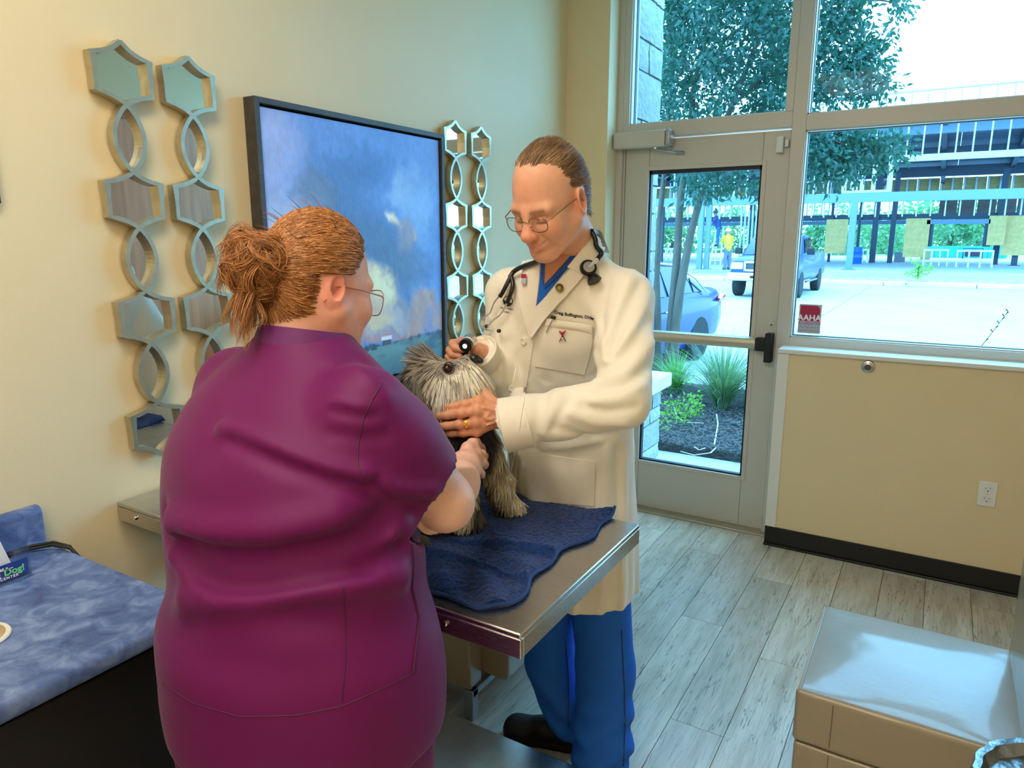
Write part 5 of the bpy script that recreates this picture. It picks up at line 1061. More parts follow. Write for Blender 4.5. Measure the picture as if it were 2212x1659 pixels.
patch('lapel', WOV, coat, cc, [(1262, 540), (1232, 580), (1190, 632), (1160, 662), (1150, 728)], [(1285, 545), (1262, 592), (1246, 612), (1180, 690), (1152, 730)], 28, 12, .007, .004, .012)
patch('collar', WOV, coat, cc, [(1288, 484), (1266, 520), (1240, 556), (1226, 576)], [(1306, 498), (1296, 545), (1280, 575), (1264, 598)], 22, 9, .010, .005, .013); patch('collar', WOV, coat, cc, [(1152, 530), (1142, 552), (1130, 580)], [(1170, 535), (1160, 566), (1146, 602)], 14, 7, .012, .005, .009)
NC = V(1.124, 1.594, 1.612); vs = []; NK = 23
for k in range(NK):
    th = math.radians(40+100*k/(NK-1)); rd = V(math.cos(th), math.sin(th), 0)
    for (r_, z_) in ((.072, -.03), (.070, .016), (.074, .022), (.082, .016), (.098, -.022), (.104, -.036)): vs.append(NC+V(rd[0]*r_, rd[1]*r_, z_+.01*rd[1]))
MB().add(vs, [(i_*6+j_, i_*6+j_+1, (i_+1)*6+j_+1, (i_+1)*6+j_) for i_ in range(NK-1) for j_ in range(5)]).build('collar', WOV, coat, smooth=60)
patch('placket', WOV, coat, cc, [(1128, 730), (1108, 820), (1086, 930), (1078, 1080)], [(1156, 726), (1140, 820), (1122, 930), (1112, 1080)], 30, 6, .003, .003)
BTN = mat('button_white', srgb(232, 226, 214), .3)
for (u, v) in ((1133, 736), (1104, 836), (1092, 960)):
    p, n_ = cc(u, v, .004); b_ = MB().lathe([(.0095, 0), (.0100, .0015), (.0095, .003), (.0065, .0032), (.006, .0022), (.001, .0022)], p, 24, n_).build('button', BTN, coat, smooth=40)
patch('breast_pocket', WOV, coat, cc, [(1184, 690), (1170, 740), (1156, 790)], [(1284, 706), (1276, 760), (1262, 808)], 16, 16, .0045, .004, bulge=.006)
patch('pocket_band', WOV, coat, cc, [(1184, 686), (1180, 702)], [(1285, 702), (1282, 718)], 4, 14, .0075, .003, bulge=.006)
patch('hip_pocket', WOV, coat, cc, [(1140, 975), (1140, 1030), (1142, 1080)], [(1284, 996), (1284, 1040), (1282, 1092)], 16, 18, .005, .004, bulge=.012)
# embroidery
EMB = mat('black_thread', srgb(18, 18, 22), .7)
def emb(name, text, size, u, v, u2, v2, bold=.0003, m=EMB):
    a, n1 = cc(u, v, .003); b, n2 = cc(u2, v2, .003); mid, nm = cc((u+u2)/2, (v+v2)/2, .003); U2 = nrm(b-a); W2 = nrm(np.cross(nm, U2)); 
    def dr_(P):
        out = []
        for p in P:
            h = CB.ray_cast(Vector(p+nm*.06), Vector(-nm), .15); out.append(np.array(h[0])+nm*.0016 if h[0] is not None else p)
        return out
    return lettering(name, text, size, m, coat, mid, U2, W2, bold, dr_)
emb('embroidery', 'Craig Buffington, DVM', .0108, 1200, 674, 1279, 688)
emb('embroidery', 'STO     E FAMILY', .0052, 1079, 664, 1110, 669, .0001); emb('embroidery', 'CLINIC', .0052, 1084, 672, 1104, 676, .0001)
p, n_ = cc(1098, 650, .003); u_ = nrm(np.cross(V(0, 0, 1), n_)); w_ = np.cross(n_, u_); MB().tube([p+.013*(math.cos(a)*u_+math.sin(a)*w_) for a in np.linspace(0, 2*PI, 22)[:-1]], .0009, 6, closed=True).build('embroidered_ring', EMB, coat); MB().add([p+.012*(math.cos(a)*u_+math.sin(a)*w_)+n_*.001 for a in np.linspace(PI*.9, PI*1.9, 10)]+[p-.004*w_+n_*.001], [tuple(range(11))]).build('embroidered_emblem', EMB, coat)
# ---- trousers and shoes
Tz = Field((.78, 1.52, .02), (1.45, 2.02, 1.02), .008)
kR, aR = at(1188, 1440, 2.29), V(1.035, 1.825, .10); kL, aL = at(1306, 1440, 2.15), V(1.185, 1.75, .08)
Tz.ell((1.04, 1.80, .90), (.17, .125, .14), .03); Tz.chain([V(.965, 1.80, .88), kR, aR+V(.005, 0, .03)], [.098, .080, .078], .03); Tz.chain([V(1.115, 1.79, .88), kL, aL+V(0, 0, .0)], [.100, .084, .084], .03)
def tr_wr(X, Y, Z):
    return .008*np.sin(Z*62+9*X+3*np.sin(X*18+Y*15))*sstep(.40, .12, Z)+.005*np.sin(X*26+Y*15+Z*3+1)*sstep(.75, .35, Z)
Tz.wrinkle((.78, 1.52, .02), (1.45, 2.02, .75), tr_wr); Tz.cut((0, 0, .055), (0, 0, -1))
for (u, w2) in ((0, 0),): pass
pants, pv, pf = sdf_obj('scrub_trousers', Tz, SCB, doc, 2); pc = caster(bvh_of(pv, pf))
for L in ([(1342, 1360), (1348, 1480), (1350, 1560), (1346, 1655)], [(1222, 1385), (1228, 1470), (1228, 1570)]):
    q = [pc(u, v, .0012)[0] for u, v in polyline(L, 14)]; MB().tube(q, .0018, 5).build('side_seam', mat('royal_seam', srgb(20, 56, 126), .8), pants)
SHO = mat('black_mesh_shoe', srgb(13, 13, 17), .6, bump=(260, .5, .002))
for hl, to in ((V(1.085, 1.838, 0), V(.815, 1.775, 0)), (V(1.205, 1.82, 0), V(1.195, 1.545, 0))):
    d_ = nrm(to-hl); s_ = V(-d_[1], d_[0], 0); L_ = np.linalg.norm(to-hl); sf_ = Field(np.minimum(hl, to)-.08, np.maximum(hl, to)+V(.08, .08, .16), .005)
    sf_.chain([hl+d_*.035+V(0, 0, .045), hl+d_*L_*.5+V(0, 0, .042), hl+d_*(L_-.05)+V(0, 0, .036)], [.040, .040, .036], .02); sf_.ell(hl+d_*(L_-.06)+s_*.008+V(0, 0, .032), (.052, .050, .034), .02); sf_.chain([hl+d_*.04+V(0, 0, .06), hl+d_*.06+V(0, 0, .105)], [.042, .040], .02); sf_.cut((0, 0, .016), (0, 0, -1))
    so, _, _ = sdf_obj('shoe', sf_, SHO, doc, 2)
    out_ = [hl+d_*(L_*t)+s_*w_ for t, w_ in ((-.01, 0), (.02, .030), (.2, .038), (.5, .040), (.78, .050), (.93, .036), (1.0, 0), (.93, -.030), (.78, -.040), (.5, -.034), (.2, -.036), (.02, -.028))]; MB().prism([(p[0], p[1]) for p in out_], (0, 0, .001), (1, 0, 0), (0, 1, 0), (0, 0, .024)).build('sole', mat('sole_black', srgb(20, 20, 24), .7), so, .004)
    MB().tube([hl+d_*.0+V(0, 0, .10), hl-d_*.012+V(0, 0, .115), hl-d_*.004+V(0, 0, .128), hl+d_*.01+V(0, 0, .118)], .003, 6).build('pull_loop', SHO, so)
# ---- body: head, neck, hands and the covered trunk in one mesh
parts = []
hf = head_field(.0025, 1.06, 1.08, True, (-.075, 0, -.20), .062); v1, f1 = hf.surf(); v1 = smooth_v(v1, f1, 2); hl_ = v1.copy()
red = [((.115, 0, -.04), .022, .75), ((.065, .045, -.04), .026, .5), ((.065, -.045, -.04), .026, .5), ((-.02, .082, -.012), .03, .6), ((-.02, -.082, -.012), .03, .6), ((.09, 0, .05), .05, .25), ((.097, .0, -.076), .018, .35), ((.03, 0, -.12), .05, .3)]
c1 = skin_cols((224, 168, 138), red)(v1)
lip = np.exp(-((v1[:, 2]+.076)/.0085)**2-((v1[:, 1])/.020)**2)*(v1[:, 0] > .085); c1 = c1*(1-.3*lip[:, None])+S(186, 96, 84)*.3*lip[:, None]
brw = np.exp(-((v1[:, 2]-.012-.10*(.03-np.abs(np.abs(v1[:, 1])-.03)))/.0052)**2)*sstep(.010, .016, np.abs(v1[:, 1]))*sstep(.050, .044, np.abs(v1[:, 1]))*(v1[:, 0] > .06); c1 = c1*(1-.75*brw[:, None])+S(138, 98, 72)*.75*brw[:, None]
eye_ = np.exp(-((v1[:, 2]+.0175)/.0018)**2)*sstep(.015, .018, np.abs(v1[:, 1]))*sstep(.046, .043, np.abs(v1[:, 1]))*(v1[:, 0] > .07); c1 = c1*(1-.75*eye_[:, None])+S(60, 36, 30)*.75*eye_[:, None]
_hw = to_world(HD, HFR); HW_ = lambda v: _hw(np.asarray(v)*.935); parts.append((HW_(v1), f1, c1))
# left hand on the dog's chest (back of the hand towards the camera)
wr = at(1086, 897, 1.630); mc = [at(1034, 866, 1.615), at(1030, 888, 1.605), at(1027, 912, 1.608), at(1030, 931, 1.618)]
fg = [[at(1004, 874, 1.610), at(976, 879, 1.620), at(944, 882, 1.640)], [at(996, 893, 1.600), at(966, 897, 1.612), at(936, 900, 1.640)], [at(992, 917, 1.604), at(964, 920, 1.616), at(936, 922, 1.642)], [at(1000, 934, 1.616), at(976, 936, 1.628), at(952, 936, 1.648)]]
th_ = [at(1072, 878, 1.640), at(1050, 856, 1.660), at(1028, 850, 1.700), at(1010, 848, 1.730)]
Hf = hand_field(at(900, 1000, 1.6)-V(.10, .12, .04), at(1130, 830, 1.66)+V(.10, .12, .05), .0022, wr, at(1140, 905, 1.63), mc, fg, th_, wr=.030)
for a, b in (((1080, 890), (1046, 880)), ((1078, 902), (1052, 908)), ((1060, 886), (1050, 902)), ((1072, 912), (1044, 922))): Hf.cap(at(*a, 1.603), at(*b, 1.596), .0012, .0010, .008)
for m_, fi in zip(mc, fg):
    for q in (m_, fi[0]): Hf.ell(q+FW*-.004, (.0105, .0105, .0105), .006)
v2, f2 = Hf.surf(); v2 = smooth_v(v2, f2, 1); c2 = np.zeros((len(v2), 3))+S(216, 154, 120)
for q in [x for x in mc]+[fi[0] for fi in fg]: w2 = np.exp(-((v2-q)**2).sum(1)/.012**2)[:, None]*.45; c2 = c2*(1-w2)+c2*np.array((1.1, .68, .62))*w2
parts.append((v2, f2, c2*(1+.08*fbm(v2*70, 3))[:, None]))
# right hand closed round the otoscope handle
wr = at(1034, 766, 1.795); o_a, o_b = at(1012, 742, 1.735), at(985, 800, 1.775)      # handle axis
mc = [at(1000, 738, 1.775), at(992, 750, 1.785), at(990, 764, 1.79), at(992, 778, 1.795)]
fg = [[at(978, 742, 1.755), at(984, 752, 1.735), at(998, 756, 1.730)], [at(972, 756, 1.765), at(978, 766, 1.742), at(994, 770, 1.738)], [at(970, 771, 1.770), at(978, 781, 1.748), at(992, 784, 1.744)], [at(974, 787, 1.778), at(982, 795, 1.756), at(994, 797, 1.752)]]
th_ = [at(1034, 756, 1.785), at(1032, 768, 1.755), at(1026, 756, 1.732), at(1018, 746, 1.722)]
Hf = hand_field(at(930, 830, 1.72)-V(.08, .10, .02), at(1080, 700, 1.80)+V(.08, .10, .02), .0023, wr, at(1062, 778, 1.84), mc, fg, th_, wr=.028)
v3, f3 = Hf.surf(); v3 = smooth_v(v3, f3, 1); parts.append((v3, f3, (np.zeros((len(v3), 3))+S(214, 150, 118))*(1+.08*fbm(v3*70, 3))[:, None]))
Bf = Field((.8, 1.45, .05), (1.42, 2.0, 1.60), .014); Bf.loft([(.86, 1.05, 1.80, .15, .10), (1.15, 1.05, 1.77, .15, .11), (1.40, 1.09, 1.67, .15, .09), (1.50, 1.10, 1.63, .12, .07), (1.56, 1.11, 1.60, .06, .055)], .02)
for a, b, c in ((dSL, dEL, dWL), (dSR, dER, dWR)): Bf.chain([a, b, c], [.05, .042, .03], .02)
for a, b, c in ((V(.98, 1.80, .88), kR, aR), (V(1.14, 1.79, .88), kL, aL)): Bf.chain([a, b, c], [.075, .05, .042], .02)
v4, f4 = Bf.surf(); parts.append((v4, f4, np.zeros((len(v4), 3))+S(222, 164, 134)))
sv = np.array([q.co[:] for q in skp.data.vertices]); sq = np.array([list(q.vertices) for q in skp.data.polygons]); parts.append((sv, sq, np.zeros((len(sv), 3))+S(212, 146, 116))); bpy.data.objects.remove(skp)
vv_ = np.concatenate([p[0] for p in parts]); k_ = 0; ff_ = []
for p in parts: ff_.append(p[1]+k_); k_ += len(p[0])
me = mesh_np('body', vv_, np.concatenate(ff_)); set_smooth(me); vcol(me, np.concatenate([p[2] for p in parts])); body = link('body', me, SKIN, doc)
# ---- hair, swept back from a high forehead
def scalp(n, cond, seed):
    """points on the skull surface (head frame) with normals, filtered by cond"""
    nn = vnormals(hl_, f1); i = np.random.default_rng(seed).choice(len(hl_), n*12); p = hl_[i]+np.random.default_rng(seed+1).normal(size=(len(i), 3))*.001; k = cond(p); return p[k][:n], nn[i][k][:n]
def hairline(p):
    x, y, z = p[:, 0], np.abs(p[:, 1]), p[:, 2]; front = .058-.75*np.clip(y-.010, 0, .05)+.25*np.clip(z-.10, -1, 1)*0    # widow's peak, receding temples
    top = (z > .060) & (x < front+.30*(z-.10)) & (x < .055-.3*np.clip(.085-z, 0, 1)); side = (z <= .075) & (x < -.004+.25*np.clip(z, -.05, .1)) & (z > -.030-.9*np.clip(-x-.03, 0, .05)); ear = (y > .062) & (x > -.052) & (z < .030) & (z > -.07)
    burn = (x < .012) & (x > -.006) & (z > -.03) & (z < .03) & (y > .05); return (top | side | burn) & ~ear & (z > -.085)
pts, nn = scalp(12500, hairline, 5); n_ = len(pts); K = 5; P = np.zeros((n_, K, 3)); P[:, 0] = pts-nn*.001; rg = np.random.default_rng(3); ln = rg.uniform(.030, .068, n_); cur = P[:, 0].copy(); dirn = np.stack([-np.ones(n_), np.zeros(n_), np.where(pts[:, 2] > .05, -.05, -.42)], -1)
jit = fbm(pts*55, 2)[:, None]*np.array([[.0, .35, .35]])+rg.normal(size=(n_, 3))*.10; HB = bvh_of(hl_, f1)
for j in range(1, K):
    cur = cur+nrm(dirn+jit)*(ln/(K-1))[:, None]
    for i in range(n_):
        h = HB.find_nearest(Vector(cur[i])); c = np.array(h[0]); nr = np.array(h[1]); dd = (cur[i]-c)@nr; tgt = (.0012+.0042*j/K+.0026*(i % 3)*j/K)*(1.+.5*(pts[i, 0] < .0)); cur[i] = c+nr*max(min(dd, tgt+.004), tgt*.7) if j > 1 or dd < .002 else cur[i]
    P[:, j] = cur
thin = rg.random(n_) < np.clip(.18+(.055-pts[:, 0])/.06, .18, 1.); P, pts, n_ = P[thin], pts[thin], int(thin.sum())
hc = np.where((fbm(pts*40, 2)[:, None] > .0), S(168, 136, 102), S(134, 104, 76)); g_ = sstep(.05, -.03, pts[:, 2])[:, None]*.55; hc = hc*(1-g_)+S(164, 158, 150)*g_; hc = hc*(1+rg.normal(size=(n_, 1))*.22)
strands('hair', HW_(P.reshape(-1, 3)).reshape(P.shape), .00085, hair_mat('hair_brown'), doc, np.clip(hc, 0, 1))
# scalp shade under the hair
sk_ = Field((-.135, -.11, -.10), (.12, .11, .15), .004); sk_.ell((-.012, 0, .032), (.1025, .079, .1025), .01); sk_.ell((-.045, 0, .0), (.064, .068, .077), .03); vs_, fs_ = sk_.surf(); vs_ = smooth_v(vs_, fs_, 2); keep = hairline(vs_+V(.026, 0, 0)) & hairline(vs_+V(.012, 0, -.008)) & hairline(vs_); fm = keep[fs_].all(1); fs2 = fs_[fm]; usd, inv = np.unique(fs2, return_inverse=True); me = mesh_np('scalp_hair', HW_(vs_[usd]), inv.reshape(fs2.shape)); set_smooth(me); link('scalp_hair', me, mat('hair_under', srgb(136, 108, 82), .7, var=(60, .3)), doc)
# ================================================================ spectacles, stethoscope and small things he carries
def glasses(label, W, metal, lens_w=.050, lens_h=.036, xf=.112, zc=-.012, sep=.033, tilt=.0):
    g = thing('eyeglasses', label, 'eyeglasses', tuple(W(V(xf, 0, zc)))); lm = glass_mat('lens_glass', (.96, .97, .96), .06)
    for s in (1, -1):
        c = V(xf-.004, s*sep, zc); ring = []
        for a in np.linspace(0, 2*PI, 33)[:-1]:
            ca, sa = math.cos(a), math.sin(a); ex = abs(ca)**.7*np.sign(ca)*lens_w/2; ez = abs(sa)**.75*np.sign(sa)*lens_h/2; ring.append(W(c+V(-abs(ex)*.12-.18*max(0, s*ex)*.5, ex, ez)))
        MB().tube(ring, .0011, 6, closed=True).build('rim', metal, g, smooth=60); MB().add(ring, [tuple(range(len(ring)))]).build('lens', lm, g)
        e0 = W(V(xf-.012, s*(sep+lens_w/2), zc+.010)); MB().tube([e0, W(V(xf-.020, s*.068, zc+.012)), W(V(.04, s*.0765, zc+.014)), W(V(-.005, s*.0805, zc+.013)), W(V(-.022, s*.0815, zc+.010)), W(V(-.042, s*.078, zc-.020))], .0013, 6).build('temple_arm', metal, g, smooth=60)
        MB().tube([W(V(xf-.004, s*.012, zc-.002)), W(V(xf-.008, s*.0095, zc-.010))], [.0012, .003], 6).build('nose_pad', metal, g, smooth=60)
    MB().tube([W(V(xf-.004, -.010, zc+.006)), W(V(xf, 0, zc+.010)), W(V(xf-.004, .010, zc+.006))], .0012, 6).build('bridge', metal, g, smooth=60); return g
glasses('thin bronze-rimmed eyeglasses on the man in the white coat', HW_, mat('bronze_wire', srgb(150, 116, 84), .3, .8))
stt = thing('stethoscope', 'black tube stethoscope with steel ear tubes hung round the man\'s neck', 'stethoscope', (1.11, 1.6, 1.4)); TUB = mat('steth_tube', srgb(14, 14, 16), .32, spec=.6)
def soft(pts, it=2):
    p = np.array(pts)
    for _ in range(it): p = np.concatenate([p[:1], np.stack([.75*p[:-1]+.25*p[1:], .25*p[:-1]+.75*p[1:]], 1).reshape(-1, 3), p[-1:]])
    return p
def on_coat(L, off): return soft([cc(u, v, off)[0] for u, v in L], 1)
back = [to_world(HD, HFR)(V(*p)) for p in ((-.095, -.05, -.135), (-.110, 0, -.125), (-.095, .05, -.135))]
tubeR = on_coat([(1290, 490), (1297, 508), (1297, 532), (1290, 552), (1283, 564)], .020); tubeL = on_coat([(1152, 544), (1140, 566), (1122, 590), (1108, 606)], .018)
MB().tube(soft(list(tubeR[::-1])+back[::-1]+list(tubeL), 1), .0062, 10).build('neck_tube', TUB, stt, smooth=60)
for L in ([(1112, 600), (1098, 622), (1088, 640)], [(1110, 602), (1118, 618), (1112, 640), (1103, 652)]): MB().tube(on_coat(polyline(L, 7), .017), .0056, 9).build('yoke_tube', TUB, stt, smooth=60)
for L in ([(1086, 642), (1066, 676), (1050, 700), (1050, 708), (1062, 715), (1074, 716)], [(1102, 654), (1086, 680), (1066, 706), (1062, 712)]): MB().tube(on_coat(polyline(L, 14), .019), .0026, 8).build('ear_tube', mat('chrome', (.75, .75, .76), .18, 1.), stt, smooth=60)
for (u, v) in ((1083, 716), (1063, 706)):
    p, n_ = cc(u, v, .019); MB().ell if False else MB().lathe([(.001, -.006), (.0045, -.004), (.0055, 0), (.0045, .004), (.001, .006)], p, 12, RT).build('ear_tip', TUB, stt, smooth=60)
p, n_ = cc(1268, 580, .018); q, n2 = cc(1282, 604, .016)
MB().tube([tubeR[-1], p+n_*.002], [.005, .006], 8).build('stem', CHR, stt, smooth=60)
ch_ = MB().lathe([(.004, -.008), (.018, -.007), (.0205, -.002), (.0205, .002), (.019, .005), (.004, .006)], p, 28, nrm(n_+V(0, 0, .35))).build('chest_piece', mat('steth_dark', srgb(30, 28, 30), .3, .4), stt, smooth=35)
MB().lathe([(.0130, .005), (.0135, .0072), (.002, .0074)], p, 24, nrm(n_+V(0, 0, .35))).build('diaphragm', mat('dull_steel', (.4, .4, .38), .4, 1.), ch_, smooth=35)
MB().lathe([(.010, -.010), (.012, -.006), (.017, .004), (.0175, .008), (.015, .009), (.004, .0085)], q, 26, nrm(RT*.5-V(0, 0, 1)+n2*.6)).build('bell', mat('steth_dark', srgb(30, 28, 30), .3, .4), stt, smooth=35)
pen = thing('pen', 'slim pen with dark cap clipped in the breast pocket', 'pen', tuple(cc(1196, 690, .01)[0])); MB().tube([cc(1197, 690, .010)[0], cc(1184, 716, .010)[0]], .0016, 7).build('barrel', STEEL, pen, smooth=60); MB().tube([cc(1196, 682, .012)[0], cc(1204, 684, .012)[0]], .0042, 8).build('cap', RUB, pen, smooth=60)
rb = thing('ribbon_pin', 'small red, white and navy ribbon pin on the breast pocket', 'pin', tuple(cc(1217, 722, .012)[0]))
for L, c, n0 in (([(1211, 712), (1218, 722), (1224, 734)], (26, 30, 74), .0115), ([(1224, 711), (1217, 722), (1212, 734)], (196, 30, 40), .013)): MB().tube(on_coat(polyline(L, 6), n0), .0030, 6, squash=.3).build('ribbon_leg', mat('ribbon_%d' % c[0], srgb(*c), .5), rb, smooth=60)
MB().tube(on_coat([(1212, 713), (1217, 716), (1223, 713)], .0135), .0024, 6).build('ribbon_loop', mat('ribbon_196', srgb(196, 30, 40), .5), rb); MB().tube(on_coat([(1216, 725), (1219, 727)], .0145), .0016, 6).build('ribbon_star', SW, rb)
lp = thing('lapel_pin', 'round gold medal pin on the wide lapel', 'pin', tuple(cc(1213, 621, .016)[0])); p, n_ = cc(1213, 621, .0150); pn_ = MB().lathe([(.0095, -.001), (.0105, .0005), (.0098, .0022), (.0085, .0018), (.002, .0018)], p, 26, n_).build('disc', mat('old_gold', srgb(140, 122, 70), .35, .9), lp, smooth=40); MB().lathe([(.005, .0018), (.0045, .0028), (.001, .003)], p, 16, n_).build('emblem', mat('pale_gold', srgb(196, 184, 130), .35, .8), lp, smooth=40)
lp = thing('accreditation_pin', 'small red and grey square pin on the narrow lapel', 'pin', tuple(cc(1143, 605, .014)[0]))
for (v0, v1, m_) in ((596, 604, RED), (604, 615, mat('sticker_grey', srgb(186, 186, 190), .6))): patch('enamel', m_, lp, cc, [(1139, v0), (1137.5, v1)], [(1148, v0), (1146.5, v1)], 3, 3, .0165, .002)
rg_ = thing('wedding_ring', 'plain gold wedding ring on the man\'s ring finger', 'ring', tuple(fg[0][0])); p = at(1006, 915.5, 1.6055); d_ = nrm(at(1027, 912, 1.608)-at(992, 917, 1.604)); MB().lathe([(.0112, -.0030), (.0126, -.0027), (.0126, .0027), (.0112, .0030)], p, 26, d_).build('band', mat('gold', srgb(226, 176, 70), .22, 1.), rg_, smooth=40)
ot = thing('otoscope', 'black and chrome otoscope held over the dog\'s muzzle', 'otoscope', tuple(o_a)); hd_ = at(1014, 738, 1.725); hx = nrm(at(1004, 752, 1.67)-at(1030, 726, 1.76)); MB().tube([o_a, o_b], .0095, 12).build('handle', RUB, ot, smooth=60)
MB().lathe([(.010, -.018), (.016, -.016), (.0175, -.010), (.0175, .002), (.0185, .004), (.0185, .008), (.015, .010)], hd_, 26, -hx).build('head_ring', mat('chrome', (.75, .75, .76), .18, 1.), ot, smooth=35); MB().lathe([(.0155, .0), (.0168, .004), (.0165, .020), (.0150, .021)], hd_, 26, hx).build('head_sleeve', mat('label_white', srgb(222, 222, 212), .4), ot, smooth=35); MB().lathe([(.0150, .020), (.0165, .022), (.016, .034), (.010, .036), (.002, .034)], hd_, 26, hx).build('speculum', TUB, ot, smooth=35); MB().lathe([(.004, .0), (.0055, .003), (.001, .007)], hd_+hx*.035, 14, hx).build('lens', mat('lamp_lens', (1, 1, .95), .1, emit=((1, .97, .85, 1), 2.)), ot, smooth=60)
# ================================================================ THE WOMAN IN PURPLE SCRUBS
tec = thing('person', 'woman in purple scrubs seen from behind with auburn hair in a messy bun', 'person', (1.0, .80, 0))
PUR = mat('purple_scrub', srgb(101, 10, 82), .58, var=(3, .05), bump=(240, .10, .001), spec=.25, sheen=.08)
tSR, tSL = at(782, 893, 1.15), V(.775, .88, 1.335); tER, tWR = at(962, 1086, 1.27), at(1008, 1000, 1.55); tEL, tWL = V(.75, 1.07, 1.13), V(.84, 1.26, 1.10)
def top_shape(h):
    f = Field((.62, .48, .70), (1.36, 1.20, 1.56), h)
    f.loft([(.66, .995, .80, .262, .215), (.75, .995, .80, .270, .222), (.86, .995, .80, .275, .226), (.95, .99, .80, .268, .220), (1.03, .985, .808, .246, .200), (1.10, .98, .815, .246, .200), (1.20, .972, .83, .256, .203), (1.29, .966, .845, .246, .184), (1.35, .962, .86, .214, .152), (1.395, .96, .868, .158, .120), (1.43, .96, .873, .108, .096), (1.455, .96, .876, .078, .080)], .02)
    f.cap(tSR, V(1.02, .885, 1.375), .062, .048, .04); f.cap(tSL, V(.90, .885, 1.375), .066, .05, .04)
    e1 = tSR+(tER-tSR)*.62; f.chain([tSR, tSR+(tER-tSR)*.35, e1], [.076, .080, .078], .03)
    e2 = tSL+(tEL-tSL)*.6; f.chain([tSL, e2], [.080, .078], .03); return f
_v, _f = top_shape(.014).surf(); tc0 = caster(bvh_of(_v, _f)); Tp = top_shape(.0062)
for L, w_, a in (([(480, 925), (560, 955), (640, 990), (720, 1020), (790, 1032)], .014, -.017), ([(500, 950), (570, 982), (650, 1014), (740, 1042), (800, 1048)], .014, .020), ([(400, 1190), (480, 1215), (580, 1212), (700, 1195), (790, 1165), (840, 1120)], .022, .055), ([(390, 1180), (430, 1250), (500, 1272), (600, 1262), (720, 1240), (800, 1225), (870, 1180)], .016, .030), ([(370, 1130), (470, 1155), (590, 1150), (720, 1120)], .026, -.020), ([(440, 1225), (520, 1240), (600, 1232)], .012, -.010), ([(340, 1290), (440, 1300), (560, 1290), (700, 1265), (860, 1250)], .022, -.024), ([(370, 1200), (400, 1240), (440, 1275)], .012, -.010),
                ([(720, 870), (770, 880), (800, 882)], .010, -.006), ([(715, 935), (780, 945), (830, 940)], .010, .006), ([(725, 885), (775, 896), (805, 896)], .010, .007), ([(790, 1030), (850, 1060), (930, 1062)], .014, -.016), ([(800, 1050), (840, 1090), (900, 1100)], .016, .020), ([(830, 1110), (815, 1180), (790, 1230)], .012, .010), ([(860, 1120), (850, 1180), (830, 1240)], .009, -.008), ([(560, 1290), (640, 1330), (760, 1350)], .03, .006), ([(700, 780), (780, 800), (830, 850)], .016, -.005), ([(740, 790), (770, 770), (800, 790)], .012, .008), ([(500, 830), (470, 900), (450, 980)], .03, .004), ([(356, 1110), (365, 1160), (380, 1200)], .018, .012), ([(460, 1370), (600, 1400), (740, 1380)], .03, -.005)):
    Tp.groove([tc0(u, v)[0] for u, v in polyline(L, 9)], w_, a)
Tp.wrinkle((.62, .48, .70), (1.36, 1.20, 1.56), lambda X, Y, Z: .0018*np.sin(X*23+Z*17+2*np.sin(Y*19))*np.sin(Z*21-X*13))
aS = nrm(tER-tSR); ec = tSR+aS*np.linalg.norm((tER-tSR)*.62)
Tp.cap(ec+aS*.052, ec+aS*.16, .078, .09, .004, 'sub'); X_, Y_, Z_ = [Tp.ax[i].reshape([-1 if j == i else 1 for j in range(3)]) for i in range(3)]
pl_ = (X_-ec[0])*aS[0]+(Y_-ec[1])*aS[1]+(Z_-ec[2])*aS[2]-.035; near_ = np.sqrt((X_-ec[0])**2+(Y_-ec[1])**2+(Z_-ec[2])**2)-.125; Tp.d = np.maximum(Tp.d, -np.maximum(-pl_, near_)).astype(np.float32)
Tp.cut((0, 0, .742), (0, .05, -1)); Tp.ell((.995, .80, .70), (.245, .20, .12), .004, 'sub')
top_o, tv, tf = sdf_obj('scrub_top', Tp, PUR, tec, 1); TB = bvh_of(tv, tf); tcs = caster(TB)
SEA = mat('purple_seam', srgb(74, 8, 62), .7); PLT = mat('purple_side_panel', srgb(138, 30, 120), .62, bump=(200, .2, .001))
def seam(L, r=.0011, off=.0004, name='seam', m=SEA, par=None, n=24): MB().tube([tcs(u, v, off)[0] for u, v in polyline(L, n)], r, 5).build(name, m, par or top_o, smooth=60)
seam([(826, 828), (806, 860), (786, 900), (774, 960), (772, 1000), (782, 1032)]); seam([(742, 1270), (746, 1350), (745, 1440), (738, 1515)], .0010); seam([(886, 1150), (893, 1210), (890, 1270), (905, 1335), (899, 1390), (892, 1455)], .0018, .001); seam([(330, 1462), (420, 1520), (520, 1548), (640, 1545), (740, 1525), (820, 1490), (890, 1455)], .0010)
# neck band
nb = []
for k in range(33):
    a = 2*PI*k/33; d_ = V(math.cos(a), math.sin(a), 0); b_ = max(0, -math.sin(a)); nb.append([V(.960, .880, 1.454)+d_*r_*V(1.0, 1.0, 0)+V(0, 0, z_+.016*b_-.012*max(0, math.sin(a))) for r_, z_ in ((.070, -.03), (.072, .004), (.076, .007), (.086, -.016), (.094, -.036))])
MB().add([p for q in nb for p in q], [(i*5+j, i*5+j+1, ((i+1) % 33)*5+j+1, ((i+1) % 33)*5+j) for i in range(33) for j in range(4)]).build('neck_band', mat('purple_band', srgb(96, 16, 92), .65), top_o, smooth=60)
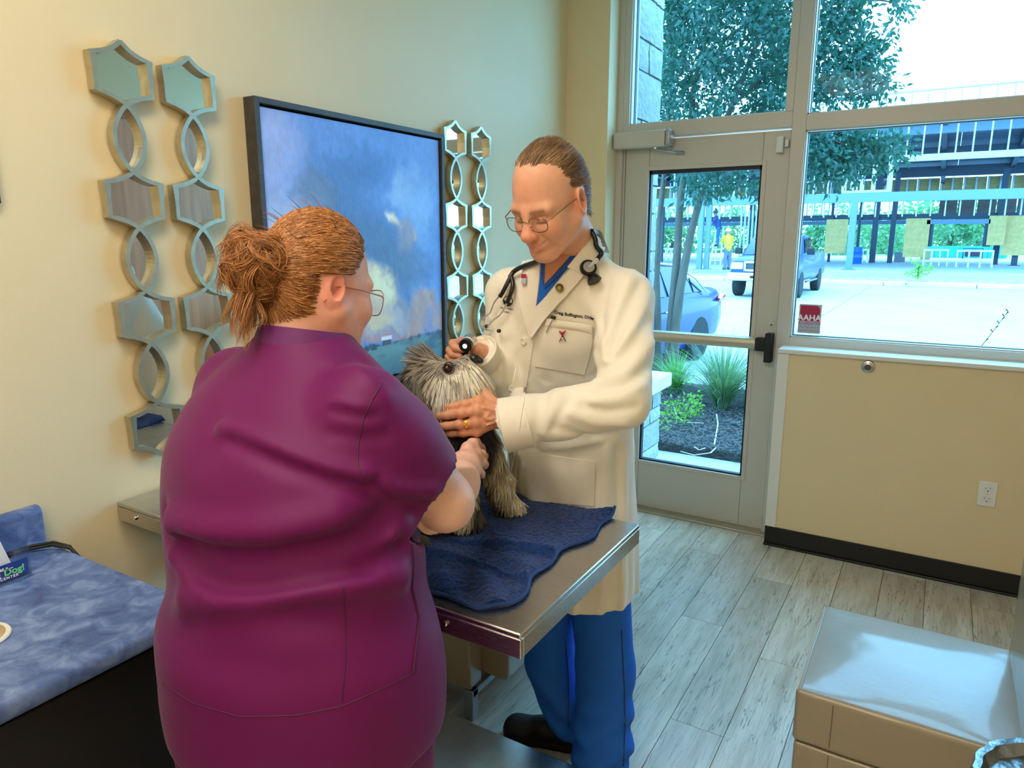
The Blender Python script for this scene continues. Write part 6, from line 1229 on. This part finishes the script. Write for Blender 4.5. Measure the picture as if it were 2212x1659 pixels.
# trousers
Tq = Field((.66, .55, .02), (1.34, 1.06, .98), .009); Tq.loft([(.58, .995, .80, .225, .190), (.68, .995, .80, .245, .205), (.80, .995, .80, .255, .208), (.90, .99, .80, .25, .20)], .03)
for sx_ in (-1, 1): Tq.chain([V(.995+sx_*.115, .80, .66), V(.995+sx_*.12, .81, .40), V(.995+sx_*.12, .79, .06)], [.125, .100, .092], .03)
Tq.wrinkle((.66, .55, .02), (1.34, 1.06, .76), lambda X, Y, Z: .006*np.sin(np.arctan2(Y-.8, X-.995)*13+Z*3)+.003*np.sin(X*40+Z*9)); Tq.cut((0, 0, .05), (0, 0, -1))
tro, qv, qf = sdf_obj('scrub_trousers', Tq, PUR, tec, 2); qc = caster(bvh_of(qv, qf))
for L in ([(628, 1560), (630, 1655)], [(700, 1545), (702, 1655)], [(872, 1478), (874, 1560), (868, 1650)]): MB().tube([qc(u, v, .0005)[0] for u, v in polyline(L, 12)], .0012, 5).build('seam', SEA, tro)
p, _ = qc(868, 1652, .004); MB().tube([p, p+V(0, 0, -.03)], .004, 6).build('zip_pull', mat('pink_pull', srgb(226, 110, 150), .4), tro)
for sx_ in (-1, 1):
    c = V(.995+sx_*.12, .80, 0); sf_ = Field(c+V(-.09, -.13, 0), c+V(.09, .2, .14), .006); sf_.chain([c+V(0, -.07, .045), c+V(0, .03, .042), c+V(0, .12, .036)], [.042, .042, .038], .02); sf_.chain([c+V(0, -.06, .05), c+V(0, -.04, .10)], [.042, .042], .02); sf_.cut((0, 0, .012), (0, 0, -1)); so, _, _ = sdf_obj('shoe', sf_, SHO, tec, 1)
    MB().prism([(c[0]+x, c[1]+y) for x, y in ((-.03, -.11), (.03, -.11), (.043, -.05), (.042, .06), (.046, .11), (.03, .155), (-.03, .155), (-.046, .11), (-.042, .06), (-.043, -.05))], (0, 0, .001), (1, 0, 0), (0, 1, 0), (0, 0, .022)).build('sole', mat('sole_black', srgb(20, 20, 24), .7), so, .004)
# body
THD = V(.958, .925, 1.540); TFR = frame_of((.16, .95, -.22), (.02, .22, .97)); _tw = to_world(THD, TFR); TW = lambda v: _tw(np.asarray(v)*.96); parts = []
hf = head_field(.0026, 1.10, 1.2, False, (-.055, 0, -.20), .060); hf.cap((.02, .0, -.10), (-.02, 0, -.16), .055, .058, .04); v1, f1 = hf.surf(); v1 = smooth_v(v1, f1, 2); hl_ = v1.copy(); FA = f1
c1 = skin_cols((232, 176, 152), [((.065, .045, -.04), .032, .45), ((.065, -.045, -.04), .032, .45), ((-.02, .082, -.012), .034, .75), ((-.02, -.082, -.012), .034, .75), ((.0, -.06, -.09), .05, .25), ((.115, 0, -.04), .02, .5)])(v1); parts.append((TW(v1), f1, c1))
wr = tWR; mc = [at(1022, 968, 1.60), at(1027, 982, 1.595), at(1028, 996, 1.59), at(1022, 1010, 1.585)]
fg = [[at(1034, 962, 1.635), at(1040, 966, 1.66), at(1044, 972, 1.675)], [at(1042, 980, 1.625), at(1047, 985, 1.65), at(1048, 990, 1.668)], [at(1043, 998, 1.62), at(1048, 1003, 1.645), at(1048, 1008, 1.66)], [at(1034, 1016, 1.61), at(1040, 1022, 1.63), at(1042, 1028, 1.645)]]
th_ = [at(1004, 986, 1.56), at(1010, 968, 1.575), at(1020, 958, 1.60), at(1030, 952, 1.625)]
Hf = hand_field(at(900, 1200, 1.3)-V(.15, .15, .0), at(1070, 930, 1.62)+V(.10, .12, .04), .0036, wr, tWR+(tER-tWR)*.15, mc, fg, th_, (.0098, .0094, .0088, .0075), .029, .013)
Hf.chain([tWR+(tER-tWR)*.1, tWR+(tER-tWR)*.6, tER], [.031, .047, .056], .02); Hf.chain([tER, tER+(tSR-tER)*.5], [.060, .066], .03); v2, f2 = Hf.surf(); v2 = smooth_v(v2, f2, 2); c2 = np.zeros((len(v2), 3))+S(236, 186, 166)
for q, r_, a_ in ((tER+V(.02, 0, -.03), .05, .3), (mc[1], .02, .35), (fg[1][0], .015, .3)): w2 = np.exp(-((v2-q)**2).sum(1)/r_**2)[:, None]*a_; c2 = c2*(1-w2)+c2*np.array((1.08, .78, .76))*w2
parts.append((v2, f2, c2*(1+.04*fbm(v2*50, 3))[:, None]))
Bf = Field((.62, .55, .04), (1.36, 1.36, 1.50), .014); Bf.loft([(.70, .995, .80, .2, .16), (1.0, .985, .81, .19, .15), (1.27, .966, .845, .19, .13), (1.35, .962, .862, .12, .085), (1.41, .96, .89, .055, .052)], .02)
Bf.chain([tSR, tER], [.06, .056], .02); Bf.chain([tSL, tEL, tWL], [.065, .055, .032], .02); Bf.ell(tWL+V(.02, .05, 0), (.03, .05, .02), .02)
for k, (dx_, dz_) in enumerate(((-.02, .006), (0, .01), (.02, .008), (.035, 0))): Bf.chain([tWL+V(.02+dx_*.5, .08, dz_), tWL+V(.03+dx_, .13, dz_-.005), tWL+V(.04+dx_, .15, dz_-.02)], [.011, .010, .009], .01)
for sx_ in (-1, 1): Bf.chain([V(.995+sx_*.115, .80, .66), V(.995+sx_*.12, .81, .40), V(.995+sx_*.12, .79, .09)], [.10, .07, .05], .03)
v4, f4 = Bf.surf(); v4 = smooth_v(v4, f4, 2); parts.append((v4, f4, np.zeros((len(v4), 3))+S(236, 186, 166)))
vv_ = np.concatenate([p[0] for p in parts]); k_ = 0; ff_ = []
for p in parts: ff_.append(p[1]+k_); k_ += len(p[0])
me = mesh_np('body', vv_, np.concatenate(ff_)); set_smooth(me); vcol(me, np.concatenate([p[2] for p in parts])); link('body', me, SKIN, tec)
plug = MB().lathe([(.0062, -.004), (.0068, -.002), (.0068, .002), (.0050, .003), (.0045, .0), (.001, -.001)], TW(V(-.012, -.0775, -.040)), 20, TW(V(0, -1, 0))-TW(V(0, 0, 0))).build('ear_plug', mat('pink_plug', srgb(226, 96, 120), .35), tec, smooth=40)
# ---- hair combed back into a bun
def t_line(p):
    x, y, z = p[:, 0], np.abs(p[:, 1]), p[:, 2]; top = (x < .072-.35*np.clip(y-.02, 0, 1)) & (z > .035+.9*np.clip(x-.03, 0, 1)*0) & (x < .035+.55*(z-.035)); side = (z <= .045) & (x < .030-.3*np.clip(.03-z, 0, .08)) & (z > -.050-.55*np.clip(-x-.02, 0, .08)); ear = (y > .067) & (x > -.046) & (x < .01) & (z < .016) & (z > -.062)
    return (top | side) & ~ear & (z > -.10)
BUN = V(-.108, .010, .010); rg = np.random.default_rng(11); nn_ = vnormals(hl_, FA); i_ = rg.choice(len(hl_), 120000); pp = hl_[i_]+rg.normal(size=(len(i_), 3))*.0012; kk = t_line(pp); pts = pp[kk][:13000]; n_ = len(pts); K = 6
c0 = V(-.012, 0, .025); d0 = nrm(pts-c0); d1 = nrm(BUN-c0); ang = np.arccos(np.clip(d0@d1, -1, 1)); fr_ = np.minimum(1., rg.uniform(.055, .12, n_)/(ang*.095+.01)); P = np.zeros((n_, K, 3)); rad0 = np.linalg.norm(pts-c0, axis=1); HBt = bvh_of(hl_, FA)
wob = fbm(pts*30, 2)
for j in range(K):
    t = fr_*j/(K-1); sa = np.sin(ang)+1e-6; dd = (np.sin((1-t)*ang)/sa)[:, None]*d0+(np.sin(t*ang)/sa)[:, None]*d1; dd = nrm(dd+np.stack([0*wob, wob, wob], -1)*.05*j/(K-1))
    for i in range(n_):
        h = HBt.ray_cast(Vector(c0+dd[i]*.2), Vector(-dd[i])); q = np.array(h[0]) if h[0] is not None else c0+dd[i]*rad0[i]; P[i, j] = q+dd[i]*((-.001 if j == 0 else .0035+.0025*math.sin(j*1.3+i)+.004*max(0, wob[i]))*(1.0))
def auburn(n, p=None):
    t = rg.random((n, 1)); c = np.where(t < .45, S(176, 116, 66), np.where(t < .8, S(206, 146, 92), S(134, 82, 46))); return np.clip(c*(1+rg.normal(size=(n, 1))*.18), 0, 1)
HRM = hair_mat('hair_auburn', .38); ok_ = ~((np.abs(P[..., 1]) > .062) & (P[..., 0] > -.041) & (P[..., 0] < .008) & (P[..., 2] < .013) & (P[..., 2] > -.060)).any(1); strands('hair', TW(P[ok_].reshape(-1, 3)).reshape(-1, K, 3), .00085, HRM, tec, auburn(int(ok_.sum())))
us = Field((-.135, -.11, -.12), (.12, .11, .15), .004); us.ell((-.012, 0, .032), (.1035, .080, .1035), .01); us.ell((-.045, 0, .0), (.066, .070, .078), .03); vs_, fs_ = us.surf(); vs_ = smooth_v(vs_, fs_, 2); keep = t_line(vs_+V(.014, 0, 0)) & t_line(vs_+V(.004, 0, -.012)) & t_line(vs_); fs2 = fs_[keep[fs_].all(1)]; usd, inv = np.unique(fs2, return_inverse=True); me = mesh_np('scalp_hair', TW(vs_[usd]), inv.reshape(fs2.shape)); set_smooth(me); link('scalp_hair', me, mat('auburn_under', srgb(116, 70, 42), .7, var=(60, .35)), tec)
# messy bun: core plus curling locks and loose ends
bn = Field(BUN-.11, BUN+.11, .005); bn.ell(BUN+V(-.012, 0, 0), (.030, .044, .038), .02); bn.ell(BUN+V(-.02, .04, -.02), (.022, .024, .024), .02); bn.ell(BUN+V(-.005, -.030, .010), (.022, .022, .022), .02); bn.ell(BUN+V(-.01, .02, -.040), (.022, .028, .022), .02)
bun, _, _ = sdf_obj('bun_core', bn, mat('auburn_dark', srgb(92, 54, 30), .7, var=(40, .4)), tec, 2, None, TW)
LP = []; LC = []
def lock(path, nst, spread, col=None):
    path = polyline(path, 9); k = len(path); tt = np.linspace(0, 1, k)[None, :, None]; off = rg.normal(size=(nst, 1, 3))*spread*(.5+.9*np.sin(PI*np.linspace(0, 1, k)))[None, :, None]; fr2 = rg.normal(size=(nst, 1, 3))*spread*1.6*tt**3; fq = rg.uniform(.62, 1., nst)[:, None]*np.linspace(0, k-1, k)[None]; i0 = np.minimum(fq.astype(int), k-2); w0 = (fq-i0)[..., None]; LP.append(path[i0]*(1-w0)+path[i0+1]*w0+off+fr2); LC.append(auburn(nst) if col is None else np.clip(col*(1+rg.normal(size=(nst, 1))*.2), 0, 1))
for i in range(150):
    a = nrm(rg.normal(size=3)+V(-.5, 0, 0)); b = nrm(np.cross(a, rg.normal(size=3))); c = np.cross(a, b); r_ = rg.uniform(.020, .034); cen = BUN+V(-.012, .006, -.004)+a*rg.uniform(.022, .042)*V(.8, 1.15, 1.0); ph = rg.uniform(0, 6.28); sw = rg.uniform(2.4, 5.0)
    lock([cen+r_*(math.cos(ph+sw*t)*b+math.sin(ph+sw*t)*c)+a*(.010*math.sin(3*t)+.012*t) for t in np.linspace(0, 1, 10)], 44, .0026)
for i in range(26):     # loose ends hanging below
    s_ = BUN+V(rg.uniform(-.04, .01), rg.uniform(-.035, .06), rg.uniform(-.05, -.01)); e_ = V(rg.uniform(-.02, .02), rg.uniform(-.035, .03), -rg.uniform(.05, .125)); w_ = rg.uniform(-.03, .03, 3)*V(1, 1, .2)
    lock([s_, s_+e_*.35+w_*.6, s_+e_*.7+w_, s_+e_+w_*.5], 34, .0022, S(186, 140, 96)[None] if i % 2 else None)
for (a, b, c, d) in (((-.10, .03, .055), (-.13, .06, .075), (-.14, .095, .06), (-.125, .11, .02)), ((-.11, .02, .05), (-.15, .05, .055), (-.16, .08, .03), (-.15, .09, -.01)), ((-.10, .04, .04), (-.13, .085, .05), (-.125, .12, .03), (-.11, .125, -.01)), ((-.12, .05, .0), (-.14, .09, .0), (-.135, .115, -.03), (-.12, .12, -.06)), ((-.10, -.02, .05), (-.125, -.03, .06), (-.14, -.01, .05), (-.15, .02, .03))): lock([V(*a), V(*b), V(*c), V(*d)], 60, .0035)
for i in range(60):      # fly-away hairs
    p0_ = pts[rg.integers(n_)]; d_ = nrm(p0_-c0); lock([p0_, p0_+d_*.010+V(-.012, 0, 0), p0_+d_*.014+V(-.03, rg.normal()*.006, rg.normal()*.006), p0_+d_*.006+V(-.045, rg.normal()*.01, rg.normal()*.01)], 1, .0003)
strands('bun_locks', TW(np.concatenate(LP).reshape(-1, 3)).reshape(-1, 9, 3), .00080, HRM, tec, np.concatenate(LC), .95)
glasses('pink-framed eyeglasses on the woman in purple scrubs', TW, mat('rose_frame', srgb(176, 110, 100), .3, .3), .056, .050, .114, -.018, .034)
# ================================================================ THE DOG
dog = thing('dog', 'small grey and cream shaggy dog sitting on the towel, head raised', 'dog', (.95, 1.36, .91))
DH = V(.914, 1.344, 1.288)-RT*.014; df = nrm(RT*.84+UP*.46-FW*.14); du_ = nrm(UP*.86-RT*.42+FW*.05); DFR = frame_of(df, du_); DW = to_world(DH, DFR); D_ = lambda x, y, z: DW(V(x, y, z))
ch0 = V(.945, 1.375, 1.13)
G_ = Field((.70, 1.08, .905), (1.12, 1.60, 1.42), .0052)
G_.ell(D_(-.012, 0, .005), (.054, .052, .052), .01); G_.cap(D_(.02, 0, -.012), D_(.080, 0, -.010), .034, .026, .02); G_.ell(D_(.058, 0, -.040), (.036, .034, .030), .02); G_.ell(D_(.02, 0, -.05), (.035, .04, .035), .02)
for s_ in (1, -1): G_.ell(D_(.010, s_*.030, -.030), (.032, .028, .034), .02); G_.chain([D_(-.030, s_*.040, .030), D_(-.050, s_*.062, .0), D_(-.058, s_*.060, -.045)], [.016, .018, .014], .012)
G_.chain([D_(-.035, 0, -.035), ch0+V(-.01, -.01, .04), ch0], [.046, .056, .068], .03); G_.chain([ch0, V(.875, 1.29, 1.05), V(.83, 1.24, 1.005)], [.070, .090, .092], .04)
fl = [V(.975, 1.425, 1.11), V(.992, 1.475, 1.0), V(.998, 1.490, .945)]; nl = [V(.955, 1.35, 1.08), V(.962, 1.358, .99), V(.966, 1.362, .945)]
for L, toe in ((fl, V(1.022, 1.512, .928)), (nl, V(.990, 1.376, .928))): G_.chain(L, [.040, .030, .030], .025); G_.cap(L[-1], toe, .026, .021, .015)
for s_ in (V(.88, 1.18, .96), V(.90, 1.33, .955)): G_.ell(s_, (.06, .05, .045), .03); G_.cap(s_+V(.02, 0, -.015), s_+V(.075, .02, -.028), .022, .018, .02)
G_.chain([V(.80, 1.20, .98), V(.76, 1.17, 1.02), V(.745, 1.17, 1.06)], [.022, .018, .012], .02); G_.cut((0, 0, .9125), (0, 0, -1))
gv, gf = G_.surf(); gv = smooth_v(gv, gf, 2); gn = vnormals(gv, gf)
def dloc(p): return (p-DH)@np.stack(DFR, 0).T
def dog_col(p):
    q = dloc(p); x, y, z = q[:, 0], q[:, 1], q[:, 2]; ay = np.abs(y); c = np.zeros((len(p), 3))+S(64, 60, 60); yy_ = sstep(1.395, 1.425, p[:, 1])[:, None]; c = c*(1-yy_)+S(176, 164, 142)*yy_
    def mx(col, w_): nonlocal c; w_ = np.clip(w_, 0, 1)[:, None]; c = c*(1-w_)+S(*col)*w_
    lg = np.maximum(sstep(1.08, 1.0, p[:, 2]+.10*sstep(.95, .90, p[:, 0])), .75*sstep(1.40, 1.44, p[:, 1])*sstep(1.16, 1.10, p[:, 2])); mx((224, 208, 178), lg); mx((150, 138, 120), sstep(1.10, 1.06, p[:, 2])*sstep(1.0, 1.05, p[:, 2])*.6)
    hd = sstep(-.055, -.030, x)*sstep(.16, .12, np.linalg.norm(q, axis=1))*sstep(-.095, -.075, z); mx((172, 164, 152), hd); mx((112, 104, 98), hd*sstep(.015, .045, z)*.7); mx((104, 98, 94), hd*sstep(.0, -.03, x)*.7)
    mx((226, 216, 198), hd*sstep(.008, -.015, z)*sstep(-.02, .02, x)); mx((228, 218, 200), hd*sstep(-.01, -.04, z)*.85); mx((206, 198, 182), sstep(.05, .075, z)*sstep(.02, .0, ay)*hd)
    e = np.exp(-((x-.048)**2+(ay-.030)**2+(z-.006)**2)/.016**2); mx((58, 50, 46), e*hd*1.2); mx((48, 44, 44), sstep(-.020, -.045, x)*sstep(.028, .045, ay)*.92); mx((214, 170, 112), np.exp(-((x-.085)**2+(z+.045)**2)/.022**2)*.7)
    return c
me = mesh_np('body', gv, gf); set_smooth(me); vcol(me, dog_col(gv)*.7); link('body', me, mat('dog_skin', (1, 1, 1), .8, attr='Col', var=(40, .2)), dog)
rg = np.random.default_rng(21); ar = np.linalg.norm(np.cross(gv[gf[:, 2]]-gv[gf[:, 0]], gv[gf[:, 3]]-gv[gf[:, 1]]), axis=1); fc_ = gv[gf].mean(1); wgt = ar*np.where(np.linalg.norm(fc_-DH, axis=1) < .13, 3.2, 1.); fi = rg.choice(len(gf), 38000, p=wgt/wgt.sum()); uv = rg.random((38000, 2)); q = gv[gf[fi]]; pr_ = (q[:, 0]*(1-uv[:, :1])+q[:, 1]*uv[:, :1])*(1-uv[:, 1:])+(q[:, 3]*(1-uv[:, :1])+q[:, 2]*uv[:, :1])*uv[:, 1:]; nr_ = nrm(gn[gf[fi]].mean(1))
ql = dloc(pr_); x, y, z = ql.T; ishead = np.linalg.norm(ql, axis=1) < .125; leg = pr_[:, 2] < 1.06
keep = ~(ishead & (((x-.048)**2+(np.abs(y)-.030)**2+(z-.006)**2 < .0185**2) | ((x > .088) & (np.abs(y) < .019) & (z > -.016)))); pr_, nr_, ql, ishead, leg = pr_[keep], nr_[keep], ql[keep], ishead[keep], leg[keep]; x, y, z = ql.T; n_ = len(pr_)
src = V(.055, 0, .016); fl_l = nrm(ql-src)+V(-.1, 0, -.55)*sstep(.04, -.02, z)[:, None]+V(-.1, 0, .9)*(sstep(.03, .05, z)*sstep(.0, .022, x))[:, None]+V(-.4, 0, -1.1)*sstep(.002, -.02, x)[:, None]; fl_w = fl_l@np.stack(DFR, 0)
flow = np.where(ishead[:, None], fl_w, V(-.15, -.1, -1.)); flow = flow-nr_*np.sum(flow*nr_, 1, keepdims=True)*.8; d0 = nrm(nr_*.55+nrm(flow)*.9+rg.normal(size=(n_, 3))*.16+fbm(pr_*45, 2)[:, None]*rg.normal(size=(1, 3))*.5)
ln = np.where(ishead, .030+.012*rg.random(n_), np.where(leg, .014+.008*rg.random(n_), .022+.012*rg.random(n_))); ln = ln*np.where(ishead & (x > .05) & (z > -.01), .45, 1.)*np.where(ishead & (z > .040) & (x > .0), 1.3, np.where(ishead & (z > .02) & (x < .0), .7, 1.))*np.where(ishead & (z < -.015) & (x > .0), 1.2, 1.)*np.where(ishead & (np.abs(y) > .045) & (x < -.02), 1.4, 1.); ln = ln*np.where(ishead & (((x-.048)**2+(np.abs(y)-.030)**2+(z-.006)**2) < .030**2), .45, 1.)
K = 4; t = np.linspace(0, 1, K); grav = np.where(ishead, np.where(z > .035, -.1, .35), .25)[:, None]*V(0, 0, -1.); P = pr_[:, None]-nr_[:, None]*.002+d0[:, None]*(ln[:, None]*t)[..., None]+grav[:, None]*(ln[:, None]*t**2)[..., None]+nrm(flow)[:, None]*(.35*ln[:, None]*t**2)[..., None]
clp = fbm(pr_*90, 1)[:, None, None]*rg.normal(size=(1, 1, 3)); P += clp*(t**2)[None, :, None]*.004; cid = np.round(pr_/.0085).astype(int); _, inv_ = np.unique(cid, axis=0, return_inverse=True); inv_ = inv_.ravel(); cn = np.bincount(inv_).astype(float)[:, None]; mt = np.stack([np.bincount(inv_, P[:, -1, j]) for j in range(3)], -1)/cn
P = P+(mt[inv_]-P[:, -1])[:, None]*(.72*t**1.3)[None, :, None]; P[..., 2] = np.maximum(P[..., 2], .9115); cl_ = dog_col(pr_)*1.35*(1+rg.normal(size=(n_, 1))*.2)*np.clip(1+.85*fbm(pr_*70, 2), .45, 1.7)[:, None]; cl_ = np.clip(cl_[:, None]*(.78+.38*t)[None, :, None], 0, 1)
strands('fur', P, .00095, hair_mat('dog_fur', .6), dog, cl_, .8)
EYB = mat('dog_eye', srgb(44, 24, 12), .10, spec=.5)
for s_ in (1, -1):
    ey = MB().lathe([(.0005, -.010), (.0075, -.007), (.0130, -.001), (.0117, .0055), (.0068, .0105), (.0004, .0124)], D_(.0420, s_*.0280, .0050), 20, D_(.55, s_*.8, .2)-D_(0, 0, 0)).build('eye', EYB, dog, smooth=80)
    rn = [D_(.0475, s_*.0335, .0050)+.0138*(math.cos(a)*nrm(D_(.8, -s_*.55, 0)-DH)+math.sin(a)*nrm(D_(0, -.15*s_, 1)-DH)) for a in np.linspace(0, 2*PI, 19)[:-1]]; MB().tube(rn, .0016, 6, closed=True).build('eyelid', mat('dog_lid', srgb(70, 56, 50), .5), ey, smooth=60)
ns = Field((-.03, -.03, -.03), (.03, .03, .03), .0018); ns.ell((0, 0, 0), (.010, .0135, .0098), .003); ns.ell((.008, 0, -.008), (.006, .009, .006), .004)
for s_ in (1, -1): ns.ell((.009, s_*.0068, -.001), (.005, .0032, .0026), .0015, 'sub')
sdf_obj('nose', ns, mat('dog_nose', srgb(22, 20, 24), .3, spec=.7, bump=(500, .4, .001)), dog, 1, None, lambda v: DW(v*1.3+V(.106, 0, -.002)))
# ================================================================ workers across the lot
def worker(label, base, fwd, hgt, shirt, trous, hat, bend=0., arms=None):
    t = thing('person', label, 'person', tuple(base)); s = hgt/1.8; f_, l_, u_ = frame_of(fwd, (0, 0, 1)); W = lambda x, y, z: base+(f_*x+l_*y)*s+V(0, 0, z*s)
    lo, hi = base-1.1*s, base+V(1.1, 1.1, 2.2)*s
    hx = .35*bend; tr = Field(lo, hi, .035); tr.chain([W(0, .09, .92), W(.02, .10, .5), W(0, .10, .08)], [.10, .08, .07], .03); tr.chain([W(0, -.09, .92), W(.03, -.10, .5), W(.02, -.10, .08)], [.10, .08, .07], .03); sdf_obj('trousers', tr, trous, t, 1)
    sh_ = Field(lo, hi, .035); sh_.chain([W(0, 0, .95), W(hx*.5, 0, 1.2), W(hx, 0, 1.42)], [.15, .17, .15], .04)
    for sd in (1, -1): sh_.chain([W(hx, sd*.2, 1.44), W(hx+.12, sd*.26, 1.2)], [.07, .06], .03)
    sdf_obj('shirt', sh_, shirt, t, 1); bd_ = Field(lo, hi, .025); bd_.ell(W(hx+.05, 0, 1.66), (.10*s, .09*s, .12*s), .02); bd_.cap(W(hx, 0, 1.4), W(hx+.03, 0, 1.6), .06*s, .06*s, .02); bd_.chain([W(0, 0, .95), W(hx, 0, 1.4)], [.1, .1], .02)
    for sd in (1, -1): bd_.chain([W(hx+.12, sd*.26, 1.2), W(hx+.32, sd*.2, 1.18), W(hx+.38, sd*.19, 1.2)], [.045, .04, .045], .02)
    sdf_obj('body', bd_, mat('worker_skin', srgb(170, 112, 84), .6), t, 1); MB().lathe([(.15, 0), (.145, .02), (.115, .03), (.11, .08), (.07, .13), (.01, .145)], W(hx+.05, 0, 1.70), 18).build('hard_hat', hat, t, smooth=50)
    for sd in (1, -1): MB().box(-.06, .06, -.14, .06, 0, .1, lambda p: W(-p[1]*1.0+.02, sd*.10+p[0]*.8, p[2])).build('boot', RUB, t)
    return t
worker('construction worker in a neon yellow vest and white hard hat beside the ladder', on(1574, 582, 2, .25)+V(0, -.3, 0), (-.5, .6, 0), 1.78, mat('neon_vest', srgb(200, 240, 40), .7), mat('grey_trousers', srgb(90, 100, 120), .8), WHT, .15)
wb = on(1552, 532, 1, yl)+V(0, -.15, 0); worker('construction worker in blue clothes standing up on the step ladder', wb, (-.9, -.2, 0), 1.78, mat('navy_shirt', srgb(40, 66, 120), .8), mat('blue_jeans', srgb(40, 90, 190), .8), mat('dark_hat', srgb(30, 50, 80), .5), .45)
